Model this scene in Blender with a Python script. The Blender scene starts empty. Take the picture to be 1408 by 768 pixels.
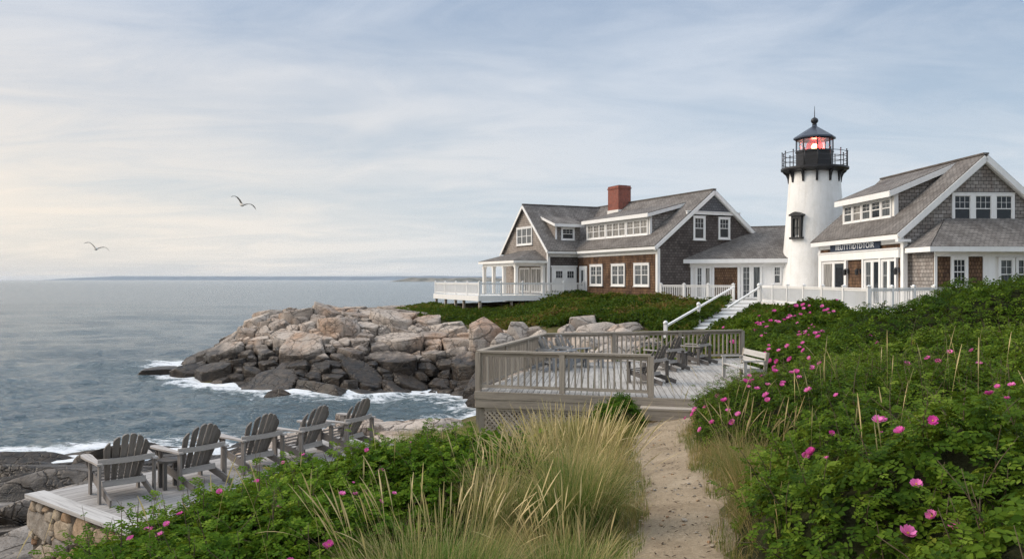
import bpy, math, random
import numpy as np
from mathutils import Vector, Matrix

rnd = random.Random(7)
RNG = np.random.default_rng(11)
R = math.radians
SC = bpy.context.scene
COL = SC.collection

# ------------------------------------------------------------------ camera
F_PX = 1130.0                       # focal length in photograph pixels (1408 wide)
cd = bpy.data.cameras.new('camera')
cd.sensor_width = 36.0
cd.lens = 36.0 * F_PX / 1408.0
cd.clip_start = 0.1
cd.clip_end = 60000.0
cam = bpy.data.objects.new('camera', cd)
COL.objects.link(cam)
cam.location = (0, 0, 0)
cam.rotation_euler = (R(90), 0, 0)
SC.camera = cam

# ------------------------------------------------------------------ world
SUN_EL, SUN_AZ = 33.0, -82.0        # degrees; azimuth from +Y, negative = to the left
W = bpy.data.worlds.new('World')
SC.world = W
W.use_nodes = True
nt = W.node_tree
for n in list(nt.nodes):
    nt.nodes.remove(n)


def wn(t, **kw):
    n = nt.nodes.new(t)
    for k, v in kw.items():
        setattr(n, k, v)
    return n


def wmath(op, a, b=None):
    n = wn('ShaderNodeMath', operation=op)
    for i, v in enumerate((a, b)):
        if v is None:
            continue
        if isinstance(v, (int, float)):
            n.inputs[i].default_value = v
        else:
            nt.links.new(v, n.inputs[i])
    return n.outputs[0]


def wmix(fac, a, b):
    n = wn('ShaderNodeMix', data_type='RGBA')
    for s, v in ((n.inputs[0], fac), (n.inputs[6], a), (n.inputs[7], b)):
        if isinstance(v, (int, float)):
            s.default_value = v
        elif isinstance(v, tuple):
            s.default_value = (*v, 1)
        else:
            nt.links.new(v, s)
    return n.outputs[2]


def wramp(v, stops):
    n = wn('ShaderNodeValToRGB')
    el = n.color_ramp.elements
    while len(el) < len(stops):
        el.new(0.5)
    for e, (p, c) in zip(el, stops):
        e.position = p
        e.color = (*c, 1) if isinstance(c, tuple) else (c, c, c, 1)
    nt.links.new(v, n.inputs[0])
    return n.outputs[0]


sky = wn('ShaderNodeTexSky', sky_type='NISHITA')
sky.sun_disc = False
sky.sun_elevation = R(SUN_EL)
sky.sun_rotation = R(SUN_AZ)
sky.air_density = 1.2
sky.dust_density = 1.5
tc = wn('ShaderNodeTexCoord')
sep = wn('ShaderNodeSeparateXYZ')
nt.links.new(tc.outputs['Generated'], sep.inputs[0])
dx, dy, dz = sep.outputs
up = wmath('MAXIMUM', dz, 0.0)
den = wmath('ADD', up, 0.10)
cx = wmath('DIVIDE', dx, den)
cy = wmath('DIVIDE', dy, den)
comb = wn('ShaderNodeCombineXYZ')
nt.links.new(wmath('MULTIPLY', cx, 0.55), comb.inputs[0])
nt.links.new(cy, comb.inputs[1])
rotv = wn('ShaderNodeVectorRotate', rotation_type='Z_AXIS')
rotv.inputs['Angle'].default_value = R(-14)
nt.links.new(comb.outputs[0], rotv.inputs['Vector'])


def wnoise(scale, detail, rough, dist, off=0.0):
    n = wn('ShaderNodeTexNoise')
    n.inputs['Scale'].default_value = scale
    n.inputs['Detail'].default_value = detail
    n.inputs['Roughness'].default_value = rough
    n.inputs['Distortion'].default_value = dist
    m = wn('ShaderNodeMapping')
    m.inputs['Location'].default_value = (off, off * 0.7, off * 0.3)
    nt.links.new(rotv.outputs[0], m.inputs['Vector'])
    nt.links.new(m.outputs[0], n.inputs['Vector'])
    return n.outputs['Fac']


n1 = wnoise(0.55, 7.0, 0.55, 0.7, 3.1)
n2 = wnoise(1.9, 8.0, 0.60, 1.2, 9.3)
mask = wramp(wmath('ADD', wmath('MULTIPLY', n1, 0.62), wmath('MULTIPLY', n2, 0.38)),
             [(0.40, 0.0), (0.50, 0.5), (0.60, 1.0)])
# colours of the thin overcast, times ten because the background strength is 0.1
K = 9.2
tint = lambda r, g, b: (r * K, g * K, b * K)
elev = wramp(up, [(0.0, (0.0, 0, 0)), (0.45, (1, 1, 1))])
left = wmath('MULTIPLY', wramp(wmath('ADD', wmath('MULTIPLY', dx, -0.5), 0.5), [(0.42, 0.0), (0.80, 1.0)]), 1.0)
low_cloud = wmix(left, tint(0.500, 0.540, 0.575), tint(0.720, 0.635, 0.530))
high_cloud = wmix(left, tint(0.415, 0.468, 0.550), tint(0.455, 0.492, 0.55))
low_gap = wmix(left, tint(0.385, 0.465, 0.545), tint(0.560, 0.535, 0.505))
high_gap = wmix(left, tint(0.255, 0.325, 0.432), tint(0.28, 0.340, 0.435))
elev_s = wramp(up, [(0.0, 0.0), (0.08, 0.08), (0.17, 0.40), (0.31, 1.0)])
cloud = wmix(elev_s, low_cloud, high_cloud)
gap = wmix(elev_s, low_gap, high_gap)
gap2 = wmix(0.12, gap, sky.outputs[0])
lit = wmix(mask, gap2, cloud)
# an overcast sky is brightest overhead
zen = wramp(up, [(0.36, (1.0, 1.0, 1.0)), (0.62, (1.9, 1.85, 1.75)), (1.0, (2.5, 2.4, 2.25))])
mul = wn('ShaderNodeMix', data_type='RGBA', blend_type='MULTIPLY')
mul.inputs[0].default_value = 1.0
nt.links.new(lit, mul.inputs[6])
nt.links.new(zen, mul.inputs[7])
final = mul.outputs[2]
bg = wn('ShaderNodeBackground')
bg.inputs['Strength'].default_value = 0.10
nt.links.new(final, bg.inputs['Color'])
wo = wn('ShaderNodeOutputWorld')
nt.links.new(bg.outputs[0], wo.inputs['Surface'])

# ------------------------------------------------------------------ sun
sl = bpy.data.lights.new('sun', 'SUN')
sl.energy = 2.0
sl.angle = R(35)
sl.color = (1.0, 0.87, 0.72)
so = bpy.data.objects.new('sun', sl)
COL.objects.link(so)
sdir = Vector((math.sin(R(SUN_AZ)) * math.cos(R(SUN_EL)), math.cos(R(SUN_AZ)) * math.cos(R(SUN_EL)), math.sin(R(SUN_EL))))
so.rotation_euler = sdir.to_track_quat('Z', 'Y').to_euler()
so.location = (-30, 10, 40)

vs = SC.view_settings
vs.view_transform = 'Standard'
vs.look = 'None'
vs.gamma = 1.0
vs.use_curve_mapping = False
vs.exposure = 0.62
SC.render.film_transparent = False
SC.cycles.use_denoising = True
SC.cycles.denoising_prefilter = 'FAST'
SC.cycles.sample_clamp_direct = 8.0
SC.cycles.max_bounces = 6
SC.cycles.diffuse_bounces = 3
SC.cycles.glossy_bounces = 3
SC.cycles.transmission_bounces = 4
SC.cycles.transparent_max_bounces = 8
SC.cycles.sample_clamp_indirect = 6.0


# ------------------------------------------------------------------ material helpers
class NT:
    def __init__(self, name):
        self.m = bpy.data.materials.new(name)
        self.m.use_nodes = True
        self.t = self.m.node_tree
        for n in list(self.t.nodes):
            self.t.nodes.remove(n)
        self.out = self.t.nodes.new('ShaderNodeOutputMaterial')

    def n(self, t, ins=None, **kw):
        n = self.t.nodes.new(t)
        for k, v in kw.items():
            setattr(n, k, v)
        for k, v in (ins or {}).items():
            s = n.inputs[k]
            self.set(s, v)
        return n

    def set(self, s, v):
        if isinstance(v, bpy.types.NodeSocket):
            self.t.links.new(v, s)
        elif isinstance(v, tuple) and len(v) == 3 and s.type == 'RGBA':
            s.default_value = (*v, 1)
        else:
            s.default_value = v

    def math(self, op, a, b=0.0, c=None, clamp=False):
        n = self.n('ShaderNodeMath', {0: a, 1: b}, operation=op)
        if c is not None:
            self.set(n.inputs[2], c)
        n.use_clamp = clamp
        return n.outputs[0]

    def mix(self, f, a, b, blend='MIX'):
        n = self.n('ShaderNodeMix', data_type='RGBA', blend_type=blend)
        self.set(n.inputs[0], f)
        self.set(n.inputs[6], a)
        self.set(n.inputs[7], b)
        return n.outputs[2]

    def ramp(self, v, stops, interp='LINEAR'):
        n = self.n('ShaderNodeValToRGB', {0: v})
        n.color_ramp.interpolation = interp
        el = n.color_ramp.elements
        while len(el) < len(stops):
            el.new(0.5)
        for e, (p, c) in zip(el, stops):
            e.position = p
            e.color = (*c, 1) if isinstance(c, tuple) else (c, c, c, 1)
        return n.outputs[0]

    def noise(self, vec, scale, detail=4.0, rough=0.55, dist=0.0):
        n = self.n('ShaderNodeTexNoise', {'Scale': scale, 'Detail': detail, 'Roughness': rough, 'Distortion': dist})
        if vec is not None:
            self.set(n.inputs['Vector'], vec)
        return n.outputs['Fac']

    def coords(self, which='Object'):
        return self.n('ShaderNodeTexCoord').outputs[which]

    def pos(self):
        return self.n('ShaderNodeNewGeometry').outputs['Position']

    def mapping(self, vec, scale=(1, 1, 1), rot=(0, 0, 0), loc=(0, 0, 0)):
        n = self.n('ShaderNodeMapping', {'Vector': vec, 'Scale': scale, 'Rotation': rot, 'Location': loc})
        return n.outputs[0]

    def attr(self, name):
        return self.n('ShaderNodeAttribute', attribute_name=name).outputs['Fac']

    def bump(self, h, strength=0.5, dist=0.02, normal=None):
        n = self.n('ShaderNodeBump', {'Height': h, 'Strength': strength, 'Distance': dist})
        if normal is not None:
            self.set(n.inputs['Normal'], normal)
        return n.outputs[0]

    def principled(self, color, rough=0.8, normal=None, spec=0.3, metal=0.0, **ins):
        p = self.n('ShaderNodeBsdfPrincipled', {'Base Color': color, 'Roughness': rough, 'Metallic': metal,
                                                'Specular IOR Level': spec})
        for k, v in ins.items():
            self.set(p.inputs[k.replace('_', ' ')], v)
        if normal is not None:
            self.set(p.inputs['Normal'], normal)
        return p.outputs[0]

    def finish(self, shader):
        self.t.links.new(shader, self.out.inputs['Surface'])
        return self.m


def m_shingle(name, ca, cb, dark, course=0.16, width=0.17, grime=None):
    t = NT(name)
    uv = t.coords('UV')
    wob = t.noise(uv, 3.0, 3.0)
    v2 = t.n('ShaderNodeVectorMath', {0: uv, 1: t.n('ShaderNodeCombineXYZ', {1: t.math('MULTIPLY', t.math('SUBTRACT', wob, 0.5), course * 0.25)}).outputs[0]}, operation='ADD').outputs[0]
    b = t.n('ShaderNodeTexBrick', {'Vector': v2, 'Color1': (0, 0, 0), 'Color2': (1, 1, 1), 'Mortar': (0.5, 0.5, 0.5), 'Scale': 1.0,
                                   'Mortar Size': course * 0.07, 'Mortar Smooth': 0.2, 'Bias': 0.0, 'Brick Width': width, 'Row Height': course})
    b.offset = 0.5
    b.offset_frequency = 2
    b.squash = 1.0
    rv = b.outputs['Color']
    mort = b.outputs['Fac']
    big = t.noise(uv, 0.45, 5.0, 0.6)
    fine = t.noise(t.mapping(uv, (30, 6, 1)), 1.0, 4.0)
    f = t.math('ADD', t.math('MULTIPLY', rv, 0.62), t.math('MULTIPLY', t.math('SUBTRACT', big, 0.42), 1.5), clamp=True)
    col = t.mix(f, ca, cb)
    col = t.mix(t.math('MULTIPLY', fine, 0.5), col, t.mix(1.0, col, (0.45, 0.42, 0.40), 'MULTIPLY'))
    if grime is not None:
        g = t.ramp(t.noise(t.mapping(uv, (1.3, 0.35, 1)), 1.2, 6.0, 0.65), [(0.48, 0.0), (0.68, 1.0)])
        col = t.mix(t.math('MULTIPLY', g, 0.7), col, grime)
    col = t.mix(mort, col, dark)
    sepv = t.n('ShaderNodeSeparateXYZ', {0: v2}).outputs[1]
    saw = t.math('FRACT', t.math('DIVIDE', sepv, course))
    h = t.math('SUBTRACT', t.math('ADD', t.math('MULTIPLY', t.math('SUBTRACT', 1.0, saw), 0.8), t.math('MULTIPLY', fine, 0.25)), t.math('MULTIPLY', mort, 0.7))
    return t.finish(t.principled(col, 0.9, t.bump(h, 0.85, 0.025), 0.15))


def m_plain(name, col, rough=0.6, var=0.12, scale=3.0, spec=0.3, bump=0.15, metal=0.0, bdist=0.01):
    t = NT(name)
    p = t.coords('Object')
    n = t.noise(p, scale, 6.0, 0.6)
    n2 = t.noise(p, scale * 9, 4.0, 0.6)
    f = t.math('ADD', t.math('MULTIPLY', n, 0.7), t.math('MULTIPLY', n2, 0.3))
    lo = tuple(c * (1 - var * 1.6) for c in col)
    hi = tuple(min(1, c * (1 + var)) for c in col)
    c = t.ramp(f, [(0.30, lo), (0.66, hi)])
    return t.finish(t.principled(c, rough, t.bump(n2, bump, bdist) if bump else None, spec, metal))


def m_paint(name, col=(0.78, 0.77, 0.75)):
    t = NT(name)
    p = t.coords('Object')
    n = t.noise(p, 1.1, 6.0, 0.65)
    streak = t.noise(t.mapping(p, (5, 5, 0.5)), 1.0, 5.0, 0.6)
    c = t.mix(t.ramp(streak, [(0.45, 0.0), (0.75, 0.55)]), col, tuple(v * 0.80 for v in col))
    c = t.mix(t.ramp(n, [(0.5, 0.0), (0.8, 0.4)]), c, (col[0] * 0.88, col[1] * 0.85, col[2] * 0.79))
    return t.finish(t.principled(c, 0.55, t.bump(t.noise(p, 25, 3.0), 0.12, 0.006), 0.3))


def m_wood(name, ca, cb, rough=0.8, scale=1.0, dark=(0.06, 0.05, 0.045)):
    """weathered timber; the face attribute 'tint' varies it board by board; grain runs along UV u"""
    t = NT(name)
    uv = t.coords('UV')
    ti = t.attr('tint')
    off = t.n('ShaderNodeCombineXYZ', {0: t.math('MULTIPLY', ti, 37.0), 1: t.math('MULTIPLY', ti, 91.0)}).outputs[0]
    v = t.n('ShaderNodeVectorMath', {0: uv, 1: off}, operation='ADD').outputs[0]
    grain = t.noise(t.mapping(v, (1.2 * scale, 26 * scale, 1)), 1.0, 6.0, 0.65, 0.4)
    blot = t.noise(t.mapping(v, (1.6, 5.0, 1)), 0.7, 5.0, 0.6)
    f = t.math('ADD', t.math('MULTIPLY', ti, 0.55), t.math('MULTIPLY', t.math('SUBTRACT', blot, 0.28), 0.9), clamp=True)
    col = t.mix(f, ca, cb)
    g = t.ramp(grain, [(0.30, 1.0), (0.52, 0.0)])
    col = t.mix(t.math('MULTIPLY', g, 0.55), col, dark)
    return t.finish(t.principled(col, rough, t.bump(grain, 0.5, 0.006), 0.25))


def m_glass(name, base, base2=None, stripes=0.0, rough=0.06):
    t = NT(name)
    uv = t.coords('UV')
    c = base
    if base2 is not None:
        w = t.noise(t.mapping(uv, (11.0, 0.6, 1)), 1.0, 3.0)
        c = t.mix(t.ramp(w, [(0.36, 0.0), (0.62, 1.0)]), base, base2)
    b = t.bump(t.noise(t.coords('Object'), 1.3, 2.0), 0.12, 0.02)
    return t.finish(t.principled(c, rough, b, 0.32))


def m_leaf(name, stops, trans=0.30, rough=0.5, spec=0.28):
    t = NT(name)
    ti = t.attr('tint')
    n = t.noise(t.pos(), 1.1, 4.0, 0.6)
    f = t.math('ADD', t.math('MULTIPLY', ti, 0.74), t.math('MULTIPLY', t.math('SUBTRACT', n, 0.30), 0.62), clamp=True)
    c = t.ramp(f, stops)
    p = t.principled(c, rough, None, spec)
    tr = t.n('ShaderNodeBsdfTranslucent', {'Color': t.mix(0.5, c, (0.16, 0.20, 0.02))}).outputs[0]
    mx = t.n('ShaderNodeMixShader', {0: trans, 1: p, 2: tr}).outputs[0]
    return t.finish(mx)


def m_rock(name, ca, cb, warm, wet_z=None, crack_scale=0.75, lichen=(0.30, 0.28, 0.22)):
    t = NT(name)
    p = t.pos()
    ti = t.attr('tint')
    big = t.noise(p, 0.35, 5.0, 0.6)
    med = t.noise(p, 2.2, 7.0, 0.65)
    fine = t.noise(p, 22.0, 5.0, 0.7)
    f = t.math('ADD', t.math('MULTIPLY', ti, 0.75), t.math('MULTIPLY', t.math('SUBTRACT', med, 0.36), 1.1), clamp=True)
    col = t.mix(f, ca, cb)
    col = t.mix(t.ramp(big, [(0.50, 0.0), (0.68, 0.75)]), col, warm)
    col = t.mix(t.ramp(fine, [(0.36, 0.7), (0.52, 0.0)]), col, t.mix(1.0, col, (0.42, 0.38, 0.35), 'MULTIPLY'))
    streak = t.noise(t.mapping(p, (2.6, 2.6, 0.5)), 1.0, 6.0, 0.7)
    col = t.mix(t.ramp(streak, [(0.52, 0.0), (0.70, 0.7)]), col, (0.10, 0.085, 0.07))
    col = t.mix(t.ramp(t.noise(p, 5.0, 4.0, 0.7, 0.5), [(0.62, 0.0), (0.70, 0.55)]), col, lichen)
    wp = t.n('ShaderNodeVectorMath', {0: p, 1: t.n('ShaderNodeTexNoise', {'Vector': p, 'Scale': 0.9, 'Detail': 4.0}).outputs['Color']}, operation='ADD').outputs[0]
    vo = t.n('ShaderNodeTexVoronoi', {'Vector': t.mapping(wp, (1, 1, 1.5)), 'Scale': crack_scale}, feature='DISTANCE_TO_EDGE').outputs['Distance']
    vo2 = t.n('ShaderNodeTexVoronoi', {'Vector': t.mapping(wp, (1.0, 0.6, 1.9), (0.3, 0.2, 0.7)), 'Scale': crack_scale * 2.1}, feature='DISTANCE_TO_EDGE').outputs['Distance']
    crack = t.math('MAXIMUM', t.ramp(vo, [(0.0, 1.0), (0.030, 0.0)]), t.math('MULTIPLY', t.ramp(vo2, [(0.0, 1.0), (0.035, 0.0)]), t.ramp(t.noise(p, 0.7, 3.0), [(0.46, 0.0), (0.56, 1.0)])))
    col = t.mix(t.math('MULTIPLY', crack, 0.72), col, (0.06, 0.05, 0.042))
    rough = 0.85
    if wet_z is not None:
        z = t.n('ShaderNodeSeparateXYZ', {0: p}).outputs[2]
        zz = t.math('ADD', z, t.math('MULTIPLY', t.math('SUBTRACT', t.noise(p, 0.5, 5.0, 0.65), 0.5), 2.6))
        wet = t.ramp(t.math('MULTIPLY_ADD', zz, -0.55, wet_z * 0.55 + 0.5, clamp=True), [(0.22, 0.0), (0.62, 1.0)])
        dk = t.ramp(med, [(0.35, (0.010, 0.0095, 0.0095)), (0.66, (0.055, 0.039, 0.026))])
        col = t.mix(wet, col, dk)
        rough = t.math('SUBTRACT', 0.85, t.math('MULTIPLY', wet, 0.45))
    strata = t.noise(t.mapping(p, (0.5, 0.5, 8.0), (R(9), R(-6), 0)), 1.0, 5.0, 0.6)
    h = t.math('ADD', t.math('MULTIPLY', med, 0.7), t.math('ADD', t.math('MULTIPLY', fine, 0.18), t.math('MULTIPLY', strata, 0.45)))
    h = t.math('SUBTRACT', h, t.math('MULTIPLY', crack, 0.5))
    return t.finish(t.principled(col, rough, t.bump(h, 0.9, 0.12), 0.25))


def m_brick(name):
    t = NT(name)
    uv = t.coords('UV')
    b = t.n('ShaderNodeTexBrick', {'Vector': uv, 'Color1': (0.30, 0.075, 0.045), 'Color2': (0.20, 0.05, 0.032), 'Mortar': (0.26, 0.20, 0.17), 'Scale': 1.0,
                                   'Mortar Size': 0.008, 'Brick Width': 0.22, 'Row Height': 0.075, 'Bias': 0.0})
    n = t.noise(uv, 2.0, 5.0)
    c = t.mix(t.ramp(n, [(0.45, 0.0), (0.75, 0.5)]), b.outputs['Color'], (0.12, 0.05, 0.04))
    return t.finish(t.principled(c, 0.9, t.bump(b.outputs['Fac'], -0.4, 0.01), 0.2))


def m_emit(name, col, strength):
    t = NT(name)
    e = t.n('ShaderNodeEmission', {'Color': col, 'Strength': strength}).outputs[0]
    return t.finish(e)


M = {}
M['shingle_weathered'] = m_shingle('shingle weathered grey', (0.27, 0.235, 0.205), (0.47, 0.415, 0.365), (0.07, 0.06, 0.055), 0.17, 0.18)
M['shingle_brown'] = m_shingle('shingle brown cedar', (0.056, 0.034, 0.024), (0.205, 0.122, 0.076), (0.022, 0.014, 0.010), 0.19, 0.15, (0.30, 0.18, 0.10))
M['shingle_dark'] = m_shingle('shingle dark slate brown', (0.074, 0.063, 0.059), (0.170, 0.147, 0.137), (0.02, 0.017, 0.016), 0.19, 0.26)
M['shingle_blue'] = m_shingle('shingle blue grey', (0.11, 0.115, 0.125), (0.19, 0.19, 0.20), (0.04, 0.04, 0.045), 0.19, 0.22)
M['shingle_grey'] = m_shingle('shingle grey cedar', (0.21, 0.193, 0.178), (0.44, 0.407, 0.378), (0.050, 0.043, 0.038), 0.19, 0.28, (0.15, 0.105, 0.08))
M['roof'] = m_shingle('roof shingles', (0.140, 0.127, 0.117), (0.310, 0.286, 0.264), (0.055, 0.050, 0.046), 0.17, 0.24, (0.10, 0.085, 0.075))
M['paint'] = m_paint('white paint')
M['paint_warm'] = m_paint('warm white paint', (0.76, 0.735, 0.69))


def m_stucco():
    t = NT('white rendered masonry')
    p = t.coords('Object')
    n = t.noise(p, 0.8, 6.0, 0.65)
    lump = t.noise(p, 5.5, 5.0, 0.6)
    grit = t.noise(p, 28.0, 3.0, 0.6)
    streak = t.noise(t.mapping(p, (3.2, 3.2, 0.16)), 1.0, 6.0, 0.65)
    z = t.n('ShaderNodeSeparateXYZ', {0: p}).outputs[2]
    c = t.ramp(n, [(0.32, (0.72, 0.705, 0.67)), (0.62, (0.82, 0.81, 0.785))])
    c = t.mix(t.math('MULTIPLY', t.ramp(streak, [(0.50, 0.0), (0.72, 1.0)]), 0.30), c, (0.50, 0.44, 0.36))
    low = t.ramp(t.math('ADD', t.math('MULTIPLY', z, 0.20), t.math('MULTIPLY', n, 0.5)), [(0.22, 1.0), (0.50, 0.0)])
    c = t.mix(t.math('MULTIPLY', low, 0.25), c, (0.46, 0.45, 0.36))
    c = t.mix(t.math('MULTIPLY', t.ramp(lump, [(0.30, 1.0), (0.46, 0.0)]), 0.12), c, (0.55, 0.53, 0.49))
    h = t.math('ADD', t.math('MULTIPLY', lump, 0.8), t.math('MULTIPLY', grit, 0.3))
    return t.finish(t.principled(c, 0.88, t.bump(h, 0.8, 0.035), 0.15))


M['stucco'] = m_stucco()
M['black'] = m_plain('black painted iron', (0.018, 0.018, 0.02), 0.45, 0.25, 2.0, 0.4, 0.1)
M['lantern_roof'] = m_plain('lantern roof metal', (0.055, 0.065, 0.085), 0.38, 0.25, 2.0, 0.5, 0.1, 0.5)
M['glass'] = m_glass('dark window glass', (0.022, 0.027, 0.032))
M['glass_curtain'] = m_glass('glass with pale curtains', (0.06, 0.062, 0.062), (0.36, 0.34, 0.31))
M['glass_grey'] = m_glass('glass with grey drapes', (0.035, 0.042, 0.046), (0.14, 0.15, 0.155))
M['brick'] = m_brick('red brick')
M['wood_rail'] = m_wood('weathered brown timber', (0.25, 0.21, 0.165), (0.47, 0.41, 0.34))
M['wood_deck'] = m_wood('silver grey decking', (0.30, 0.275, 0.247), (0.46, 0.43, 0.388), 0.75)
M['wood_deck_near'] = m_wood('bleached grey decking', (0.26, 0.24, 0.225), (0.43, 0.405, 0.38), 0.65)
M['wood_pale'] = m_wood('pale sun bleached board', (0.40, 0.38, 0.36), (0.52, 0.50, 0.475), 0.7)
M['wood_chair'] = m_wood('grey brown chair slats', (0.130, 0.116, 0.106), (0.270, 0.245, 0.226), 0.6)
M['wood_arm'] = m_wood('worn pale chair arms', (0.31, 0.28, 0.255), (0.45, 0.415, 0.385), 0.55)
M['wood_dark'] = m_wood('dark grey chair timber', (0.085, 0.077, 0.071), (0.165, 0.151, 0.141), 0.6)
M['wood_blue'] = m_wood('blue grey chair timber', (0.20, 0.205, 0.21), (0.33, 0.335, 0.34), 0.6)
M['wood_white'] = m_wood('flaking whitewashed timber', (0.33, 0.315, 0.29), (0.52, 0.50, 0.47), 0.7, 1.0, (0.2, 0.18, 0.16))
M['sign'] = m_plain('navy sign board', (0.03, 0.045, 0.075), 0.5, 0.2, 3.0, 0.3, 0.05)
M['letter'] = m_plain('white sign lettering', (0.80, 0.82, 0.84), 0.5, 0.04, 3.0, 0.3, 0.0)
M['rock'] = m_rock('coastal granite', (0.23, 0.19, 0.16), (0.53, 0.455, 0.385), (0.40, 0.245, 0.15), -4.95)
M['rock_dry'] = m_rock('pale shore granite', (0.30, 0.255, 0.215), (0.50, 0.43, 0.37), (0.42, 0.30, 0.21), -5.85, 0.95)
M['rock_ledge'] = m_rock('dark layered ledge', (0.20, 0.178, 0.158), (0.40, 0.358, 0.318), (0.30, 0.24, 0.18), -5.45, 0.85)
M['boulder'] = m_rock('slope boulder', (0.30, 0.25, 0.21), (0.50, 0.44, 0.38), (0.38, 0.235, 0.155), None, 0.4)
M['leaf_rose'] = m_leaf('rugosa rose leaf', [(0.0, (0.008, 0.020, 0.002)), (0.34, (0.030, 0.066, 0.005)), (0.66, (0.084, 0.142, 0.011)), (0.92, (0.180, 0.245, 0.030)), (1.0, (0.30, 0.20, 0.04))], 0.30, 0.6, 0.06)
M['leaf_bright'] = m_leaf('fresh green rose leaf', [(0.0, (0.009, 0.024, 0.002)), (0.34, (0.034, 0.086, 0.005)), (0.66, (0.094, 0.172, 0.011)), (0.93, (0.195, 0.280, 0.028)), (1.0, (0.32, 0.24, 0.05))], 0.32, 0.6, 0.06)
M['leaf_hedge'] = m_leaf('hedge leaf', [(0.0, (0.007, 0.020, 0.002)), (0.38, (0.026, 0.062, 0.004)), (0.72, (0.075, 0.132, 0.009)), (1.0, (0.155, 0.215, 0.022))], 0.28, 0.6, 0.06)
M['leaf_slope'] = m_leaf('slope ground cover', [(0.0, (0.012, 0.028, 0.003)), (0.42, (0.036, 0.072, 0.007)), (0.66, (0.078, 0.118, 0.012)), (0.82, (0.140, 0.108, 0.028)), (1.0, (0.18, 0.085, 0.034))], 0.28, 0.6, 0.05)
M['inner_dark'] = m_plain('dark bush core', (0.024, 0.026, 0.010), 0.95, 0.5, 4.0, 0.1, 0.6, 0.0, 0.05)  # near black: shade among inner stems and leaves put into the colour
M['petal'] = None
M['grass'] = m_leaf('dune grass blades', [(0.0, (0.026, 0.080, 0.010)), (0.36, (0.115, 0.20, 0.042)), (0.57, (0.42, 0.35, 0.145)), (1.0, (0.78, 0.58, 0.34))], 0.3, 0.65, 0.06)
M['grass_red'] = m_leaf('dry margin grass', [(0.0, (0.050, 0.095, 0.016)), (0.33, (0.15, 0.18, 0.045)), (0.58, (0.34, 0.25, 0.11)), (1.0, (0.58, 0.41, 0.23))], 0.3, 0.65, 0.06)


def m_petal():
    t = NT('magenta petals')
    ti = t.attr('tint')
    n = t.noise(t.coords('Object'), 40, 3.0)
    oi = t.n('ShaderNodeObjectInfo').outputs['Random']
    c = t.mix(oi, (0.55, 0.022, 0.27), (0.80, 0.24, 0.52))
    c = t.mix(t.math('MULTIPLY', n, 0.35), c, (0.82, 0.25, 0.55))
    p = t.principled(c, 0.6, None, 0.2)
    tr = t.n('ShaderNodeBsdfTranslucent', {'Color': c}).outputs[0]
    return t.finish(t.n('ShaderNodeMixShader', {0: 0.25, 1: p, 2: tr}).outputs[0])


M['petal'] = m_petal()
M['stamen'] = m_plain('yellow stamens', (0.60, 0.38, 0.05), 0.7, 0.2, 30, 0.2, 0.0)
M['bud'] = m_plain('faded bud', (0.36, 0.12, 0.10), 0.7, 0.3, 30, 0.2, 0.0)
M['cane'] = m_plain('rose canes', (0.10, 0.075, 0.045), 0.8, 0.3, 20, 0.2, 0.0)
# ------------------------------------------------------------------ object helpers
def tag(o, label=None, cat=None, group=None, kind=None):
    if label:
        o['label'] = label
    if cat:
        o['category'] = cat
    if group:
        o['group'] = group
    if kind:
        o['kind'] = kind
    return o


def empty(name, loc=(0, 0, 0), rz=0.0, label=None, cat=None, group=None, kind=None):
    o = bpy.data.objects.new(name, None)
    COL.objects.link(o)
    o.location = loc
    o.rotation_euler = (0, 0, rz)
    o.empty_display_size = 0.2
    return tag(o, label, cat, group, kind)


def copy_tree(o, parent=None):
    c = o.copy()
    COL.objects.link(c)
    if parent is not None:
        c.parent = parent
    for ch in list(o.children):
        copy_tree(ch, c)
    return c


def link_mesh(name, me, mat, parent=None):
    o = bpy.data.objects.new(name, me)
    COL.objects.link(o)
    if parent is not None:
        o.parent = parent
    if mat is not None:
        for m in (mat if isinstance(mat, (list, tuple)) else [mat]):
            me.materials.append(m)
    return o


def np_mesh(name, V, Fq, mat, parent=None, tint=None, smooth=False, extra=None, matidx=None):
    """V (n,3); Fq (m,k) faces of one size; tint per vertex"""
    V = np.ascontiguousarray(V, dtype=np.float32)
    Fq = np.ascontiguousarray(Fq, dtype=np.int32)
    me = bpy.data.meshes.new(name)
    me.vertices.add(len(V))
    me.vertices.foreach_set('co', V.ravel())
    m, k = Fq.shape
    me.loops.add(m * k)
    me.loops.foreach_set('vertex_index', Fq.ravel())
    me.polygons.add(m)
    me.polygons.foreach_set('loop_start', np.arange(0, m * k, k, dtype=np.int32))
    if smooth:
        me.polygons.foreach_set('use_smooth', np.ones(m, dtype=bool))
    if matidx is not None:
        me.polygons.foreach_set('material_index', np.ascontiguousarray(matidx, dtype=np.int32))
    if tint is not None:
        a = me.attributes.new('tint', 'FLOAT', 'POINT')
        a.data.foreach_set('value', np.ascontiguousarray(tint, dtype=np.float32))
    for kk, vv in (extra or {}).items():
        a = me.attributes.new(kk, 'FLOAT', 'POINT')
        a.data.foreach_set('value', np.ascontiguousarray(vv, dtype=np.float32))
    me.update(calc_edges=True)
    return link_mesh(name, me, mat, parent)


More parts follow.
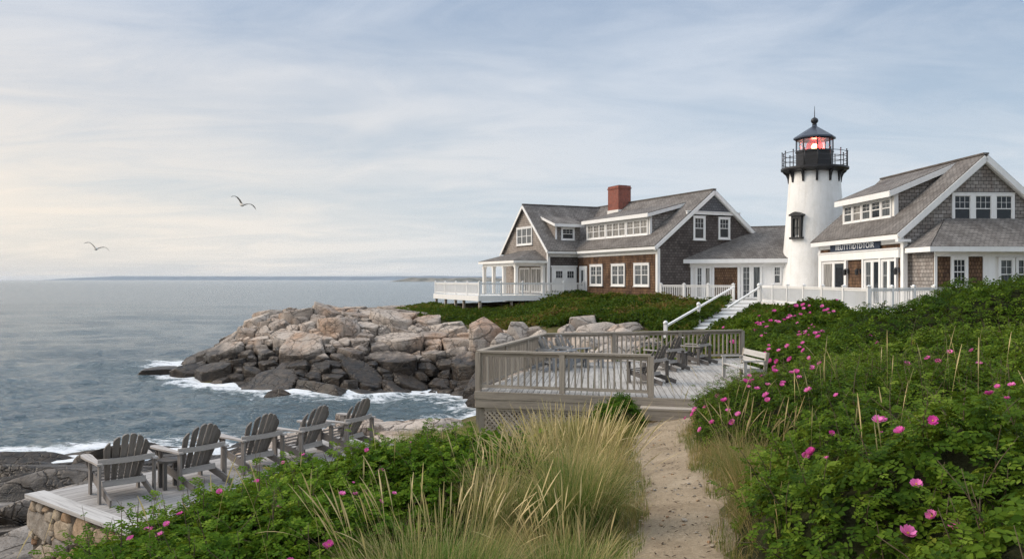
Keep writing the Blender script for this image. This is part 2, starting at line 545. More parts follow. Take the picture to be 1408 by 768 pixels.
class MB:
    """collects polygons and builds ONE mesh, with planar UVs in metres and a per-face 'tint'"""

    def __init__(self):
        self.v, self.f, self.t, self.s, self.uvx = [], [], [], [], []
        self.tint = 0.5

    def rt(self):
        self.tint = rnd.random()
        return self

    def face(self, pts, smooth=False, grain=None):
        i = len(self.v)
        self.v += [Vector(p) for p in pts]
        self.f.append(list(range(i, i + len(pts))))
        self.t.append(self.tint)
        self.s.append(smooth)
        self.uvx.append(grain)

    def hexa(self, c, grain=None):
        """c: 8 corners, bottom loop 0-3 counter-clockwise, top loop 4-7"""
        for q in ((3, 2, 1, 0), (4, 5, 6, 7), (0, 1, 5, 4), (1, 2, 6, 5), (2, 3, 7, 6), (3, 0, 4, 7)):
            self.face([c[k] for k in q], False, grain)

    def box(self, x0, y0, z0, x1, y1, z1, grain=None):
        if grain is None:
            d = (x1 - x0, y1 - y0, z1 - z0)
            k = d.index(max(d))
            grain = Vector([1.0 if j == k else 0.0 for j in range(3)])
        self.hexa([(x0, y0, z0), (x1, y0, z0), (x1, y1, z0), (x0, y1, z0), (x0, y0, z1), (x1, y0, z1), (x1, y1, z1), (x0, y1, z1)], grain)

    def beam(self, a, b, w, h, up=(0, 0, 1), w2=None, h2=None):
        """bar from a to b, w across, h along 'up', centred on the line"""
        a, b, up = Vector(a), Vector(b), Vector(up)
        d = (b - a).normalized()
        s = d.cross(up)
        if s.length < 1e-5:
            s = d.cross(Vector((0, 1, 0)))
        s.normalize()
        u = s.cross(d).normalized()
        w2 = w if w2 is None else w2
        h2 = h if h2 is None else h2
        A = [a + s * (sx * w / 2) + u * (sz * h / 2) for sx, sz in ((-1, -1), (1, -1), (1, 1), (-1, 1))]
        B = [b + s * (sx * w2 / 2) + u * (sz * h2 / 2) for sx, sz in ((-1, -1), (1, -1), (1, 1), (-1, 1))]
        self.hexa([A[0], A[1], B[1], B[0], A[3], A[2], B[2], B[3]], d)

    def prism(self, pts, ext, grain=None):
        """polygon pts (list of Vector) extruded by ext; pts counter-clockwise seen from +ext"""
        pts = [Vector(p) for p in pts]
        ext = Vector(ext)
        top = [p + ext for p in pts]
        n = len(pts)
        self.face(top, False, grain)
        self.face(list(reversed(pts)), False, grain)
        for i in range(n):
            j = (i + 1) % n
            self.face([pts[i], pts[j], top[j], top[i]], False, grain)

    def lathe(self, prof, c=(0, 0, 0), seg=24, smooth=True, cap=True, rot=0.0):
        c = Vector(c)
        rings = []
        for r, z in prof:
            rings.append([c + Vector((r * math.cos(rot + 2 * math.pi * k / seg), r * math.sin(rot + 2 * math.pi * k / seg), z)) for k in range(seg)])
        for a, b in zip(rings, rings[1:]):
            for k in range(seg):
                j = (k + 1) % seg
                self.face([a[k], a[j], b[j], b[k]], smooth)
        if cap:
            if prof[0][0] > 1e-4:
                self.face(list(reversed(rings[0])))
            if prof[-1][0] > 1e-4:
                self.face(rings[-1])

    def tube(self, path, radii, seg=6, smooth=True):
        path = [Vector(p) for p in path]
        if not isinstance(radii, (list, tuple)):
            radii = [radii] * len(path)
        rings = []
        for i, p in enumerate(path):
            d = (path[min(i + 1, len(path) - 1)] - path[max(i - 1, 0)]).normalized()
            s = d.cross(Vector((0, 0, 1)))
            if s.length < 1e-3:
                s = Vector((1, 0, 0))
            s.normalize()
            u = s.cross(d)
            rings.append([p + (s * math.cos(2 * math.pi * k / seg) + u * math.sin(2 * math.pi * k / seg)) * radii[i] for k in range(seg)])
        for a, b in zip(rings, rings[1:]):
            for k in range(seg):
                j = (k + 1) % seg
                self.face([a[j], a[k], b[k], b[j]], smooth)
        self.face(rings[0])
        self.face(list(reversed(rings[-1])))

    def build(self, name, mat, parent=None, weld=False):
        me = bpy.data.meshes.new(name)
        me.from_pydata([tuple(v) for v in self.v], [], self.f)
        uv = me.uv_layers.new(name='UVMap')
        co = np.empty(len(self.f), dtype=object)
        data = []
        for poly, g in zip(me.polygons, self.uvx):
            n = poly.normal
            if g is not None:
                t = Vector(g) - n * n.dot(Vector(g))
                if t.length < 1e-3:
                    t = n.orthogonal()
            elif abs(n.z) > 0.999:
                t = Vector((1, 0, 0))
            else:
                t = Vector((0, 0, 1)).cross(n)
            t.normalize()
            b = n.cross(t)
            for vi in poly.vertices:
                p = me.vertices[vi].co
                data += [p.dot(t), p.dot(b)]
        uv.data.foreach_set('uv', data)
        a = me.attributes.new('tint', 'FLOAT', 'FACE')
        a.data.foreach_set('value', self.t)
        me.polygons.foreach_set('use_smooth', self.s)
        if any(self.s):
            import bmesh
            bm = bmesh.new()
            bm.from_mesh(me)
            bmesh.ops.remove_doubles(bm, verts=bm.verts, dist=1e-5)
            bm.to_mesh(me)
            bm.free()
        me.update()
        return link_mesh(name, me, mat, parent)


# ------------------------------------------------------------------ noise (numpy)
def _hash(ix, iy, iz, seed):
    h = (ix.astype(np.int64) * 374761393 + iy.astype(np.int64) * 668265263 + iz.astype(np.int64) * 2147483647 + seed * 144269504) & 0xFFFFFFFF
    h = ((h ^ (h >> 13)) * 1274126177) & 0xFFFFFFFF
    h = ((h ^ (h >> 16)) * 2246822519) & 0xFFFFFFFF
    return ((h ^ (h >> 15)) & 0xFFFFFF) / float(0xFFFFFF)


def vnoise(x, y, z=None, seed=0):
    x = np.asarray(x, dtype=np.float64)
    y = np.asarray(y, dtype=np.float64)
    z = np.zeros_like(x) if z is None else np.asarray(z, dtype=np.float64)
    ix, iy, iz = np.floor(x), np.floor(y), np.floor(z)
    fx, fy, fz = x - ix, y - iy, z - iz
    fx, fy, fz = (f * f * (3 - 2 * f) for f in (fx, fy, fz))
    out = 0
    for a in (0, 1):
        for b in (0, 1):
            for c in (0, 1):
                w = (fx if a else 1 - fx) * (fy if b else 1 - fy) * (fz if c else 1 - fz)
                out = out + w * _hash(ix + a, iy + b, iz + c, seed)
    return out


def fbm(x, y, z=None, oct=4, seed=0, gain=0.5):
    s, a, t = 0.0, 1.0, 0.0
    for o in range(oct):
        k = 2.03 ** o
        s = s + a * vnoise(np.asarray(x) * k + 17.3 * o, np.asarray(y) * k - 9.1 * o, None if z is None else np.asarray(z) * k + 3.7 * o, seed + o)
        t += a
        a *= gain
    return s / t


def px(p, y, d):
    """a point of the place seen at photograph pixel p, y and d metres away (used to measure the place)"""
    return Vector(((p - 704.0) / F_PX * d, d, (384.0 - y) / F_PX * d))


# ------------------------------------------------------------------ terrain
SEA_Z = -7.0
CP = np.array([
    (1.42, 7, -2.38), (1.86, 9, -2.53), (2.25, 12, -2.75), (2.65, 15, -2.98), (3.5, 18, -3.13), (4.2, 19, -3.16),
    (0, 0, -1.9), (3, 0, -1.8), (-3, 0, -2.2), (1, 3, -2.1), (5, 4, -1.8), (-3, 4, -2.5), (-6, 2, -3.2),
    (-1, 7, -2.6), (-3, 8, -3.0), (-5, 9, -4.0), (-7, 9.5, -4.9), (-2, 11, -3.2), (-1, 15, -3.5), (-3, 14, -3.8), (-4.5, 13, -4.3), (-6, 14, -5.0), (-8, 12, -5.1),
    (-3, 17.5, -4.2), (-1, 19.5, -3.98), (-3, 22, -4.7), (-1.5, 23, -4.7), (-10, 9, -5.0), (-9, 6, -4.5),
    (-10, 16, -5.4), (-12, 22, -5.9), (-7, 20, -5.2), (-6, 26, -5.6), (-3.5, 28, -5.3), (-12, 28, -6.5), (-18, 22, -6.2), (-20, 28, -6.9), (-20, 14, -5.8), (-26, 20, -6.8),
    (-2.3, 49, -7), (-1, 45.5, -7), (-2.2, 40, -7), (-4.5, 36.5, -7), (-8, 34, -7), (-14, 32.5, -7), (-20, 30.5, -7), (-28, 25, -7),
    (-4.8, 52, -7), (-7.9, 51, -7), (-12.5, 51, -7), (-18, 55.5, -7), (-24.7, 62.5, -7), (-27, 66, -7),
    (-10, 42, -9), (-20, 42, -10), (-30, 50, -11), (-35, 35, -11), (-35, 70, -11), (-5, 44, -8.6), (-20, 82, -10), (-40, 90, -12), (-5, 100, -9), (-35, 20, -9.5),
    (-26, 72, -7.5), (-18, 78, -7), (-10, 86, -7), (0, 95, -6.5),
    (-15, 62, -2.3), (-20, 64, -3.1), (-23.5, 65.5, -5.5), (-11, 68, -2.75), (-9.2, 73, -2.5), (-18, 70, -4),
    (-12.6, 56, -4.5), (-7.8, 57, -4.3), (-17, 59, -4.5), (-3.5, 54.5, -4.5), (-2.3, 57, -3.6), (-4, 62, -2.75), (-9, 63, -2.7), (-9, 79, -2.8),
    (1.5, 52, -3.0), (4, 48, -2.9), (3.5, 42, -3.6), (1, 46, -4.2), (4, 36, -4.3), (1, 38, -5.2), (0, 34, -5.3), (1, 30, -4.8), (5, 30, -3.8), (8, 33, -3.3),
    (8, 41, -3.45), (11, 47, -2.6), (15, 53, -1.9), (10, 57, -1.65), (5, 67, -1.7), (0, 62, -2.4), (6, 60, -1.75), (8, 52, -2.3), (2.5, 64, -2.0), (-2, 67, -2.4),
    (10, 30, -2.4), (13, 35, -2.3), (15, 36, -2.2), (20, 38, -1.8), (12, 24, -1.6), (12, 18, -1.3), (8, 18, -2.1), (8, 24, -2.5), (6, 14, -2.2), (5, 10, -2.0), (9, 10, -1.3), (14, 12, -0.8), (18, 26, -1.2), (4, 7, -2.1), (7, 5, -1.4),
    (2, 22, -3.8), (5, 22, -3.2), (7.5, 26, -3.05), (0.5, 24, -4.4),
    (20, 48, -1.8), (16, 45, -1.9), (25, 45, -1.8), (20, 60, -1.8), (12, 65, -1.8), (5, 75, -1.8), (15, 75, -1.8), (30, 60, -1.8), (40, 40, -1.2), (40, 70, -2), (30, 90, -4), (50, 20, 0.3), (30, 15, 0.0), (25, 0, 0), (-20, 0, -5.5), (-30, -5, -7.5), (60, 60, -1.5), (60, 100, -4), (0, -8, -1.7),
], dtype=np.float64)


def _rbf_fit():
    P = CP[:, :2] / 10.0
    d = np.linalg.norm(P[:, None] - P[None], axis=2)
    K = d * 1.0                                    # biharmonic-like |r| kernel: no overshoot
    n = len(P)
    A = np.zeros((n + 3, n + 3))
    A[:n, :n] = K + np.eye(n) * 0.01
    A[:n, n] = 1
    A[:n, n + 1:] = P
    A[n, :n] = 1
    A[n + 1:, :n] = P.T
    b = np.zeros(n + 3)
    b[:n] = CP[:, 2]
    return P, np.linalg.solve(A, b)


_P, _Wt = _rbf_fit()


def T0(x, y):
    x = np.asarray(x, dtype=np.float64)
    y = np.asarray(y, dtype=np.float64)
    sh = x.shape
    q = np.stack([x.ravel(), y.ravel()], 1) / 10.0
    out = np.empty(len(q))
    n = len(_P)
    for i in range(0, len(q), 20000):
        c = q[i:i + 20000]
        d = np.linalg.norm(c[:, None] - _P[None], axis=2)
        out[i:i + 20000] = d @ _Wt[:n] + _Wt[n] + c @ _Wt[n + 1:]
    return out.reshape(sh)


def path_mid(y):
    return np.interp(y, [0, 3, 5, 7, 9, 12, 15, 18, 19.3], [0.75, 0.95, 1.15, 1.42, 1.86, 2.25, 2.65, 3.45, 3.95])


def path_half(y):
    return np.interp(y, [0, 5, 7, 9, 12, 15, 18, 19.3], [0.42, 0.42, 0.44, 0.47, 0.52, 0.56, 0.62, 0.75])


def on_path(x, y, grow=0.0):
    return (np.abs(x - path_mid(y)) < path_half(y) + grow) & (y < 19.4)


def T(x, y):
    x = np.asarray(x, dtype=np.float64)
    y = np.asarray(y, dtype=np.float64)
    z = T0(x, y)
    damp = np.clip((np.abs(x - path_mid(y)) - 0.5) / 0.8, 0, 1)
    damp = np.where(y > 20, 1.0, damp)
    z = z + (fbm(x * 0.6, y * 0.6, oct=4, seed=3) - 0.5) * 0.30 * damp
    return z


def t1(x, y):
    return float(T(np.array([x]), np.array([y]))[0])


def mat_ground():
    t = NT('sandy turf ground')
    p = t.pos()
    n = t.noise(p, 0.9, 6.0, 0.65)
    n2 = t.noise(p, 9.0, 5.0, 0.65)
    c = t.ramp(t.math('ADD', t.math('MULTIPLY', n, 0.65), t.math('MULTIPLY', n2, 0.35)),
               [(0.36, (0.045, 0.055, 0.016)), (0.50, (0.085, 0.075, 0.030)), (0.66, (0.17, 0.125, 0.070))])
    return t.finish(t.principled(c, 0.95, t.bump(n2, 0.8, 0.05), 0.1))


HEAD = [(-25.8, 65.5), (-24.2, 61.5), (-20, 56), (-15, 52.2), (-12, 50.6), (-7.5, 50.4), (-4.5, 51.4), (-2.5, 49), (-1.0, 46.5), (1.2, 45.2), (2.2, 48), (1.2, 52), (-0.8, 55.6), (-3.2, 58.5), (-6.0, 60.4), (-8.8, 64), (-9.6, 70), (-11.5, 76), (-18, 76), (-24, 71)]
SHELF = [(-34, 24), (-22, 30), (-14, 33.5), (-8, 34.5), (-4.2, 36.3), (-4.5, 30), (-7, 24), (-8.5, 19), (-9, 15.0), (-11.6, 12.7), (-15, 10), (-24, 9), (-34, 14)]


def inpoly(poly):
    poly = np.array(poly)

    def f(x, y):
        c = False
        j = len(poly) - 1
        for i in range(len(poly)):
            xi, yi = poly[i]
            xj, yj = poly[j]
            if (yi > y) != (yj > y) and x < (xj - xi) * (y - yi) / (yj - yi) + xi:
                c = not c
            j = i
        return c
    return f


gx = np.concatenate([np.arange(-60, -32, 1.2), np.arange(-32, 26, 0.32), np.arange(26, 90, 1.6)])
gy = np.concatenate([np.arange(-14, 0, 0.8), np.arange(0, 24, 0.28), np.arange(24, 96, 0.45), np.arange(96, 160, 2.5)])
GX, GY = np.meshgrid(gx, gy)
GZ = T(GX, GY)


def under_building(x, y):
    """footprints where the ground has to stay below a floor"""
    m = ((x > 9) & (y > 56)) | ((x > 17) & (y > 41.5))
    return m


GZ = np.where(under_building(GX, GY), np.minimum(GZ, -1.72), GZ)
GZ = np.where((GX > 60) | (GY > 110), np.minimum(GZ, -2.0 - (np.maximum(GX - 60, 0) + np.maximum(GY - 110, 0)) * 0.12), GZ)
for pl_ in (HEAD, SHELF, [(-9.0, 15.0), (-11.5, 12.6), (-13.0, 8.5), (-10.5, 6.0), (-7.2, 6.3), (-7.0, 9.0), (-7.9, 11.8), (-8.2, 14.5)]):
    bxm = (GX > -36) & (GX < 4) & (GY > 5) & (GY < 80)
    ins_ = np.zeros(GX.shape, bool)
    ins_[bxm] = np.vectorize(inpoly(pl_))(GX[bxm], GY[bxm])
    GZ = np.where(ins_, GZ - 0.9, GZ)
nx, ny = len(gx), len(gy)
idx = np.arange(nx * ny).reshape(ny, nx)
FQ = np.stack([idx[:-1, :-1], idx[:-1, 1:], idx[1:, 1:], idx[1:, :-1]], -1).reshape(-1, 4)
ground = np_mesh('ground', np.stack([GX, GY, GZ], -1).reshape(-1, 3), FQ, mat_ground(), smooth=True)
tag(ground, 'sandy turf ground sloping from the houses down to the rocky shore', kind='structure')


# ------------------------------------------------------------------ sandy path
def mat_path():
    t = NT('packed sandy gravel')
    p = t.pos()
    n = t.noise(p, 1.6, 6.0, 0.6)
    n2 = t.noise(p, 26.0, 6.0, 0.75)
    n3 = t.noise(p, 90.0, 3.0, 0.7)
    c = t.ramp(t.math('ADD', t.math('MULTIPLY', n, 0.5), t.math('MULTIPLY', n2, 0.5)), [(0.34, (0.185, 0.135, 0.085)), (0.52, (0.335, 0.258, 0.172)), (0.70, (0.47, 0.38, 0.27))])
    c = t.mix(t.ramp(n3, [(0.34, 0.75), (0.44, 0.0)]), c, (0.13, 0.095, 0.07))
    c = t.mix(t.ramp(t.noise(p, 7.0, 5.0, 0.7, 0.6), [(0.62, 0.0), (0.70, 0.8)]), c, (0.14, 0.10, 0.07))
    h = t.math('ADD', t.math('MULTIPLY', n2, 0.6), t.math('MULTIPLY', n3, 0.4))
    return t.finish(t.principled(c, 0.95, t.bump(h, 0.9, 0.03), 0.15))


py_ = np.arange(-2, 19.6, 0.09)
u_ = np.linspace(-1, 1, 15)
PY, U = np.meshgrid(py_, u_, indexing='ij')
edge = 1.0 + (fbm(PY * 1.6, np.sign(U) * 7.0, oct=4, seed=21) - 0.5) * 0.75
PX = path_mid(PY) + U * path_half(PY) * 1.22 * edge
PZ = T(PX, PY) + 0.018 + (fbm(PX * 3, PY * 3, oct=3, seed=5) - 0.5) * 0.035 - np.abs(U) ** 4 * 0.03 + 0.004
n_, m_ = PX.shape
ii = np.arange(n_ * m_).reshape(n_, m_)
tag(np_mesh('path', np.stack([PX, PY, PZ], -1).reshape(-1, 3), np.stack([ii[:-1, :-1], ii[:-1, 1:], ii[1:, 1:], ii[1:, :-1]], -1).reshape(-1, 4), mat_path(), smooth=True),
    'sandy gravel footpath leading to the step of the timber deck', kind='structure')


# ------------------------------------------------------------------ sea
def mat_sea():
    t = NT('sea water with foam')
    p = t.pos()
    # swell and ripple normals
    b1 = t.noise(t.mapping(p, (1.3, 2.6, 1), (0, 0, R(18))), 1.0, 5.0, 0.62, 0.3)
    b2 = t.noise(t.mapping(p, (0.22, 0.60, 1), (0, 0, R(-8))), 1.0, 5.0, 0.6, 0.3)
    b3 = t.noise(t.mapping(p, (0.05, 0.20, 1), (0, 0, R(6))), 1.0, 4.0, 0.6, 0.3)
    h = t.math('ADD', t.math('ADD', t.math('MULTIPLY', b1, 0.42), t.math('MULTIPLY', b2, 0.75)), t.math('MULTIPLY', b3, 1.1))
    nrm = t.bump(h, 1.0, 1.15)
    big = t.noise(t.mapping(p, (0.012, 0.05, 1)), 1.0, 4.0, 0.6)
    body = t.ramp(big, [(0.36, (0.088, 0.124, 0.143)), (0.66, (0.108, 0.148, 0.167))])
    sh = t.attr('shore')
    f1 = t.noise(t.mapping(p, (0.42, 0.75, 1), (0, 0, R(15))), 1.0, 8.0, 0.70, 1.4)
    f2 = t.noise(p, 3.2, 6.0, 0.75, 0.8)
    foam_n = t.math('ADD', t.math('MULTIPLY', f1, 0.68), t.math('MULTIPLY', f2, 0.32))
    foam = t.ramp(t.math('ADD', foam_n, t.math('MULTIPLY', t.math('SUBTRACT', sh, 0.5), 0.50)), [(0.555, 0.0), (0.66, 1.0)])
    body = t.mix(t.math('MULTIPLY', sh, 0.55), body, (0.07, 0.115, 0.125))
    water = t.principled(body, 0.14, nrm, 0.5, IOR=1.33)
    foamb = t.principled((0.72, 0.74, 0.75), 0.9, t.bump(f2, 0.8, 0.15), 0.1)
    mx = t.n('ShaderNodeMixShader', {0: foam, 1: water, 2: foamb}).outputs[0]
    return t.finish(mx)


rows = [14.0]
while rows[-1] < 15000:
    d = rows[-1]
    rows.append(d + max(0.16, d * d * 0.00013 * 1.2))
rows = np.array(rows)
ang = np.concatenate([np.linspace(-62, -40, 30, endpoint=False), np.linspace(-40, 4, 560, endpoint=False), np.linspace(4, 62, 50)])
AD, AA = np.meshgrid(rows, np.radians(ang), indexing='ij')
SX, SY = AD * np.tan(AA), AD
SY = np.broadcast_to(SY, SX.shape)
sp_y = np.gradient(rows)[:, None] * np.ones_like(SX)
ZW = np.zeros_like(SX)
wr = np.random.default_rng(4)
for k in range(46):
    lam = 0.9 * (1.085 ** k)
    if lam > 34:
        lam = 0.9 + (k - 40)
    th = math.radians(-62 + wr.normal() * 26)
    kx, ky = math.cos(th) * 2 * math.pi / lam, math.sin(th) * 2 * math.pi / lam
    amp = 0.0165 * lam ** 0.42
    vis = np.clip(lam / (2.6 * np.maximum(sp_y, AD * 0.0014)) - 0.6, 0, 1)
    ph = kx * SX + ky * SY + wr.uniform(0, 6.28)
    ZW += amp * vis * (np.sin(ph) + 0.22 * np.sin(2 * ph + 0.9))
near = AD < 130
TD = np.full(SX.shape, -12.0)
TD[near] = T0(SX[near], SY[near])
shore = np.clip((TD - SEA_Z + 3.4) / 3.4, 0, 1) ** 1.25
shore *= np.clip(1.15 - fbm(SX * 0.05, SY * 0.05, oct=2, seed=8) * 0.3, 0, 1)
ZW *= 1.0 - 0.3 * shore
n_, m_ = SX.shape
ii = np.arange(n_ * m_).reshape(n_, m_)
tag(np_mesh('sea', np.stack([SX, SY, SEA_Z + ZW], -1).reshape(-1, 3), np.stack([ii[:-1, :-1], ii[:-1, 1:], ii[1:, 1:], ii[1:, :-1]], -1).reshape(-1, 4), mat_sea(), smooth=True, extra={'shore': shore.ravel()}),
    'grey blue rippled sea with white foam along the rocks', kind='structure')


# ------------------------------------------------------------------ far land on the horizon
def far_land(name, x0, x1, y, depth, hfun, mat, label, n=260):
    xs = np.linspace(x0, x1, n)
    ys = np.linspace(0, 1, 9)
    XX, VV = np.meshgrid(xs, ys)
    tpr = np.clip(np.minimum((XX - x0), (x1 - XX)) / (0.12 * (x1 - x0)), 0, 1) ** 0.7
    ZZ = SEA_Z - 1 + (hfun(XX) * tpr + 1) * np.sin(np.pi * np.clip(VV, 0, 1)) ** 0.6
    YY = y + VV * depth + (fbm(XX / 90.0, VV * 3, oct=3, seed=2) - 0.5) * depth * 0.3
    k = np.arange(XX.size).reshape(XX.shape)
    o = np_mesh(name, np.stack([XX, YY, ZZ], -1).reshape(-1, 3), np.stack([k[:-1, :-1], k[:-1, 1:], k[1:, 1:], k[1:, :-1]], -1).reshape(-1, 4), mat, smooth=True)
    return tag(o, label, kind='structure')


def mat_far(name, a, b, s):
    t = NT(name)
    n = t.noise(t.pos(), s, 6.0, 0.7)
    return t.finish(t.principled(t.ramp(n, [(0.40, a), (0.62, b)]), 0.95, None, 0.1))


far_land('distant_land', -5200, 900, 9000, 600, lambda x: 36 + 14 * fbm(x / 420.0, x * 0, oct=4, seed=4), mat_far('haze blue wooded shore', (0.075, 0.11, 0.15), (0.11, 0.15, 0.19), 0.004),  # blue haze of distance put into the land's colour
         'low blue strip of land along the sea horizon')
far_land('headland_shore', -390, 60, 2600, 120, lambda x: 8.5 + 7 * fbm(x / 40.0, x * 0, oct=4, seed=9), mat_far('far rocky shore', (0.08, 0.085, 0.07), (0.27, 0.24, 0.20), 0.03),
         'distant low rocky point with scattered buildings behind the white deck')

# ------------------------------------------------------------------ rocks
def cube_sphere(n):
    pts, faces, seen = [], [], {}

    def vid(p):
        k = tuple(round(c, 5) for c in p)
        if k not in seen:
            seen[k] = len(pts)
            pts.append(k)
        return seen[k]
    g = [math.tan((i / n - 0.5) * math.pi / 2) for i in range(n + 1)]
    for ax in range(3):
        for s in (-1, 1):
            for i in range(n):
                for j in range(n):
                    q = []
                    for a, b in ((i, j), (i + 1, j), (i + 1, j + 1), (i, j + 1)):
                        p = [0, 0, 0]
                        p[ax] = s
                        p[(ax + 1) % 3] = g[a]
                        p[(ax + 2) % 3] = g[b]
                        q.append(vid(p))
                    faces.append(q if s > 0 else q[::-1])
    P = np.array(pts, dtype=np.float64)
    return P / np.linalg.norm(P, axis=1)[:, None], np.array(faces)


CS = {n: cube_sphere(n) for n in (6, 9, 12, 14, 16)}


def rock_block(rng, size, yaw, tilt=(0, 0), n=9, ex=None, chops=4, rough=0.05, seed=0):
    D, Fq = CS[n]
    e = ex or rng.uniform(4.0, 9.0)
    r = (np.abs(D) ** e).sum(1) ** (-1 / e)
    P = D * r[:, None]
    for _ in range(chops):
        nrm = rng.normal(size=3)
        nrm[2] = abs(nrm[2]) * 0.9
        nrm /= np.linalg.norm(nrm)
        h = rng.uniform(0.62, 1.0)
        ov = P @ nrm - h
        P = P - np.outer(np.maximum(ov, 0) * 0.92, nrm)
    q = P * 2.1 + seed * 13.7
    P = P * (1 + (fbm(q[:, 0], q[:, 1], q[:, 2], oct=4, seed=5, gain=0.6) - 0.5)[:, None] * rough * 3)
    P = P * (np.array(size) / 2)[None]
    cz, sz = math.cos(yaw), math.sin(yaw)
    Rz = np.array([[cz, -sz, 0], [sz, cz, 0], [0, 0, 1]])
    cxx, sxx = math.cos(tilt[0]), math.sin(tilt[0])
    cyy, syy = math.cos(tilt[1]), math.sin(tilt[1])
    Rx = np.array([[1, 0, 0], [0, cxx, -sxx], [0, sxx, cxx]])
    Ry = np.array([[cyy, 0, syy], [0, 1, 0], [-syy, 0, cyy]])
    return P @ (Rz @ Rx @ Ry).T, Fq


def scatter_blocks(rng, inside, box, radii, tries, pack=0.8):
    pts = []
    P = np.zeros((0, 3))
    for r0, r1, n in tries_list(radii, tries):
        for _ in range(n):
            x, y = rng.uniform(box[0], box[1]), rng.uniform(box[2], box[3])
            if not inside(x, y):
                continue
            r = rng.uniform(r0, r1)
            if len(P):
                d = np.hypot(P[:, 0] - x, P[:, 1] - y)
                if np.any(d < pack * (P[:, 2] + r)):
                    continue
            P = np.vstack([P, (x, y, r)])
    return P


def tries_list(radii, tries):
    return [(a, b, n) for (a, b), n in zip(radii, tries)]


def rock_mass(name, label, poly, box, radii, tries, yaw0, mat, rng, hfac=1.0, stretch=(1.25, 1.0), lift=0.0, tiltk=0.7, pack=0.8, n=9, zmin=None, hvar=0.35, flat=1.0, kind='structure', tz=None, cat=None, chops=5, prot=0.38, rough=0.05, sharp=24):
    P = scatter_blocks(rng, inpoly(poly), box, radii, tries, pack)
    tf = tz or T0
    xs, ys = P[:, 0], P[:, 1]
    z = tf(xs, ys)
    e = 0.6
    gxv = (tf(xs + e, ys) - tf(xs - e, ys)) / (2 * e)
    gyv = (tf(xs, ys + e) - tf(xs, ys - e)) / (2 * e)
    Vs, Fs, Ts, off = [], [], [], 0
    for k in range(len(P)):
        r = P[k, 2]
        yaw = yaw0 + rng.normal() * 0.22
        sx = 2 * r * stretch[0] * rng.uniform(0.95, 1.3)
        sy = 2 * r * stretch[1] * rng.uniform(0.95, 1.25)
        szz = 2 * r * hfac * rng.uniform(0.9, 1.35)
        ca, sa = math.cos(yaw), math.sin(yaw)
        gl = math.atan(np.clip(gxv[k] * ca + gyv[k] * sa, -1.0, 1.0)) * tiltk
        gt = math.atan(np.clip(-gxv[k] * sa + gyv[k] * ca, -1.0, 1.0)) * tiltk
        V, Fq = rock_block(rng, (sx, sy, szz), yaw, (gt + rng.normal() * 0.10, -gl + rng.normal() * 0.10), n if r > 0.5 else (9 if r > 0.33 else 6), None, chops, rough, k)
        zz = z[k] - szz * 0.5 + r * (prot + rng.uniform(-hvar, hvar)) * flat + lift
        V = V + np.array([xs[k], ys[k], zz])
        Vs.append(V)
        Fs.append(Fq + off)
        off += len(V)
        Ts.append(np.full(len(V), rng.uniform(0, 1)))
    o = np_mesh(name, np.vstack(Vs), np.vstack(Fs), mat, tint=np.concatenate(Ts), smooth=True)
    o.data.set_sharp_from_angle(angle=R(sharp))
    return tag(o, label, cat, kind=kind)


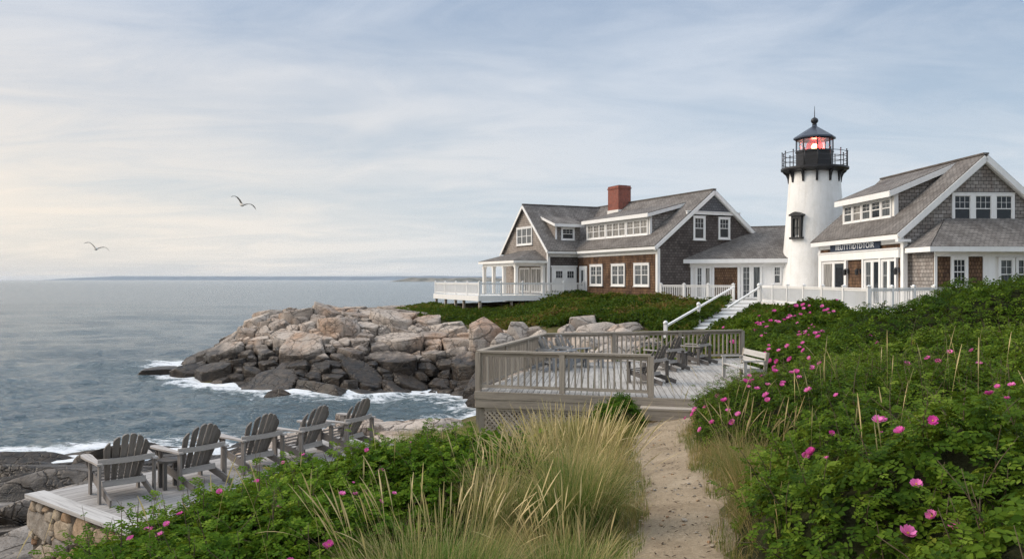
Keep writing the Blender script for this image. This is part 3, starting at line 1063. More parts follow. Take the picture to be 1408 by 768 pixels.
def fractured_rock(name, label, poly, box, radii, tries, yaw, mat, rng, stretch=(1.0, 1.0), gap=0.05, top=0.30, topvar=0.22, tiltvar=0.13, follow=0.75, p=16, rough=0.03, tz=None, deep=1.6, sharp=30, pack=0.97, shear=0.12, big=14):
    """jointed bedrock: every block is the cell between its neighbours' joints, cut off by its own tilted top"""
    tf = tz or T0
    f = inpoly(poly)
    c, s = math.cos(yaw), math.sin(yaw)
    S = []
    P = np.zeros((0, 3))
    for (r0, r1), n in zip(radii, tries):
        X = rng.uniform(box[0], box[1], n)
        Y = rng.uniform(box[2], box[3], n)
        for x, y in zip(X, Y):
            if not f(x, y):
                continue
            q = ((x * c + y * s) / stretch[0], (-x * s + y * c) / stretch[1])
            r = rng.uniform(r0, r1)
            if len(P):
                d = np.hypot(P[:, 0] - q[0], P[:, 1] - q[1])
                if np.any(d < pack * (P[:, 2] + r)):
                    continue
            P = np.vstack([P, (*q, r)])
            S.append((x, y))
    S = np.array(S)
    e = 0.8
    z = tf(S[:, 0], S[:, 1])
    gx_ = np.clip((tf(S[:, 0] + e, S[:, 1]) - tf(S[:, 0] - e, S[:, 1])) / (2 * e), -1.3, 1.3)
    gy_ = np.clip((tf(S[:, 0], S[:, 1] + e) - tf(S[:, 0], S[:, 1] - e)) / (2 * e), -1.3, 1.3)
    Vs, Fs, Ts, off = [], [], [], 0
    for k in range(len(P)):
        r = P[k, 2]
        D, Fq = CS[big if r > 0.7 else (12 if r > 0.42 else 9)]
        d = P[:, :2] - P[k, :2]
        L = np.hypot(d[:, 0], d[:, 1])
        nb = np.where((L > 1e-6) & (L < 2.4 * (r + P[:, 2]) + 0.2))[0]
        N = [np.array([d[j, 0] / L[j], d[j, 1] / L[j], rng.normal() * shear]) for j in nb]
        H = [(L[j] ** 2 + r * r - P[j, 2] ** 2) / (2 * L[j]) - gap * rng.uniform(0.4, 1.3) for j in nb]
        for a in np.arange(6) * math.pi / 3:
            N.append(np.array([math.cos(a), math.sin(a), 0.0]))
            H.append(r * 1.7)
        gu, gv = (gx_[k] * c + gy_[k] * s) * stretch[0], (-gx_[k] * s + gy_[k] * c) * stretch[1]
        N.append(np.array([-gu * follow + rng.normal() * tiltvar, -gv * follow + rng.normal() * tiltvar, 1.0]))
        H.append(max(0.16, r * (top + rng.normal() * topvar)) * math.sqrt(1 + (gu * follow) ** 2 + (gv * follow) ** 2) * 0.9)
        for _ in range(3):                                      # broken corners
            a = rng.uniform(0, 6.283)
            N.append(np.array([math.cos(a), math.sin(a), rng.uniform(0.5, 1.3)]))
            H.append(r * rng.uniform(0.75, 1.15))
        N.append(np.array([0, 0, -1.0]))
        H.append(r * deep)
        N = np.array(N)
        N /= np.linalg.norm(N, axis=1)[:, None]
        H = np.maximum(np.array(H), 0.06)
        q = np.maximum(D @ N.T, 0) / H[None]
        rad = (q ** p).sum(1) ** (-1.0 / p)
        V = D * rad[:, None]
        w = V + np.array([P[k, 0], P[k, 1], z[k]])
        V = V * (1 + (fbm(w[:, 0] * 1.3, w[:, 1] * 1.3, w[:, 2] * 1.3, oct=4, seed=5, gain=0.6) - 0.5)[:, None] * rough * 4)
        uu, vv = (V[:, 0] + P[k, 0]) * stretch[0], (V[:, 1] + P[k, 1]) * stretch[1]
        Vs.append(np.stack([uu * c - vv * s, uu * s + vv * c, V[:, 2] + z[k]], 1))
        Fs.append(Fq + off)
        off += len(V)
        Ts.append(np.full(len(V), rng.uniform(0, 1)))
    o = np_mesh(name, np.vstack(Vs), np.vstack(Fs), mat, tint=np.concatenate(Ts), smooth=True)
    o.data.set_sharp_from_angle(angle=R(sharp))
    return tag(o, label, None, kind='structure')


rng_r = np.random.default_rng(31)
fractured_rock('rock_headland', 'blocky pinkish granite headland dropping to dark wet rock at the sea', HEAD, (-29, 3, 44, 78),
               [(0.85, 1.35), (0.5, 0.85), (0.3, 0.5), (0.19, 0.28)], [170, 1300, 7000, 12000], R(-32), M['rock'], rng_r, (1.55, 0.80), 0.035, 0.42, 0.19, 0.15, 0.62, 40, 0.042, big=16, sharp=20)
# the rock base under the blocks so that no soil shows between them
hx = np.arange(-31, 4.5, 0.4)
hy = np.arange(43, 80, 0.4)
HX, HY = np.meshgrid(hx, hy)
inside_h = np.vectorize(inpoly(HEAD))(HX, HY)
HZ = T0(HX, HY) + (fbm(HX * 0.8, HY * 0.8, oct=5, seed=31) - 0.45) * 0.9
kk = np.arange(HX.size).reshape(HX.shape)
fq = np.stack([kk[:-1, :-1], kk[:-1, 1:], kk[1:, 1:], kk[1:, :-1]], -1).reshape(-1, 4)
ok = inside_h.ravel()[fq].all(1)
tag(np_mesh('rock_bed', np.stack([HX, HY, HZ - 0.7], -1).reshape(-1, 3), fq[ok], M['rock'], tint=np.full(HX.size, 0.3), smooth=True), 'cracked bedrock between the headland blocks', kind='structure')

fractured_rock('rock_shelf', 'dark layered rock ledges along the water left of the chairs', SHELF,
               (-34, -4, 9, 37), [(0.6, 0.9), (0.36, 0.6), (0.22, 0.34)], [500, 2600, 9000], R(24), M['rock_ledge'], rng_r, (2.6, 0.9), 0.035, 0.50, 0.42, 0.22, 0.6, 13, 0.06)
fractured_rock('rock_slabs', 'pale rounded granite slabs below the stone terrace corner', [(-9.0, 15.0), (-11.5, 12.6), (-13.0, 8.5), (-10.5, 6.0), (-6.8, 6.3), (-6.4, 9.0), (-7.6, 11.8), (-8.0, 14.5)],
          (-13, -5.5, 6, 16), [(0.6, 0.9), (0.4, 0.6), (0.22, 0.34)], [160, 700, 2500], R(24), M['rock_dry'], rng_r, (1.9, 0.9), 0.03, 0.55, 0.3, 0.16, 0.6, 10, 0.05)


def tz_out(x, y):
    x = np.asarray(x, dtype=float)
    y = np.asarray(y, dtype=float)
    return np.maximum(T0(x, y), -4.75 - 0.055 * np.maximum(0, y - 21.5) - 0.10 * np.maximum(0, -5.5 - x) + 0.02 * (x + 3))


fractured_rock('rock_outcrop', 'smooth pinkish granite outcrop between the chairs and the timber deck', [(-6.4, 20), (-6.8, 26.0), (-5.2, 29.5), (-3.0, 30), (-2.2, 27), (-2.1, 22.5), (-2.6, 19.3), (-4.4, 18.2)],
               (-7, -1.5, 18, 31), [(0.5, 0.75), (0.32, 0.5), (0.2, 0.3)], [120, 900, 3500], R(12), M['rock_dry'], rng_r, (1.6, 1.0), 0.025, 0.45, 0.28, 0.14, 0.6, 14, 0.04, tz=tz_out)

# small wave-washed rocks standing off the shore, and single boulders on the slope
def boulder(name, x, y, size, yaw, mat, label, cat='rock', z=None, tilt=(0, 0), ex=3.6, group=None, sink=0.22, chops=5, seed=1):
    V, Fq = rock_block(np.random.default_rng(seed * 7 + 3), size, yaw, tilt, 14, ex + 1.5, chops + 2, 0.05, seed)
    zb = t1(x, y) if z is None else z
    o = np_mesh(name, V, Fq, mat, tint=np.full(len(V), 0.3 + 0.5 * ((seed * 0.37) % 1.0)), smooth=True)
    o.data.set_sharp_from_angle(angle=R(24))
    o.location = (x, y, zb + size[2] * (0.5 - sink))
    return tag(o, label, cat, group)


boulder('sea_rock', -25.6, 60.6, (3.8, 2.2, 1.5), R(15), M['rock'], 'low black rock awash left of the headland tip', z=-7.4, seed=2)
boulder('sea_rock', -23.4, 59.6, (2.6, 1.8, 1.7), R(-20), M['rock'], 'dark pointed rock joining the awash ledge to the headland', z=-7.3, seed=3)
boulder('sea_rock', -14.0, 49.6, (1.9, 1.2, 1.0), R(5), M['rock'], 'small black rock with surf in front of the headland cliff', z=-7.35, seed=4)
boulder('sea_rock', -18.3, 31.6, (1.7, 1.0, 0.7), R(-10), M['rock_ledge'], 'small rounded dark rock in the surf left of the chairs', z=-7.15, seed=5)
boulder('boulder', -1.7, 52.4, (2.2, 2.0, 2.3), R(30), M['boulder'], 'largest squared tan boulder beside the left rail of the timber deck', cat='boulder', z=-4.1, seed=6, ex=5.0)
boulder('boulder', 0.25, 51.5, (1.6, 1.3, 1.2), R(-15), M['boulder'], 'round pale boulder right of the largest tan boulder', cat='boulder', z=-3.6, seed=7)
boulder('boulder', -0.6, 50.2, (1.5, 1.4, 1.5), R(50), M['boulder'], 'reddish upright boulder just behind the left deck rail', cat='boulder', z=-4.4, seed=8)
boulder('boulder', 4.35, 48.6, (1.9, 1.5, 1.2), R(-10), M['boulder'], 'rusty brown boulder at the top of the slope rock pile', cat='boulder', z=-2.95, seed=9)
boulder('boulder', 4.75, 46.6, (2.2, 1.7, 1.2), R(24), M['boulder'], 'broad pale boulder in the middle of the slope rock pile', cat='boulder', z=-3.25, seed=10)
boulder('boulder', 6.15, 45.6, (2.4, 1.2, 1.0), R(38), M['boulder'], 'long slanting slab at the right of the slope rock pile', cat='boulder', z=-3.2, tilt=(0.1, -0.45), seed=11)
boulder('boulder', 3.2, 47.8, (1.1, 0.95, 0.7), R(0), M['boulder'], 'small pale boulder at the left of the slope rock pile', cat='boulder', z=-3.15, seed=12)
rock_mass('rock_rubble', 'tumbled granite rubble behind the back rail of the timber deck', [(-0.5, 44), (1.5, 40), (4.5, 38.5), (7.0, 40.5), (7.6, 43), (6.4, 45.5), (4, 47.2), (1.5, 48.5)],
          (-1, 8, 38, 49), [(0.55, 0.85), (0.3, 0.5)], [260, 1100], R(20), M['boulder'], rng_r, 0.95, (1.15, 1.0), 0.05, 0.6, 0.78)
# ------------------------------------------------------------------ building helpers (all in the building's local axes, z from its floor)
def slab(mb, pts2, o, u, n, th, v=(0, 0, 1)):
    """flat wall polygon pts2 [(u, v)] counter-clockwise seen from outside; outer face through o, body th inward"""
    o, u, n, v = Vector(o), Vector(u), Vector(n), Vector(v)
    pts = [o + u * a + v * b - n * th for a, b in pts2]
    mb.prism(pts, n * th)


def wall(parent, mat, pts2, o, u, n, th=0.14, name='wall'):
    mb = MB()
    slab(mb, pts2, o, u, n, th)
    return mb.build(name, mat, parent)


def window(parent, o, u, n, w, h, sashes=1, cols=2, rows=(2, 2), glass='glass', trim=0.10, sill=True, frame='paint', name='window', depth=0.075, rail=True):
    """o: lower left corner of the outer trim on the wall face, u to the right seen from outside, n outward"""
    o, u, n = Vector(o), Vector(u).normalized(), Vector(n).normalized()
    z = Vector((0, 0, 1))
    mb = MB()

    def bar(u0, u1, v0, v1, d0, d1):
        a = [o + u * uu + z * vv + n * dd for dd in (d0, d1) for uu, vv in ((u0, v0), (u1, v0), (u1, v1), (u0, v1))]
        mb.hexa([a[0], a[1], a[5], a[4], a[3], a[2], a[6], a[7]], u if abs(u1 - u0) > abs(v1 - v0) else z)
    d0, d1 = 0.003, depth
    bar(0, trim, 0, h, d0, d1)
    bar(w - trim, w, 0, h, d0, d1)
    bar(trim, w - trim, h - trim, h, d0, d1)
    bar(trim, w - trim, 0, trim * 0.8, d0, d1)
    if sill:
        bar(-0.05, w + 0.05, -0.045, -0.002, d0, depth + 0.04)
        bar(-0.03, w + 0.03, h + 0.002, h + 0.035, d0, depth + 0.025)
    panes = []
    mw = 0.07
    iw = (w - 2 * trim - (sashes - 1) * mw) / sashes
    for s in range(sashes):
        a = trim + s * (iw + mw)
        b = a + iw
        if s:
            bar(a - mw, a, trim * 0.8, h - trim, d0, d1 - 0.012)
        v0, v1 = trim * 0.8, h - trim
        st = 0.036
        bar(a, a + st, v0, v1, 0.016, 0.048)
        bar(b - st, b, v0, v1, 0.016, 0.048)
        bar(a + st, b - st, v0, v0 + st, 0.016, 0.048)
        bar(a + st, b - st, v1 - st, v1, 0.016, 0.048)
        vm = (v0 + v1) / 2
        if rail:
            bar(a + st, b - st, vm - 0.025, vm + 0.025, 0.016, 0.052)
        segs = [(v0 + st, vm - 0.025, rows[1]), (vm + 0.025, v1 - st, rows[0])] if rail else [(v0 + st, v1 - st, rows[0])]
        mu = 0.017
        for (p, q, rn) in segs:
            for r in range(1, rn):
                vv = p + (q - p) * r / rn
                bar(a + st, b - st, vv - mu / 2, vv + mu / 2, 0.020, 0.036)
            if rn > 1 or not rail:
                for c in range(1, cols):
                    uu = a + st + (b - a - 2 * st) * c / cols
                    bar(uu - mu / 2, uu + mu / 2, p, q, 0.020, 0.040)
        panes.append((a + 0.01, b - 0.01, v0 + 0.01, v1 - 0.01))
    f = mb.build(name, M[frame], parent)
    for a, b, c, d in panes:
        pm = MB()
        pts = [o + u * uu + z * vv + n * dd for dd in (0.006, 0.018) for uu, vv in ((a, c), (b, c), (b, d), (a, d))]
        pm.hexa([pts[0], pts[1], pts[5], pts[4], pts[3], pts[2], pts[6], pts[7]])
        pm.build('pane', M[glass], f)
    return f


def roof_plane(mb, a, b, c, d, th=0.13):
    """a,b,c,d: corners counter-clockwise seen from above, of the underside; thickness upward"""
    a, b, c, d = (Vector(p) for p in (a, b, c, d))
    n = (b - a).cross(d - a).normalized()
    if n.z < 0:
        n = -n
    mb.prism([a, b, c, d], n * th, (b - a).normalized())


def railing(parent, a, b, h=1.0, spacing=0.14, mat='paint', post_every=2.0, ends=(True, True), post=0.12, name='railing', cap=True, bal=0.038, topw=0.10, posts=None):
    """rail with balusters between a and b (points at floor level); returns the railing part; the posts are its children"""
    a, b = Vector(a), Vector(b)
    L = (b - a).length
    d = (b - a) / L
    mb = MB()
    up = Vector((0, 0, 1))
    mb.rt().beam(a + up * (h - 0.03), b + up * (h - 0.03), topw, 0.05)
    mb.rt().beam(a + up * (h - 0.105), b + up * (h - 0.105), 0.045, 0.075)
    mb.rt().beam(a + up * 0.12, b + up * 0.12, 0.05, 0.075)
    nb = max(1, int(L / spacing))
    for k in range(nb):
        p = a + d * (L * (k + 0.5) / nb)
        mb.rt().beam(p + up * 0.155, p + up * (h - 0.14), bal, bal, d)
    r = mb.build(name, M[mat], parent)
    npst = max(1, int(round(L / post_every)))
    for k in range(npst + 1):
        if (k == 0 and not ends[0]) or (k == npst and not ends[1]):
            continue
        p = a + d * (L * k / npst)
        pm = MB()
        pm.rt()
        pm.beam(p + up * 0.002, p + up * (h + (0.05 if cap else -0.052)), post, post, d)
        if cap:
            q = p + up * (h + 0.05)
            pm.beam(q, q + up * 0.035, post + 0.05, post + 0.05, d)
            pm.beam(q + up * 0.035, q + up * 0.085, post * 0.9, post * 0.9, d, w2=0.03, h2=0.03)
        pm.build('post', M[mat], r)
    return r


# ================================================================== main house
ZF = -1.25
TH = math.atan2(0.415, 0.91)
main = empty('shingled_house', (10.27, 58.0, ZF), TH, 'large brown shingled house with red brick chimney and porch beside the white deck', 'house')
z_ = lambda z: z - ZF
WD, LN = 9.64, 20.3
ZE, ZR = 2.55, 6.42
PIT = (ZR - ZE) / (WD / 2)
YW0, YW1, XW = 11.5, 20.4, -2.8
YWM = (YW0 + YW1) / 2
PW = (ZR - 0.05 - ZE) / ((YW1 - YW0) / 2)
b0 = z_(ZF - 0.75)
# walls
wall(main, M['shingle_dark'], [(0, b0), (WD, b0), (WD, z_(ZE)), (7.05, z_(ZE + (WD - 7.05) * PIT)), (2.6, z_(ZE + 2.6 * PIT)), (0, z_(ZE))], (0, 0, 0), (1, 0, 0), (0, -1, 0))
wall(main, M['shingle_blue'], [(2.62, z_(4.83)), (7.02, z_(4.83)), (WD / 2, z_(ZR) - 0.02)], (0, -0.10, 0), (1, 0, 0), (0, -1, 0), 0.10)
wall(main, M['shingle_brown'], [(0, b0), (YW0 - 0.14, b0), (YW0 - 0.14, z_(ZE)), (0, z_(ZE))], (0, YW0, 0), (0, -1, 0), (-1, 0, 0))
wall(main, M['shingle_dark'], [(0, b0), (LN - 0.14, b0), (LN - 0.14, z_(ZE)), (0, z_(ZE))], (WD, 0.14, 0), (0, 1, 0), (1, 0, 0))
wall(main, M['shingle_dark'], [(0, b0), (WD, b0), (WD, z_(ZE)), (WD / 2, z_(ZR)), (0, z_(ZE))], (WD, LN, 0), (-1, 0, 0), (0, 1, 0))
# wing
wall(main, M['shingle_dark'], [(0.14, b0), (-XW, b0), (-XW, z_(ZE)), (0.14, z_(ZE))], (XW, YW0, 0), (1, 0, 0), (0, -1, 0))
wall(main, M['shingle_weathered'], [(0, b0), (YW1 - YW0, b0), (YW1 - YW0, z_(ZE)), ((YW1 - YW0) / 2, z_(ZR - 0.05)), (0, z_(ZE))], (XW, YW1, 0), (0, -1, 0), (-1, 0, 0))
wall(main, M['shingle_weathered'], [(0, b0), (-XW + 0.3, b0), (-XW + 0.3, z_(ZE)), (0, z_(ZE))], (0.3, YW1, 0), (-1, 0, 0), (0, 1, 0))
# roofs: main and wing
OV, OR = 0.34, 0.22
mb = MB()
roof_plane(mb, (-OV, -OR, z_(ZE - OV * PIT)), (WD / 2, -OR, z_(ZR)), (WD / 2, LN + OR, z_(ZR)), (-OV, LN + OR, z_(ZE - OV * PIT)))
roof_plane(mb, (WD / 2, -OR, z_(ZR)), (WD + OV, -OR, z_(ZE - OV * PIT)), (WD + OV, LN + OR, z_(ZE - OV * PIT)), (WD / 2, LN + OR, z_(ZR)))
rz = z_(ZR) + 0.13 / math.cos(math.atan(PIT))
mb.beam((WD / 2, -OR - 0.01, rz - 0.02), (WD / 2, LN + OR, rz - 0.02), 0.30, 0.09)
roof = mb.build('roof', M['roof'], main)
mb = MB()
zr2 = ZR - 0.05
roof_plane(mb, (XW - OR, YW0 - OV, z_(ZE - OV * PW)), (WD / 2, YW0 - OV, z_(ZE - OV * PW)), (WD / 2, YWM, z_(zr2)), (XW - OR, YWM, z_(zr2)), 0.125)
roof_plane(mb, (XW - OR, YWM, z_(zr2)), (WD / 2, YWM, z_(zr2)), (WD / 2, YW1 + OV, z_(ZE - OV * PW)), (XW - OR, YW1 + OV, z_(ZE - OV * PW)), 0.125)
rz2 = z_(zr2) + 0.125 / math.cos(math.atan(PW))
mb.beam((XW - OR - 0.01, YWM, rz2 - 0.02), (WD / 2, YWM, rz2 - 0.02), 0.28, 0.08)
mb.build('roof', M['roof'], main)
# white trim: eaves, rakes, corner boards, gable return
mb = MB()
ez = z_(ZE - OV * PIT)
mb.box(-OV - 0.03, -OR, ez - 0.16, -OV + 0.02, YW0 - OV - 0.05, ez + 0.12)
mb.box(-OV + 0.02, 0.03, ez - 0.15, 0.003, YW0 - OV - 0.05, ez - 0.07)
mb.box(-0.035, 0.02, ez - 0.46, -0.003, YW0 - 0.03, ez - 0.15)
mb.box(XW - OR, YW0 - OV - 0.03, ez - 0.16, 0.0 - OV - 0.04, YW0 - OV + 0.02, ez + 0.12)
mb.box(XW + 0.02, YW0 - 0.035, ez - 0.42, -0.04, YW0 - 0.003, ez - 0.13)
mb.box(WD + OV - 0.02, -OR, ez - 0.16, WD + OV + 0.03, LN, ez + 0.12)
for sgn in (0, 1):
    x0, x1 = (-OV, WD / 2) if sgn == 0 else (WD + OV, WD / 2)
    A, B = Vector((x0, -OR - 0.03, z_(ZE - OV * PIT) - 0.06)), Vector((x1, -OR - 0.03, z_(ZR) - 0.06))
    mb.beam(A, B, 0.055, 0.24, (0, 0, 1))
    mb.beam(A + Vector((0, 0.12, -0.15)), B + Vector((0, 0.12, -0.15)), 0.20, 0.10)
    A, B = Vector((XW - OR - 0.03, (YW0 - OV) if sgn == 0 else (YW1 + OV), z_(ZE - OV * PW) - 0.05)), Vector((XW - OR - 0.03, YWM, z_(zr2) - 0.05))
    mb.beam(A, B, 0.055, 0.21)
mb.box(2.45, -0.155, z_(4.70), 7.2, -0.003, z_(4.88))
mb.box(2.40, -0.21, z_(4.885), 7.25, -0.003, z_(4.93))
mb.box(-0.035, -0.035, b0, 0.20, -0.003, ez - 0.10)
mb.box(-0.035, -0.003, b0, -0.003, 0.20, ez - 0.47)
mb.box(WD - 0.2, -0.035, b0, WD + 0.035, -0.003, ez - 0.10)
mb.box(XW - 0.035, YW0 - 0.035, b0, XW + 0.18, YW0 - 0.003, ez - 0.10)
mb.box(XW - 0.035, YW0 - 0.003, b0, XW - 0.003, YW0 + 0.18, ez - 0.10)
mb.box(XW - 0.035, YW1 - 0.18, b0, XW - 0.003, YW1 + 0.03, ez - 0.10)
mb.build('white_trim', M['paint'], main)
# long dormer with its strip of windows
XD, YD0, YD1 = 0.72, 2.0, 11.35
zt, zb = 4.82, ZE + XD * PIT
dor = wall(main, M['paint_warm'], [(0, z_(zb) - 0.1), (YD1 - YD0, z_(zb) - 0.1), (YD1 - YD0, z_(zt)), (0, z_(zt))], (XD, YD1, 0), (0, -1, 0), (-1, 0, 0), 0.12, 'dormer')
sl_ = 0.27
xm = (zt - ZE + 0.0 - sl_ * XD) / (PIT - sl_)
ck = MB()
for yy, nn in ((YD0, -1), (YD1, 1)):
    pts = [(XD + 0.12, z_(zb) - 0.1), (xm + 0.2, z_(ZE + xm * PIT) - 0.05), (xm, z_(zt + sl_ * (xm - XD))), (XD + 0.12, z_(zt))]
    if nn < 0:
        slab(ck, pts, (0, yy, 0), (1, 0, 0), (0, -1, 0), 0.12)
    else:
        slab(ck, [(-a, b) for a, b in reversed(pts)], (0, yy, 0), (-1, 0, 0), (0, 1, 0), 0.12)
    ck.build('cheek', M['shingle_grey'], dor)
    ck = MB()
rf = MB()
ovx = 0.34
roof_plane(rf, (XD - ovx, YD0 - 0.22, z_(zt - sl_ * ovx)), (xm + 0.45, YD0 - 0.22, z_(zt + sl_ * (xm + 0.45 - XD))), (xm + 0.45, YD1 + 0.2, z_(zt + sl_ * (xm + 0.45 - XD))), (XD - ovx, YD1 + 0.2, z_(zt - sl_ * ovx)), 0.11)
rf.build('dormer_roof', M['roof'], dor)
tr = MB()
fz = z_(zt - sl_ * ovx)
tr.box(XD - ovx - 0.04, YD0 - 0.24, fz - 0.18, XD - ovx + 0.02, YD1 + 0.2, fz + 0.10)
tr.beam((XD - ovx - 0.02, YD0 - 0.25, fz - 0.06), (xm + 0.35, YD0 - 0.25, z_(zt + sl_ * (xm + 0.35 - XD)) - 0.06), 0.05, 0.24)
tr.box(XD - 0.03, YD0 - 0.03, z_(zb) - 0.05, XD + 0.16, YD0 - 0.003, z_(zt) - 0.08)
tr.build('dormer_trim', M['paint'], dor)
ww = (YD1 - YD0 - 0.5) / 3
for k in range(3):
    window(main, (XD - 0.003, YD1 - 0.2 - k * (ww + 0.05), z_(zb + 0.16)), (0, -1, 0), (-1, 0, 0), ww, zt - zb - 0.46, 3, 2, (2, 1), ('glass_curtain', 'glass_curtain', 'glass_curtain')[k], 0.12)
# small shed dormer on the wing
XS0, XS1, YS = -1.72, 0.62, YW0 + 0.75
zs0, zs1 = ZE + 0.75 * PW, 4.62
dor2 = wall(main, M['shingle_grey'], [(0, z_(zs0) - 0.1), (XS1 - XS0, z_(zs0) - 0.1), (XS1 - XS0, z_(zs1)), (0, z_(zs1))], (XS0, YS, 0), (1, 0, 0), (0, -1, 0), 0.12, 'dormer')
s2 = 0.30
ym = 0.75 + (zs1 - zs0) / (PW - s2)
ck = MB()
slab(ck, [(-(YW0 + ym + 0.15), z_(ZE + (ym) * PW) - 0.05), (-(YS + 0.12), z_(zs0) - 0.1), (-(YS + 0.12), z_(zs1)), (-(YW0 + ym), z_(zs1 + s2 * (ym - 0.75)))], (XS0, 0, 0), (0, -1, 0), (-1, 0, 0), 0.12)
ck.build('cheek', M['shingle_weathered'], dor2)
ck = MB()
slab(ck, [((YS + 0.12), z_(zs0) - 0.1), ((YW0 + ym + 0.15), z_(ZE + (ym) * PW) - 0.05), ((YW0 + ym), z_(zs1 + s2 * (ym - 0.75))), ((YS + 0.12), z_(zs1))], (XS1, 0, 0), (0, 1, 0), (1, 0, 0), 0.12)
ck.build('cheek', M['shingle_weathered'], dor2)
rf = MB()
roof_plane(rf, (XS0 - 0.2, YS - 0.3, z_(zs1 - s2 * 0.3)), (XS1 + 0.2, YS - 0.3, z_(zs1 - s2 * 0.3)), (XS1 + 0.2, YW0 + ym + 0.5, z_(zs1 + s2 * (ym - 0.25))), (XS0 - 0.2, YW0 + ym + 0.5, z_(zs1 + s2 * (ym - 0.25))), 0.10)
rf.build('dormer_roof', M['roof'], dor2)
tr = MB()
fz = z_(zs1 - s2 * 0.3)
tr.box(XS0 - 0.22, YS - 0.35, fz - 0.15, XS1 + 0.2, YS - 0.29, fz + 0.09)
tr.beam((XS0 - 0.22, YS - 0.33, fz - 0.04), (XS0 - 0.22, YW0 + ym + 0.3, z_(zs1 + s2 * (ym - 0.45)) - 0.04), 0.05, 0.2)
tr.box(XS0 - 0.03, YS - 0.03, z_(zs0) - 0.05, XS0 + 0.13, YS - 0.003, z_(zs1) - 0.05)
tr.build('dormer_trim', M['paint'], dor2)
window(main, (XS0 + 0.52, YS - 0.003, z_(zs0 + 0.10)), (1, 0, 0), (0, -1, 0), 1.25, zs1 - zs0 - 0.38, 1, 3, (2, 1), 'glass', 0.12)
# wall windows
for y0, y1 in ((7.47, 9.45), (4.2, 6.15), (0.98, 2.98)):
    window(main, (-0.003, y1, z_(-0.50)), (0, -1, 0), (-1, 0, 0), y1 - y0, 1.68, 2, 2, (2, 1), 'glass_grey', 0.14)
window(main, (3.06, -0.003, z_(2.85)), (1, 0, 0), (0, -1, 0), 1.06, 1.72, 1, 3, (2, 1), 'glass', 0.13)
window(main, (5.30, -0.003, z_(2.95)), (1, 0, 0), (0, -1, 0), 1.06, 1.60, 1, 3, (2, 1), 'glass', 0.13)
window(main, (XW - 0.003, YWM + 1.55, z_(2.98)), (0, -1, 0), (-1, 0, 0), 3.1, 1.55, 3, 1, (1, 1), 'glass_grey', 0.13)
# narrow glazed door and wide white garden door
dn = MB()
dn.box(-0.06, 9.95, z_(ZF), -0.003, 11.2, z_(1.1))
dd = dn.build('door', M['paint'], main)
window(dd, (-0.062, 10.9, z_(-0.6)), (0, -1, 0), (-1, 0, 0), 0.62, 1.45, 1, 1, (1, 1), 'glass_grey', 0.06, False, name='window', rail=False)
dn = MB()
for a, b, c, d, e in ((-2.48, -0.18, ZF, 1.02, 0.045),):
    dn.box(a, YW0 - e, z_(c), b, YW0 - 0.003, z_(d))
dn.box(-2.55, YW0 - 0.10, z_(1.02), -0.11, YW0 - 0.003, z_(1.14))
for xx in (-2.48, -1.40, -0.26):
    dn.box(xx, YW0 - 0.075, z_(ZF), xx + 0.08, YW0 - 0.046, z_(1.0))
dn.box(-2.39, YW0 - 0.07, z_(-0.2), -0.27, YW0 - 0.046, z_(-0.1))
dd = dn.build('door', M['paint'], main)
for xx in (-2.2, -1.14):
    window(dd, (xx, YW0 - 0.047, z_(0.05)), (1, 0, 0), (0, -1, 0), 0.78, 0.72, 1, 3, (2,), 'glass', 0.05, False, rail=False, depth=0.05)
# chimney
ch = MB()
cxm, cym = WD / 2 - 0.55, 11.9
ch.box(cxm - 0.62, cym - 0.85, z_(5.2), cxm + 0.62, cym + 0.85, z_(7.72))
ch.box(cxm - 0.67, cym - 0.90, z_(7.722), cxm + 0.67, cym + 0.90, z_(7.82))
ch.box(cxm - 0.62, cym - 0.85, z_(7.822), cxm + 0.62, cym + 0.85, z_(7.98))
co = ch.build('chimney', M['brick'], roof)
fl = MB()
fl.box(cxm - 0.66, cym - 0.89, z_(5.2), cxm + 0.66, cym + 0.89, z_(5.92))
fl.build('flashing', M['paint_warm'], roof)
cap = MB()
cap.box(cxm - 0.42, cym - 0.6, z_(7.983), cxm + 0.42, cym + 0.6, z_(8.03))
cap.build('flue_cap', M['black'], roof)
# porch on the wing's gable
PX0, PY0, PY1 = -5.45, 12.0, 18.7
pe, pt_ = 1.48, 2.42
mb = MB()
A1, A2, A3, A4 = (PX0 - 0.4, PY0 - 0.4, z_(pe)), (XW, PY0 - 0.4, z_(pe)), (XW, PY1 + 0.4, z_(pe)), (PX0 - 0.4, PY1 + 0.4, z_(pe))
h1, h2 = (XW - 0.003, PY0 + 1.9, z_(pt_)), (XW - 0.003, PY1 - 1.9, z_(pt_))
for poly in ((A1, A2, h1), (A4, A1, h1, h2), (A3, A4, h2)):
    p = [Vector(q) for q in poly]
    mb.prism(p, Vector((0, 0, 0.09)))
mb.build('porch_roof', M['roof'], main)
mb = MB()
mb.box(PX0 - 0.42, PY0 - 0.42, z_(pe) - 0.14, XW - 0.003, PY0 - 0.36, z_(pe) + 0.05)
mb.box(PX0 - 0.42, PY0 - 0.36, z_(pe) - 0.14, PX0 - 0.36, PY1 + 0.42, z_(pe) + 0.05)
mb.box(PX0 - 0.36, PY0 - 0.36, z_(pe) - 0.10, XW - 0.003, PY1 + 0.36, z_(pe) - 0.06)
mb.box(PX0 - 0.12, PY0 - 0.12, z_(pe) - 0.38, XW - 0.004, PY0 + 0.08, z_(pe) - 0.103)
mb.box(PX0 - 0.12, PY0 + 0.083, z_(pe) - 0.38, PX0 + 0.08, PY1 + 0.1, z_(pe) - 0.103)
mb.build('porch_beam', M['paint_warm'], main)
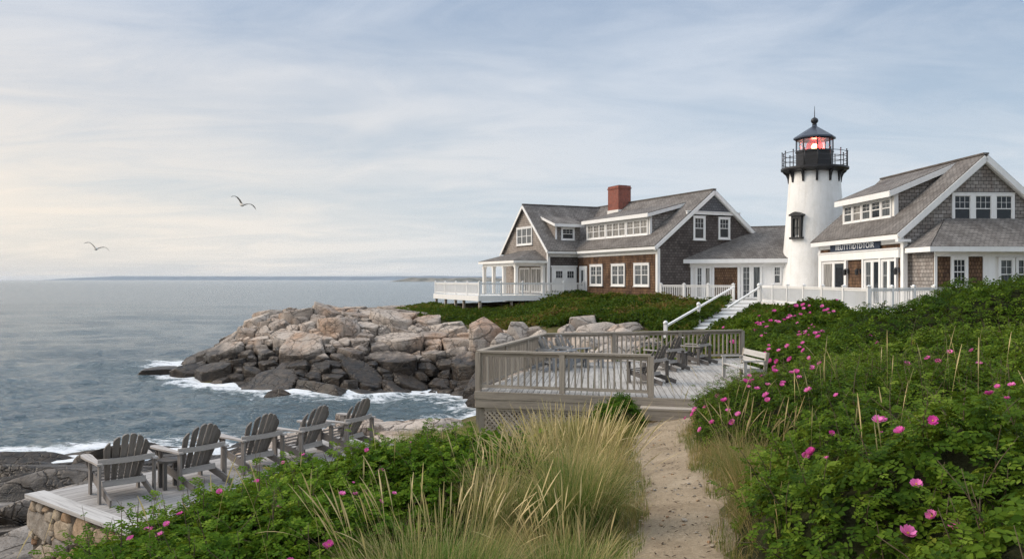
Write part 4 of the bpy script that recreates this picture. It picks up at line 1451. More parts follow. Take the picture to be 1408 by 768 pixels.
for (cx_, cy_) in ((PX0, PY0), (PX0, PY0 + 2.4), (PX0, PY0 + 4.6), (PX0, PY1), (XW - 0.18, PY0)):
    mb = MB()
    mb.box(cx_ - 0.13, cy_ - 0.13, 0.0, cx_ + 0.13, cy_ + 0.13, z_(pe) - 0.383)
    mb.box(cx_ - 0.17, cy_ - 0.17, z_(pe) - 0.50, cx_ + 0.17, cy_ + 0.17, z_(pe) - 0.386)
    mb.build('porch_column', M['paint_warm'], main)
for y0 in (12.6, 14.9):
    window(main, (XW - 0.003, y0 + 2.0, z_(-1.1)), (0, -1, 0), (-1, 0, 0), 2.0, 2.1, 2, 2, (1,), 'glass_curtain', 0.10, False, rail=False)
# ================================================================== white deck round the wing
deckw = empty('white_deck', (10.27, 58.0, ZF), TH, 'white painted deck on stilts with picket railing round the porch of the large house', 'deck')
DX0, DY0, DY1 = -9.47, 10.15, 20.6
mb = MB()
for k in range(int((DY1 - DY0) / 0.15)):
    y0 = DY0 + k * 0.15
    mb.rt().box(DX0, y0, -0.05, (XW - 0.05) if y0 > YW0 - 0.16 else -0.05, y0 + 0.142, -0.01)
mb.build('floor_boards', M['paint_warm'], deckw)
mb = MB()
mb.box(DX0 - 0.06, DY0 - 0.06, -0.42, -0.06, DY0 - 0.003, 0.0)
mb.box(DX0 - 0.06, DY0 - 0.003, -0.42, DX0 - 0.003, DY1 + 0.05, 0.0)
mb.build('fascia', M['paint'], deckw)
railing(deckw, (DX0 + 0.08, DY1 - 0.1, 0), (DX0 + 0.08, DY0 + 0.08, 0), 1.0, 0.13, 'paint', 2.6)
railing(deckw, (DX0 + 0.08, DY0 + 0.08, 0), (-0.2, DY0 + 0.08, 0), 1.0, 0.14, 'paint', 1.9, (False, True))
for (cx_, cy_) in ((DX0 + 0.15, 10.3), (DX0 + 0.15, 13.7), (DX0 + 0.15, 15.6), (DX0 + 0.15, 18.0), (DX0 + 0.15, 20.4), (-6.6, 10.4), (-3.8, 10.4)):
    mb = MB()
    wp = Matrix.Rotation(TH, 3, 'Z') @ Vector((cx_, cy_, 0)) + Vector((10.27, 58, 0))
    zb_ = t1(wp.x, wp.y) - 0.3
    mb.rt().box(cx_ - 0.09, cy_ - 0.09, zb_ - ZF, cx_ + 0.09, cy_ + 0.09, -0.052)
    mb.build('stilt', M['wood_rail'], deckw)

# ================================================================== low connecting building
ZC = -1.35
THC = math.atan2(-0.418, 0.908)
low = empty('connecting_building', (12.8, 59.2, ZC), THC, 'low white walled building with long shingle roof between the large house and the lighthouse', 'building')
zc = lambda z: z - ZC
LC = 7.4
ecz, rcz, dep = 1.52, 3.85, 5.2
pc = (rcz - ecz) / dep
wall(low, M['paint'], [(1.9, -0.6), (LC, -0.6), (LC, zc(ecz) + 0.02), (1.9, zc(ecz) + 0.02)], (0, 0, 0), (1, 0, 0), (0, -1, 0))
wall(low, M['paint_warm'], [(-0.6, -0.6), (1.9, -0.6), (1.9, zc(ecz) + 0.02), (-0.6, zc(ecz) + 0.02)], (0, 0, 0), (1, 0, 0), (0, -1, 0))
wall(low, M['shingle_brown'], [(1.72, -0.6), (3.38, -0.6), (3.38, zc(1.18)), (1.72, zc(1.18))], (0, -0.035, 0), (1, 0, 0), (0, -1, 0), 0.032)
wall(low, M['paint'], [(0, -0.6), (dep * 2, -0.6), (dep * 2, zc(ecz)), (dep, zc(rcz)), (0, zc(ecz))], (LC, 0.14, 0), (0, 1, 0), (1, 0, 0))
mb = MB()
roof_plane(mb, (-0.95, -0.42, zc(ecz - 0.42 * pc)), (LC + 0.25, -0.42, zc(ecz - 0.42 * pc)), (LC + 0.25, dep, zc(rcz)), (0.35, dep, zc(rcz)), 0.13)
roof_plane(mb, (0.35, dep, zc(rcz)), (LC + 0.25, dep, zc(rcz)), (LC + 0.25, dep * 2 + 0.4, zc(ecz - 0.4 * pc)), (1.4, dep * 2 + 0.4, zc(ecz - 0.4 * pc)), 0.13)
mb.beam((0.35, dep, zc(rcz) + 0.13), (LC + 0.25, dep, zc(rcz) + 0.13), 0.3, 0.08)
mb.build('roof', M['roof'], low)
mb = MB()
fz = zc(ecz - 0.42 * pc)
mb.box(-0.97, -0.47, fz - 0.18, LC + 0.25, -0.41, fz + 0.10)
mb.box(-0.6, -0.40, fz - 0.15, LC, -0.003, fz - 0.08)
mb.box(-0.6, -0.04, fz - 0.48, LC, -0.003, fz - 0.153)
for xx in (0.10, 1.60, 3.38):
    mb.box(xx, -0.07, -0.5, xx + 0.16, -0.003, fz - 0.49)
mb.build('white_trim', M['paint'], low)


def glass_door(parent, o, u, n, w, h, leaves=2, glass=('glass_grey', 'glass'), cols=2, rows=4, frame='paint'):
    """glazed door set: an outer frame with door leaves, each with its pane"""
    o, u, n = Vector(o), Vector(u).normalized(), Vector(n).normalized()
    lw = w / leaves
    d = None
    for k in range(leaves):
        d = window(parent, o + u * (lw * k + 0.004), u, n, lw - 0.008, h, 1, cols if k == 0 else 1, (rows if k == 0 else 1,), glass[k % len(glass)], 0.11, False, frame, 'door', 0.07, False)
    return d


glass_door(low, (0.42, -0.003, 0.0), (1, 0, 0), (0, -1, 0), 1.16, 2.3, 2, ('glass_grey', 'glass_curtain'), 2, 4)
glass_door(low, (3.62, -0.003, 0.0), (1, 0, 0), (0, -1, 0), 1.42, 2.42, 2, ('glass_grey', 'glass_grey'), 2, 5)
window(low, (5.76, -0.003, 1.02), (1, 0, 0), (0, -1, 0), 0.58, 1.28, 1, 3, (2, 1), 'glass_grey', 0.09)

# ================================================================== lighthouse
LX, LY, LZ = 20.8, 56.5, -1.4
lh = empty('lighthouse', (LX, LY, LZ), 0, 'white tapered lighthouse tower with black lantern gallery and glowing red lamp', 'lighthouse')
zl = lambda z: z - LZ
mb = MB()
prof = [(2.36, -0.6), (2.34, 0.0)]
for k in range(1, 13):
    f = k / 12
    prof.append((2.34 - 0.70 * (f ** 0.90), zl(7.30) * f))
mb.lathe(prof, seg=64)
mb.build('tower', M['stucco'], lh)
mb = MB()
mb.lathe([(1.66, zl(7.303)), (1.9, zl(7.34)), (2.16, zl(7.46)), (2.22, zl(7.50)), (2.22, zl(7.62)), (2.12, zl(7.64)), (0.5, zl(7.66))], seg=48, smooth=False)
mb.build('gallery', M['black'], lh)
for k in range(12):
    a = math.pi / 12 + k * math.pi / 6
    c, s = math.cos(a), math.sin(a)
    mb = MB()
    pts = [(1.60, 6.62), (1.74, 6.62), (1.78, 6.95), (1.88, 7.18), (2.06, 7.34), (2.06, 7.44), (1.62, 7.36)]
    w2 = 0.07
    mb.prism([Vector((r * c + s * w2, r * s - c * w2, zl(z))) for r, z in pts], Vector((-s * 2 * w2, c * 2 * w2, 0)))
    mb.build('bracket', M['black'], lh)
mb = MB()
NP = 16
for k in range(NP):
    a = 2 * math.pi * (k + 0.35) / NP
    p = Vector((2.12 * math.cos(a), 2.12 * math.sin(a), 0))
    mb.tube([p + Vector((0, 0, zl(7.60))), p + Vector((0, 0, zl(8.72)))], 0.032, 6)
    mb.lathe([(0.0, 0.0), (0.05, 0.03), (0.05, 0.07), (0.0, 0.10)], p + Vector((0, 0, zl(8.70))), 8)
for zz in (7.95, 8.28, 8.62):
    ring = [Vector((2.12 * math.cos(2 * math.pi * k / 48), 2.12 * math.sin(2 * math.pi * k / 48), zl(zz))) for k in range(49)]
    mb.tube(ring, 0.022, 5)
mb.build('gallery_railing', M['black'], lh)
ROT8 = math.pi / 8 + R(11)
mb = MB()
mb.lathe([(1.22, zl(7.655)), (1.22, zl(8.66)), (1.27, zl(8.68)), (1.27, zl(8.76)), (1.05, zl(8.77))], seg=8, smooth=False, rot=ROT8)
mb.build('lantern_base', M['black'], lh)
mb = MB()
for k in range(8):
    a = ROT8 + k * math.pi / 4
    p = Vector((1.20 * math.cos(a), 1.20 * math.sin(a), 0))
    mb.beam(p + Vector((0, 0, zl(8.76))), p + Vector((0, 0, zl(9.62))), 0.07, 0.07, (p.x, p.y, 0))
    q = Vector((1.20 * math.cos(a + math.pi / 4), 1.20 * math.sin(a + math.pi / 4), 0))
    mb.beam(p + Vector((0, 0, zl(8.80))), q + Vector((0, 0, zl(8.80))), 0.05, 0.05)
    mb.beam(p + Vector((0, 0, zl(9.58))), q + Vector((0, 0, zl(9.58))), 0.05, 0.05)
lf = mb.build('lantern_frame', M['black'], lh)
tg = NT('clear lantern glass')
gl_ = tg.n('ShaderNodeBsdfGlossy', {'Color': (1, 1, 1), 'Roughness': 0.03}).outputs[0]
tp_ = tg.n('ShaderNodeBsdfTransparent', {'Color': (0.93, 0.95, 0.96)}).outputs[0]
M['clear'] = tg.finish(tg.n('ShaderNodeMixShader', {0: 0.10, 1: tp_, 2: gl_}).outputs[0])
for k in range(8):
    a, b = ROT8 + k * math.pi / 4, ROT8 + (k + 1) * math.pi / 4
    p, q = Vector((1.17 * math.cos(a), 1.17 * math.sin(a), 0)), Vector((1.17 * math.cos(b), 1.17 * math.sin(b), 0))
    mb = MB()
    mb.beam(p + (q - p) * 0.03 + Vector((0, 0, zl(9.19))), q + (p - q) * 0.03 + Vector((0, 0, zl(9.19))), 0.012, 0.76)
    mb.build('lantern_pane', M['clear'], lf)
mb = MB()
mb.lathe([(1.36, zl(9.60)), (1.40, zl(9.64)), (1.38, zl(9.74)), (0.72, zl(10.16)), (0.18, zl(10.50)), (0.14, zl(10.62))], seg=8, smooth=False, rot=ROT8)
mb.build('lantern_roof', M['lantern_roof'], lh)
mb = MB()
mb.lathe([(0.10, 0), (0.17, 0.03), (0.12, 0.08), (0.17, 0.13), (0.235, 0.22), (0.25, 0.30), (0.21, 0.42), (0.10, 0.50), (0.03, 0.54), (0.024, 0.85), (0.012, 1.30)], (0, 0, zl(10.60)), 18)
mb.build('finial', M['black'], lh)
mb = MB()
mb.lathe([(0.0, -0.22), (0.14, -0.18), (0.22, 0.0), (0.14, 0.18), (0.0, 0.22)], (0, 0, zl(9.10)), 16)
lmp = mb.build('lamp', m_emit('red beacon lamp', (1.0, 0.42, 0.18), 26.0), lh)
mb = MB()
mb.lathe([(0.36, zl(8.77)), (0.42, zl(8.80)), (0.42, zl(8.84)), (0.20, zl(8.86))], seg=16)
mb.build('lamp_stand', M['black'], lh)
tg = NT('red signal lens')
rl = tg.n('ShaderNodeBsdfTransparent', {'Color': (1.0, 0.50, 0.46)}).outputs[0]
rg = tg.n('ShaderNodeEmission', {'Color': (1.0, 0.10, 0.10), 'Strength': 0.16}).outputs[0]
M['red_lens'] = tg.finish(tg.n('ShaderNodeAddShader', {0: rl, 1: rg}).outputs[0])
mb = MB()
mb.lathe([(0.40, zl(8.87)), (0.52, zl(9.0)), (0.55, zl(9.15)), (0.50, zl(9.34)), (0.34, zl(9.52))], seg=24)
mb.build('red_lens', M['red_lens'], lh)
pl = bpy.data.lights.new('beacon_light', 'POINT')
pl.energy = 160
pl.color = (1.0, 0.15, 0.10)
pl.shadow_soft_size = 0.25
plo = bpy.data.objects.new('beacon_light', pl)
COL.objects.link(plo)
plo.location = (LX, LY, 9.40)
# tower window, on the face turned to the left of the path
ta = R(-90 - 54)
tn = Vector((math.cos(ta), math.sin(ta), 0))
tu = Vector((-tn.y, tn.x, 0))
tro = tn * 1.86 - tu * 0.36 + Vector((0, 0, zl(2.85)))
mb = MB()
bw = 0.72


def tb(u0, u1, v0, v1, d0, d1):
    a = [tro + tu * uu + Vector((0, 0, vv)) + tn * dd for dd in (d0, d1) for uu, vv in ((u0, v0), (u1, v0), (u1, v1), (u0, v1))]
    mb.hexa([a[0], a[1], a[5], a[4], a[3], a[2], a[6], a[7]])


tb(-0.02, 0.12, 0, 1.42, -0.4, 0.26)
tb(bw - 0.12, bw + 0.02, 0, 1.42, -0.4, 0.26)
tb(0.12, bw - 0.12, 1.24, 1.42, -0.4, 0.26)
tb(-0.12, bw + 0.12, -0.14, -0.003, -0.4, 0.34)
mb.prism([tro + tu * uu + Vector((0, 0, vv)) - tn * 0.4 for uu, vv in ((-0.14, 1.423), (bw + 0.14, 1.423), (bw + 0.14, 1.52), (bw * 0.75, 1.66), (bw * 0.5, 1.70), (bw * 0.25, 1.66), (-0.14, 1.52))], tn * 0.76)
for uu in (0.36,):
    tb(uu - 0.02, uu + 0.02, 0, 1.24, 0.12, 0.17)
tb(0.12, bw - 0.12, 0.60, 0.66, 0.12, 0.18)
wf = mb.build('window', M['black'], lh)
mb = MB()
tb(0.12, bw - 0.12, 0.0, 1.24, 0.05, 0.10)
mb.build('pane', M['glass_curtain'], wf)

# ================================================================== right-hand house
ZH = -1.40
THR = math.atan2(0.05, 1.0)
rh = empty('gabled_shop_house', (20.03, 42.0, ZH), THR, 'grey shingled gable house with navy sign board facing the white terrace', 'house')
zh = lambda z: z - ZH
WR, LR = 8.36, 10.2
RE, RR = 2.62, 6.28
PR = (RR - RE) / (WR / 2)
wall(rh, M['shingle_grey'], [(0, -0.8), (WR, -0.8), (WR, zh(RE)), (WR / 2, zh(RR)), (0, zh(RE))], (0, 0, 0), (1, 0, 0), (0, -1, 0))
wall(rh, M['shingle_grey'], [(0, -0.8), (WR, -0.8), (WR, zh(RE)), (WR / 2, zh(RR)), (0, zh(RE))], (WR, LR, 0), (-1, 0, 0), (0, 1, 0))
wall(rh, M['shingle_brown'], [(0.14, -0.8), (LR - 0.14, -0.8), (LR - 0.14, zh(RE)), (0.14, zh(RE))], (0, LR, 0), (0, -1, 0), (-1, 0, 0))
wall(rh, M['shingle_grey'], [(0.14, -0.8), (LR - 0.14, -0.8), (LR - 0.14, zh(RE)), (0.14, zh(RE))], (WR, 0, 0), (0, 1, 0), (1, 0, 0))
mb = MB()
ov = 0.42
orr = 0.24
ezr = zh(RE - ov * PR)
roof_plane(mb, (-ov, -orr, ezr), (WR / 2, -orr, zh(RR)), (WR / 2, LR + orr, zh(RR)), (-ov, LR + orr, ezr))
roof_plane(mb, (WR / 2, -orr, zh(RR)), (WR + ov, -orr, ezr), (WR + ov, LR + orr, ezr), (WR / 2, LR + orr, zh(RR)))
mb.beam((WR / 2, -orr - 0.01, zh(RR) + 0.15), (WR / 2, LR + orr, zh(RR) + 0.15), 0.3, 0.09)
mb.build('roof', M['roof'], rh)
mb = MB()
mb.box(-ov - 0.04, -orr, ezr - 0.20, -ov + 0.02, LR + orr, ezr + 0.12)
mb.box(-ov + 0.02, 0.0, ezr - 0.17, -0.003, LR, ezr - 0.09)
mb.box(-0.06, 0.0, ezr - 0.40, -0.003, LR, ezr - 0.173)
for sgn in (0, 1):
    x0 = -ov if sgn == 0 else WR + ov
    A, B = Vector((x0, -orr - 0.03, ezr - 0.07)), Vector((WR / 2, -orr - 0.03, zh(RR) - 0.07))
    mb.beam(A, B, 0.055, 0.28)
    mb.beam(A + Vector((0, 0.13, -0.18)), B + Vector((0, 0.13, -0.18)), 0.22, 0.10)
mb.box(-ov - 0.04, -orr - 0.05, ezr - 0.34, 0.22, -0.02, ezr - 0.205)
# corner boards, beam and posts of the shop front
mb.box(-0.06, -0.04, -0.5, 0.17, -0.003, ezr - 0.35)
mb.box(-0.06, -0.003, -0.5, -0.003, 0.24, ezr - 0.41)
mb.box(-0.06, LR - 0.24, -0.5, -0.003, LR + 0.03, ezr - 0.41)
mb.box(-0.16, 0.242, zh(1.13), -0.003, LR - 0.242, zh(1.58))
mb.box(-0.22, 0.22, zh(1.583), -0.003, LR - 0.22, zh(1.64))
for yy in (9.70, 6.30, 4.20, 2.28, 0.62):
    mb.box(-0.14, yy - 0.08, -0.3, -0.003, yy + 0.08, zh(1.127))
mb.build('white_trim', M['paint'], rh)
# sign
mb = MB()
mb.box(-0.13, 2.25, zh(1.66), -0.066, 8.35, zh(2.10))
sg = mb.build('sign_board', M['sign'], rh)
txt = bpy.data.curves.new('lettering', 'FONT')
txt.body = 'IIEUTTTIDTDTOIR'
txt.align_x = 'CENTER'
txt.align_y = 'CENTER'
txt.size = 0.47
txt.extrude = 0.012
txt.space_character = 1.12
tmp = bpy.data.objects.new('lettering_curve', txt)
COL.objects.link(tmp)
bpy.context.view_layer.update()
tme = bpy.data.meshes.new_from_object(tmp.evaluated_get(bpy.context.evaluated_depsgraph_get()))
bpy.data.objects.remove(tmp)
to = bpy.data.objects.new('lettering', tme)
COL.objects.link(to)
tme.materials.clear()
tme.materials.append(M['letter'])
to.parent = sg
to.location = (-0.145, 5.2, zh(1.88))
to.rotation_euler = (R(90), 0, R(-90))
to.scale = (1.12, 0.92, 1)
# shop front doors
glass_door(rh, (-0.003, 9.62, 0.0), (0, -1, 0), (-1, 0, 0), 3.1, 2.5, 2, ('glass_curtain', 'glass'), 1, 1)
glass_door(rh, (-0.003, 4.12, 0.0), (0, -1, 0), (-1, 0, 0), 1.76, 2.5, 2, ('glass_grey', 'glass'), 1, 3)
glass_door(rh, (-0.003, 2.20, 0.0), (0, -1, 0), (-1, 0, 0), 1.50, 2.5, 2, ('glass_grey', 'glass'), 1, 3)
# wall lanterns
for yy in (6.10, 4.62, 0.36):
    mb = MB()
    mb.box(-0.07, yy - 0.07, zh(0.35), -0.005, yy + 0.07, zh(0.62))
    mb.beam((-0.07, yy, zh(0.56)), (-0.24, yy, zh(0.62)), 0.03, 0.03)
    mb.lathe([(0.02, 0.34), (0.05, 0.30), (0.14, 0.24), (0.12, 0.22), (0.10, 0.0), (0.04, -0.04)], (-0.26, yy, zh(0.28)), 6, False)
    mb.build('wall_lantern', M['black'], rh)
# dormers, left and right slope
for side in (0, 1):
    mxx = (lambda x: x) if side == 0 else (lambda x: WR - x)
    YA, YB, XA = 2.3, 8.5, 0.72
    zt, zb = 4.82, RE + XA * PR
    n_v = (-1, 0, 0) if side == 0 else (1, 0, 0)
    if side == 0:
        dr = wall(rh, M['paint_warm'], [(0, zh(zb) - 0.1), (YB - YA, zh(zb) - 0.1), (YB - YA, zh(zt)), (0, zh(zt))], (XA, YB, 0), (0, -1, 0), n_v, 0.12, 'dormer')
    else:
        dr = wall(rh, M['paint_warm'], [(0, zh(zb) - 0.1), (YB - YA, zh(zb) - 0.1), (YB - YA, zh(zt)), (0, zh(zt))], (WR - XA, YA, 0), (0, 1, 0), n_v, 0.12, 'dormer')
    s3 = 0.42
    xm = XA + (zt - zb) / (PR - s3)
    xm = min(xm, WR / 2 - 0.12)
    ck = MB()
    for yy, nn in ((YA, -1), (YB, 1)):
        pts = [(XA + 0.12, zh(zb) - 0.1), (xm, zh(RE + xm * PR) - 0.12), (xm, zh(zt + s3 * (xm - XA))), (XA + 0.12, zh(zt))]
        q = [Vector((mxx(a), yy, b)) for a, b in pts]
        if (nn > 0) == (side == 0):
            q.reverse()
        ck.prism(q, Vector((0, 0.12 if nn < 0 else -0.12, 0)))
        ck.build('cheek', M['shingle_grey'], dr)
        ck = MB()
    rf = MB()
    ovx = 0.38
    q = [(XA - ovx, YA - 0.24, zh(zt - s3 * ovx)), (xm + 0.1, YA - 0.24, zh(zt + s3 * (xm + 0.1 - XA))), (xm + 0.1, YB + 0.22, zh(zt + s3 * (xm + 0.1 - XA))), (XA - ovx, YB + 0.22, zh(zt - s3 * ovx))]
    q = [(mxx(a), b, c) for a, b, c in q]
    if side:
        q.reverse()
    roof_plane(rf, *q, 0.12)
    rf.build('dormer_roof', M['roof'], dr)
    tr = MB()
    fz = zh(zt - s3 * ovx)
    xa, xb = sorted((mxx(XA - ovx - 0.04), mxx(XA - ovx + 0.02)))
    tr.box(xa, YA - 0.26, fz - 0.22, xb, YB + 0.22, fz + 0.11)
    tr.beam((mxx(XA - ovx - 0.02), YA - 0.27, fz - 0.07), (mxx(xm + 0.05), YA - 0.27, zh(zt + s3 * (xm + 0.05 - XA)) - 0.07), 0.05, 0.28)
    xa, xb = sorted((mxx(XA - 0.03), mxx(XA + 0.2)))
    tr.box(xa, YA - 0.03, zh(zb) - 0.05, xb, YA - 0.003, zh(zt) - 0.1)
    tr.build('dormer_trim', M['paint'], dr)
    if side == 0:
        wv = (YB - YA - 0.5) / 5
        for k in range(5):
            window(rh, (XA - 0.003, YB - 0.25 - k * wv - 0.01, zh(zb + 0.14)), (0, -1, 0), n_v, wv - 0.02, zt - zb - 0.50, 1, 2, (2, 1), ('glass_grey', 'glass_curtain', 'glass_grey', 'glass', 'glass_grey')[k], 0.09)
# triple window in the gable
for k in range(3):
    window(rh, (2.50 + k * 1.10, -0.003, zh(2.86)), (1, 0, 0), (0, -1, 0), 1.10, 1.56, 1, 3, (2, 1), 'glass', 0.13)
# small lean-to porch in front of the gable
PYF, PX1 = -2.1, 9.6
mb = MB()
slab(mb, [(0.40, -0.8), (2.9, -0.8), (2.9, zh(1.42)), (0.40, zh(1.42))], (0, PYF, 0), (1, 0, 0), (0, -1, 0), 0.14)
mb.build('lean_to_wall', M['shingle_brown'], rh)
wall(rh, M['shingle_grey'], [(0.0, -0.8), (-PYF - 0.143, -0.8), (-PYF - 0.143, zh(1.42)), (0.0, zh(1.42))], (0.40, 0 - 0.003, 0), (0, -1, 0), (-1, 0, 0), 0.14, 'lean_to_wall')
mb = MB()
slab(mb, [(2.903, -0.8), (PX1, -0.8), (PX1, zh(1.42)), (2.903, zh(1.42))], (0, PYF, 0), (1, 0, 0), (0, -1, 0), 0.14)
mb.build('lean_to_wall', M['paint_warm'], rh)
mb = MB()
le, lt = 1.48, 3.02
E1, E2 = Vector((-0.02, PYF - 0.36, zh(le))), Vector((PX1 + 0.4, PYF - 0.36, zh(le)))
H1, H2 = Vector((2.15, -0.004, zh(lt))), Vector((PX1 + 0.4, -0.004, zh(lt)))
B1 = Vector((-0.02, -0.004, zh(le)))
mb.prism([E1, E2, H2, H1], Vector((0, -0.05, 0.11)))
mb.prism([B1, E1, H1], Vector((-0.03, 0, 0.11)))
mb.build('lean_to_roof', M['roof'], rh)
mb = MB()
mb.box(-0.06, PYF - 0.45, zh(le) - 0.14, PX1 + 0.4, PYF - 0.40, zh(le) + 0.10)
mb.box(-0.09, PYF - 0.45, zh(le) - 0.14, -0.06, -0.26, zh(le) + 0.10)
mb.box(-0.05, PYF - 0.40, zh(le) - 0.10, PX1 + 0.3, PYF - 0.04, zh(le) - 0.05)
mb.box(0.36, PYF - 0.05, zh(1.12), PX1, PYF - 0.003, zh(le) - 0.103)
for a, b in ((0.36, 0.50), (2.80, 3.40)):
    mb.box(a, PYF - 0.05, -0.6, b, PYF - 0.003, zh(1.117))
mb.build('white_trim', M['paint'], rh)
window(rh, (1.18, PYF - 0.003, zh(-0.35)), (1, 0, 0), (0, -1, 0), 0.86, 1.46, 1, 3, (2, 2), 'glass', 0.13)
for xx in (3.56, 4.44, 5.32):
    window(rh, (xx, PYF - 0.003, zh(-0.55)), (1, 0, 0), (0, -1, 0), 0.82, 1.62, 1, 2, (2, 1), 'glass_grey', 0.11)

# ================================================================== white terrace between the buildings
ZT = -1.42
terr = empty('white_terrace', (15.45, 35.6, ZT), 0, 'white platform terrace with picket railing in front of the sign board and lighthouse', 'terrace')
TO = Vector((15.45, 35.6, 0))
poly = [(15.45, 35.6), (19.9, 38.7), (24.0, 39.5), (24.0, 41.2), (20.4, 41.6), (19.6, 52.2), (19.5, 56.0), (12.9, 59.0), (10.35, 57.6), (14.6, 54.0), (16.0, 53.0)]
mb = MB()
mb.prism([Vector((x, y, -0.16)) - Vector((TO.x, TO.y, 0)) for x, y in poly], Vector((0, 0, 0.155)))
mb.build('terrace_floor', M['paint_warm'], terr)
mb = MB()
for (a, b) in (((16.0, 53.0), (15.45, 35.6)), ((15.45, 35.6), (19.9, 38.7)), ((19.9, 38.7), (24.0, 39.5)), ((10.35, 57.6), (14.6, 54.0))):
    A, B = Vector((*a, 0)) - TO, Vector((*b, 0)) - TO
    nrm = (B - A).cross(Vector((0, 0, 1))).normalized()
    off = nrm * 0.035
    mb.beam(A + off + Vector((0, 0, -0.22)), B + off + Vector((0, 0, -0.22)), 0.06, 0.45)
    mb.beam(A + off * 0.2 + Vector((0, 0, -0.80)), B + off * 0.2 + Vector((0, 0, -0.80)), 0.04, 0.65)
mb.build('fascia', M['paint_warm'], terr)


def tl(x, y):
    return Vector((x, y, 0)) - TO


railing(terr, tl(16.02, 53.0), tl(15.50, 35.7), 1.05, 0.13, 'paint', 2.85, (True, True), 0.15)
railing(terr, tl(15.50, 35.7), tl(19.9, 38.75), 1.05, 0.14, 'paint', 1.75, (False, True), 0.15)
railing(terr, tl(19.9, 38.75), tl(23.9, 39.55), 1.05, 0.14, 'paint', 2.0, (False, True), 0.15)
railing(terr, tl(10.42, 57.5), tl(14.55, 54.05), 1.05, 0.14, 'paint', 1.75, (True, True), 0.15)

# ================================================================== white stairs from the terrace down to the timber deck
S0, S1 = Vector((15.3, 53.45, ZT)), Vector((8.6, 41.7, -3.35))
st = empty('white_stairs', tuple(S1), 0, 'white garden stairs with sloping handrails climbing from behind the timber deck to the terrace', 'stairs')
dirv = (S0 - S1)
run = Vector((dirv.x, dirv.y, 0))
Lr = run.length
rd = run / Lr
sd = Vector((rd.y, -rd.x, 0))
NS = 11
for k in range(NS):
    mb = MB()
    a = rd * (Lr * k / NS)
    h = (S0.z - S1.z) * (k + 1) / NS
    c0, c1 = a - rd * 0.06, a + rd * (Lr / NS)
    w = 0.80
    z0, z1 = h - 0.07, h - 0.012
    mb.hexa([c0 - sd * w + Vector((0, 0, z0)), c0 + sd * w + Vector((0, 0, z0)), c1 + sd * w + Vector((0, 0, z0)), c1 - sd * w + Vector((0, 0, z0)),
             c0 - sd * w + Vector((0, 0, z1)), c0 + sd * w + Vector((0, 0, z1)), c1 + sd * w + Vector((0, 0, z1)), c1 - sd * w + Vector((0, 0, z1))])
    zr = h - (S0.z - S1.z) / NS - 0.45
    d0, d1 = a, a + rd * 0.04
    mb.hexa([d0 - sd * (w - 0.03) + Vector((0, 0, zr)), d0 + sd * (w - 0.03) + Vector((0, 0, zr)), d1 + sd * (w - 0.03) + Vector((0, 0, zr)), d1 - sd * (w - 0.03) + Vector((0, 0, zr)),
             d0 - sd * (w - 0.03) + Vector((0, 0, z0 - 0.002)), d0 + sd * (w - 0.03) + Vector((0, 0, z0 - 0.002)), d1 + sd * (w - 0.03) + Vector((0, 0, z0 - 0.002)), d1 - sd * (w - 0.03) + Vector((0, 0, z0 - 0.002))])
    mb.build('step', M['paint'], st)
for side, f0 in ((-1, 0.0), (1, 0.42)):
    mb = MB()
    A = rd * (Lr * f0) + sd * (0.84 * side) + Vector((0, 0, (S0.z - S1.z) * f0 + 0.95))
    B = rd * (Lr * 1.0) + sd * (0.84 * side) + Vector((0, 0, (S0.z - S1.z) + 0.95))
    mb.beam(A, B, 0.10, 0.10)
    hr = mb.build('handrail', M['paint'], st)
    for f in ((0.0, 0.42) if side < 0 else (0.97,)):
        P = rd * (Lr * f) + sd * (0.84 * side) + Vector((0, 0, (S0.z - S1.z) * f))
        mb = MB()
        mb.beam(P + Vector((0, 0, -0.5)), P + Vector((0, 0, 1.06)), 0.17, 0.17, rd)
        mb.lathe([(0.06, 0), (0.12, 0.03), (0.125, 0.10), (0.07, 0.18), (0.0, 0.2)], P + Vector((0, 0, 1.05)), 10)
        mb.build('newel_post', M['paint'], hr)
# ================================================================== timber deck
def clip_poly(poly, n, c):
    """keep the part of a 2-D polygon with p.n <= c"""
    out = []
    for i in range(len(poly)):
        a, b = poly[i], poly[(i + 1) % len(poly)]
        da, db = a[0] * n[0] + a[1] * n[1] - c, b[0] * n[0] + b[1] * n[1] - c
        if da <= 0:
            out.append(a)
        if (da < 0 < db) or (db < 0 < da):
            t = da / (da - db)
            out.append((a[0] + (b[0] - a[0]) * t, a[1] + (b[1] - a[1]) * t))
    return out


def deck_boards(mb, poly, ang, width, gap, z0, z1, maxlen=4.2):
    """planks laid across polygon poly along direction ang"""
    d = (math.cos(ang), math.sin(ang))
    n = (-d[1], d[0])
    lo = min(p[0] * n[0] + p[1] * n[1] for p in poly)
    hi = max(p[0] * n[0] + p[1] * n[1] for p in poly)
    k = 0
    while lo + k * width < hi:
        a, b = lo + k * width, lo + (k + 1) * width - gap
        q = clip_poly(clip_poly(poly, n, b), (-n[0], -n[1]), -a)
        k += 1
        if len(q) < 3:
            continue
        s = [p[0] * d[0] + p[1] * d[1] for p in q]
        cuts = [min(s)]
        cuts.append(cuts[0] + rnd.uniform(0.4, 1.0) * maxlen)
        while cuts[-1] < max(s):
            cuts.append(cuts[-1] + maxlen)
        for c0, c1 in zip(cuts, cuts[1:]):
            r = clip_poly(clip_poly(q, d, c1 - 0.003), (-d[0], -d[1]), -c0)
            if len(r) >= 3:
                mb.rt()
                dz = rnd.uniform(-0.002, 0.002)
                mb.prism([Vector((p[0], p[1], z0)) for p in r], Vector((0, 0, z1 - z0 + dz)), Vector((d[0], d[1], 0)))


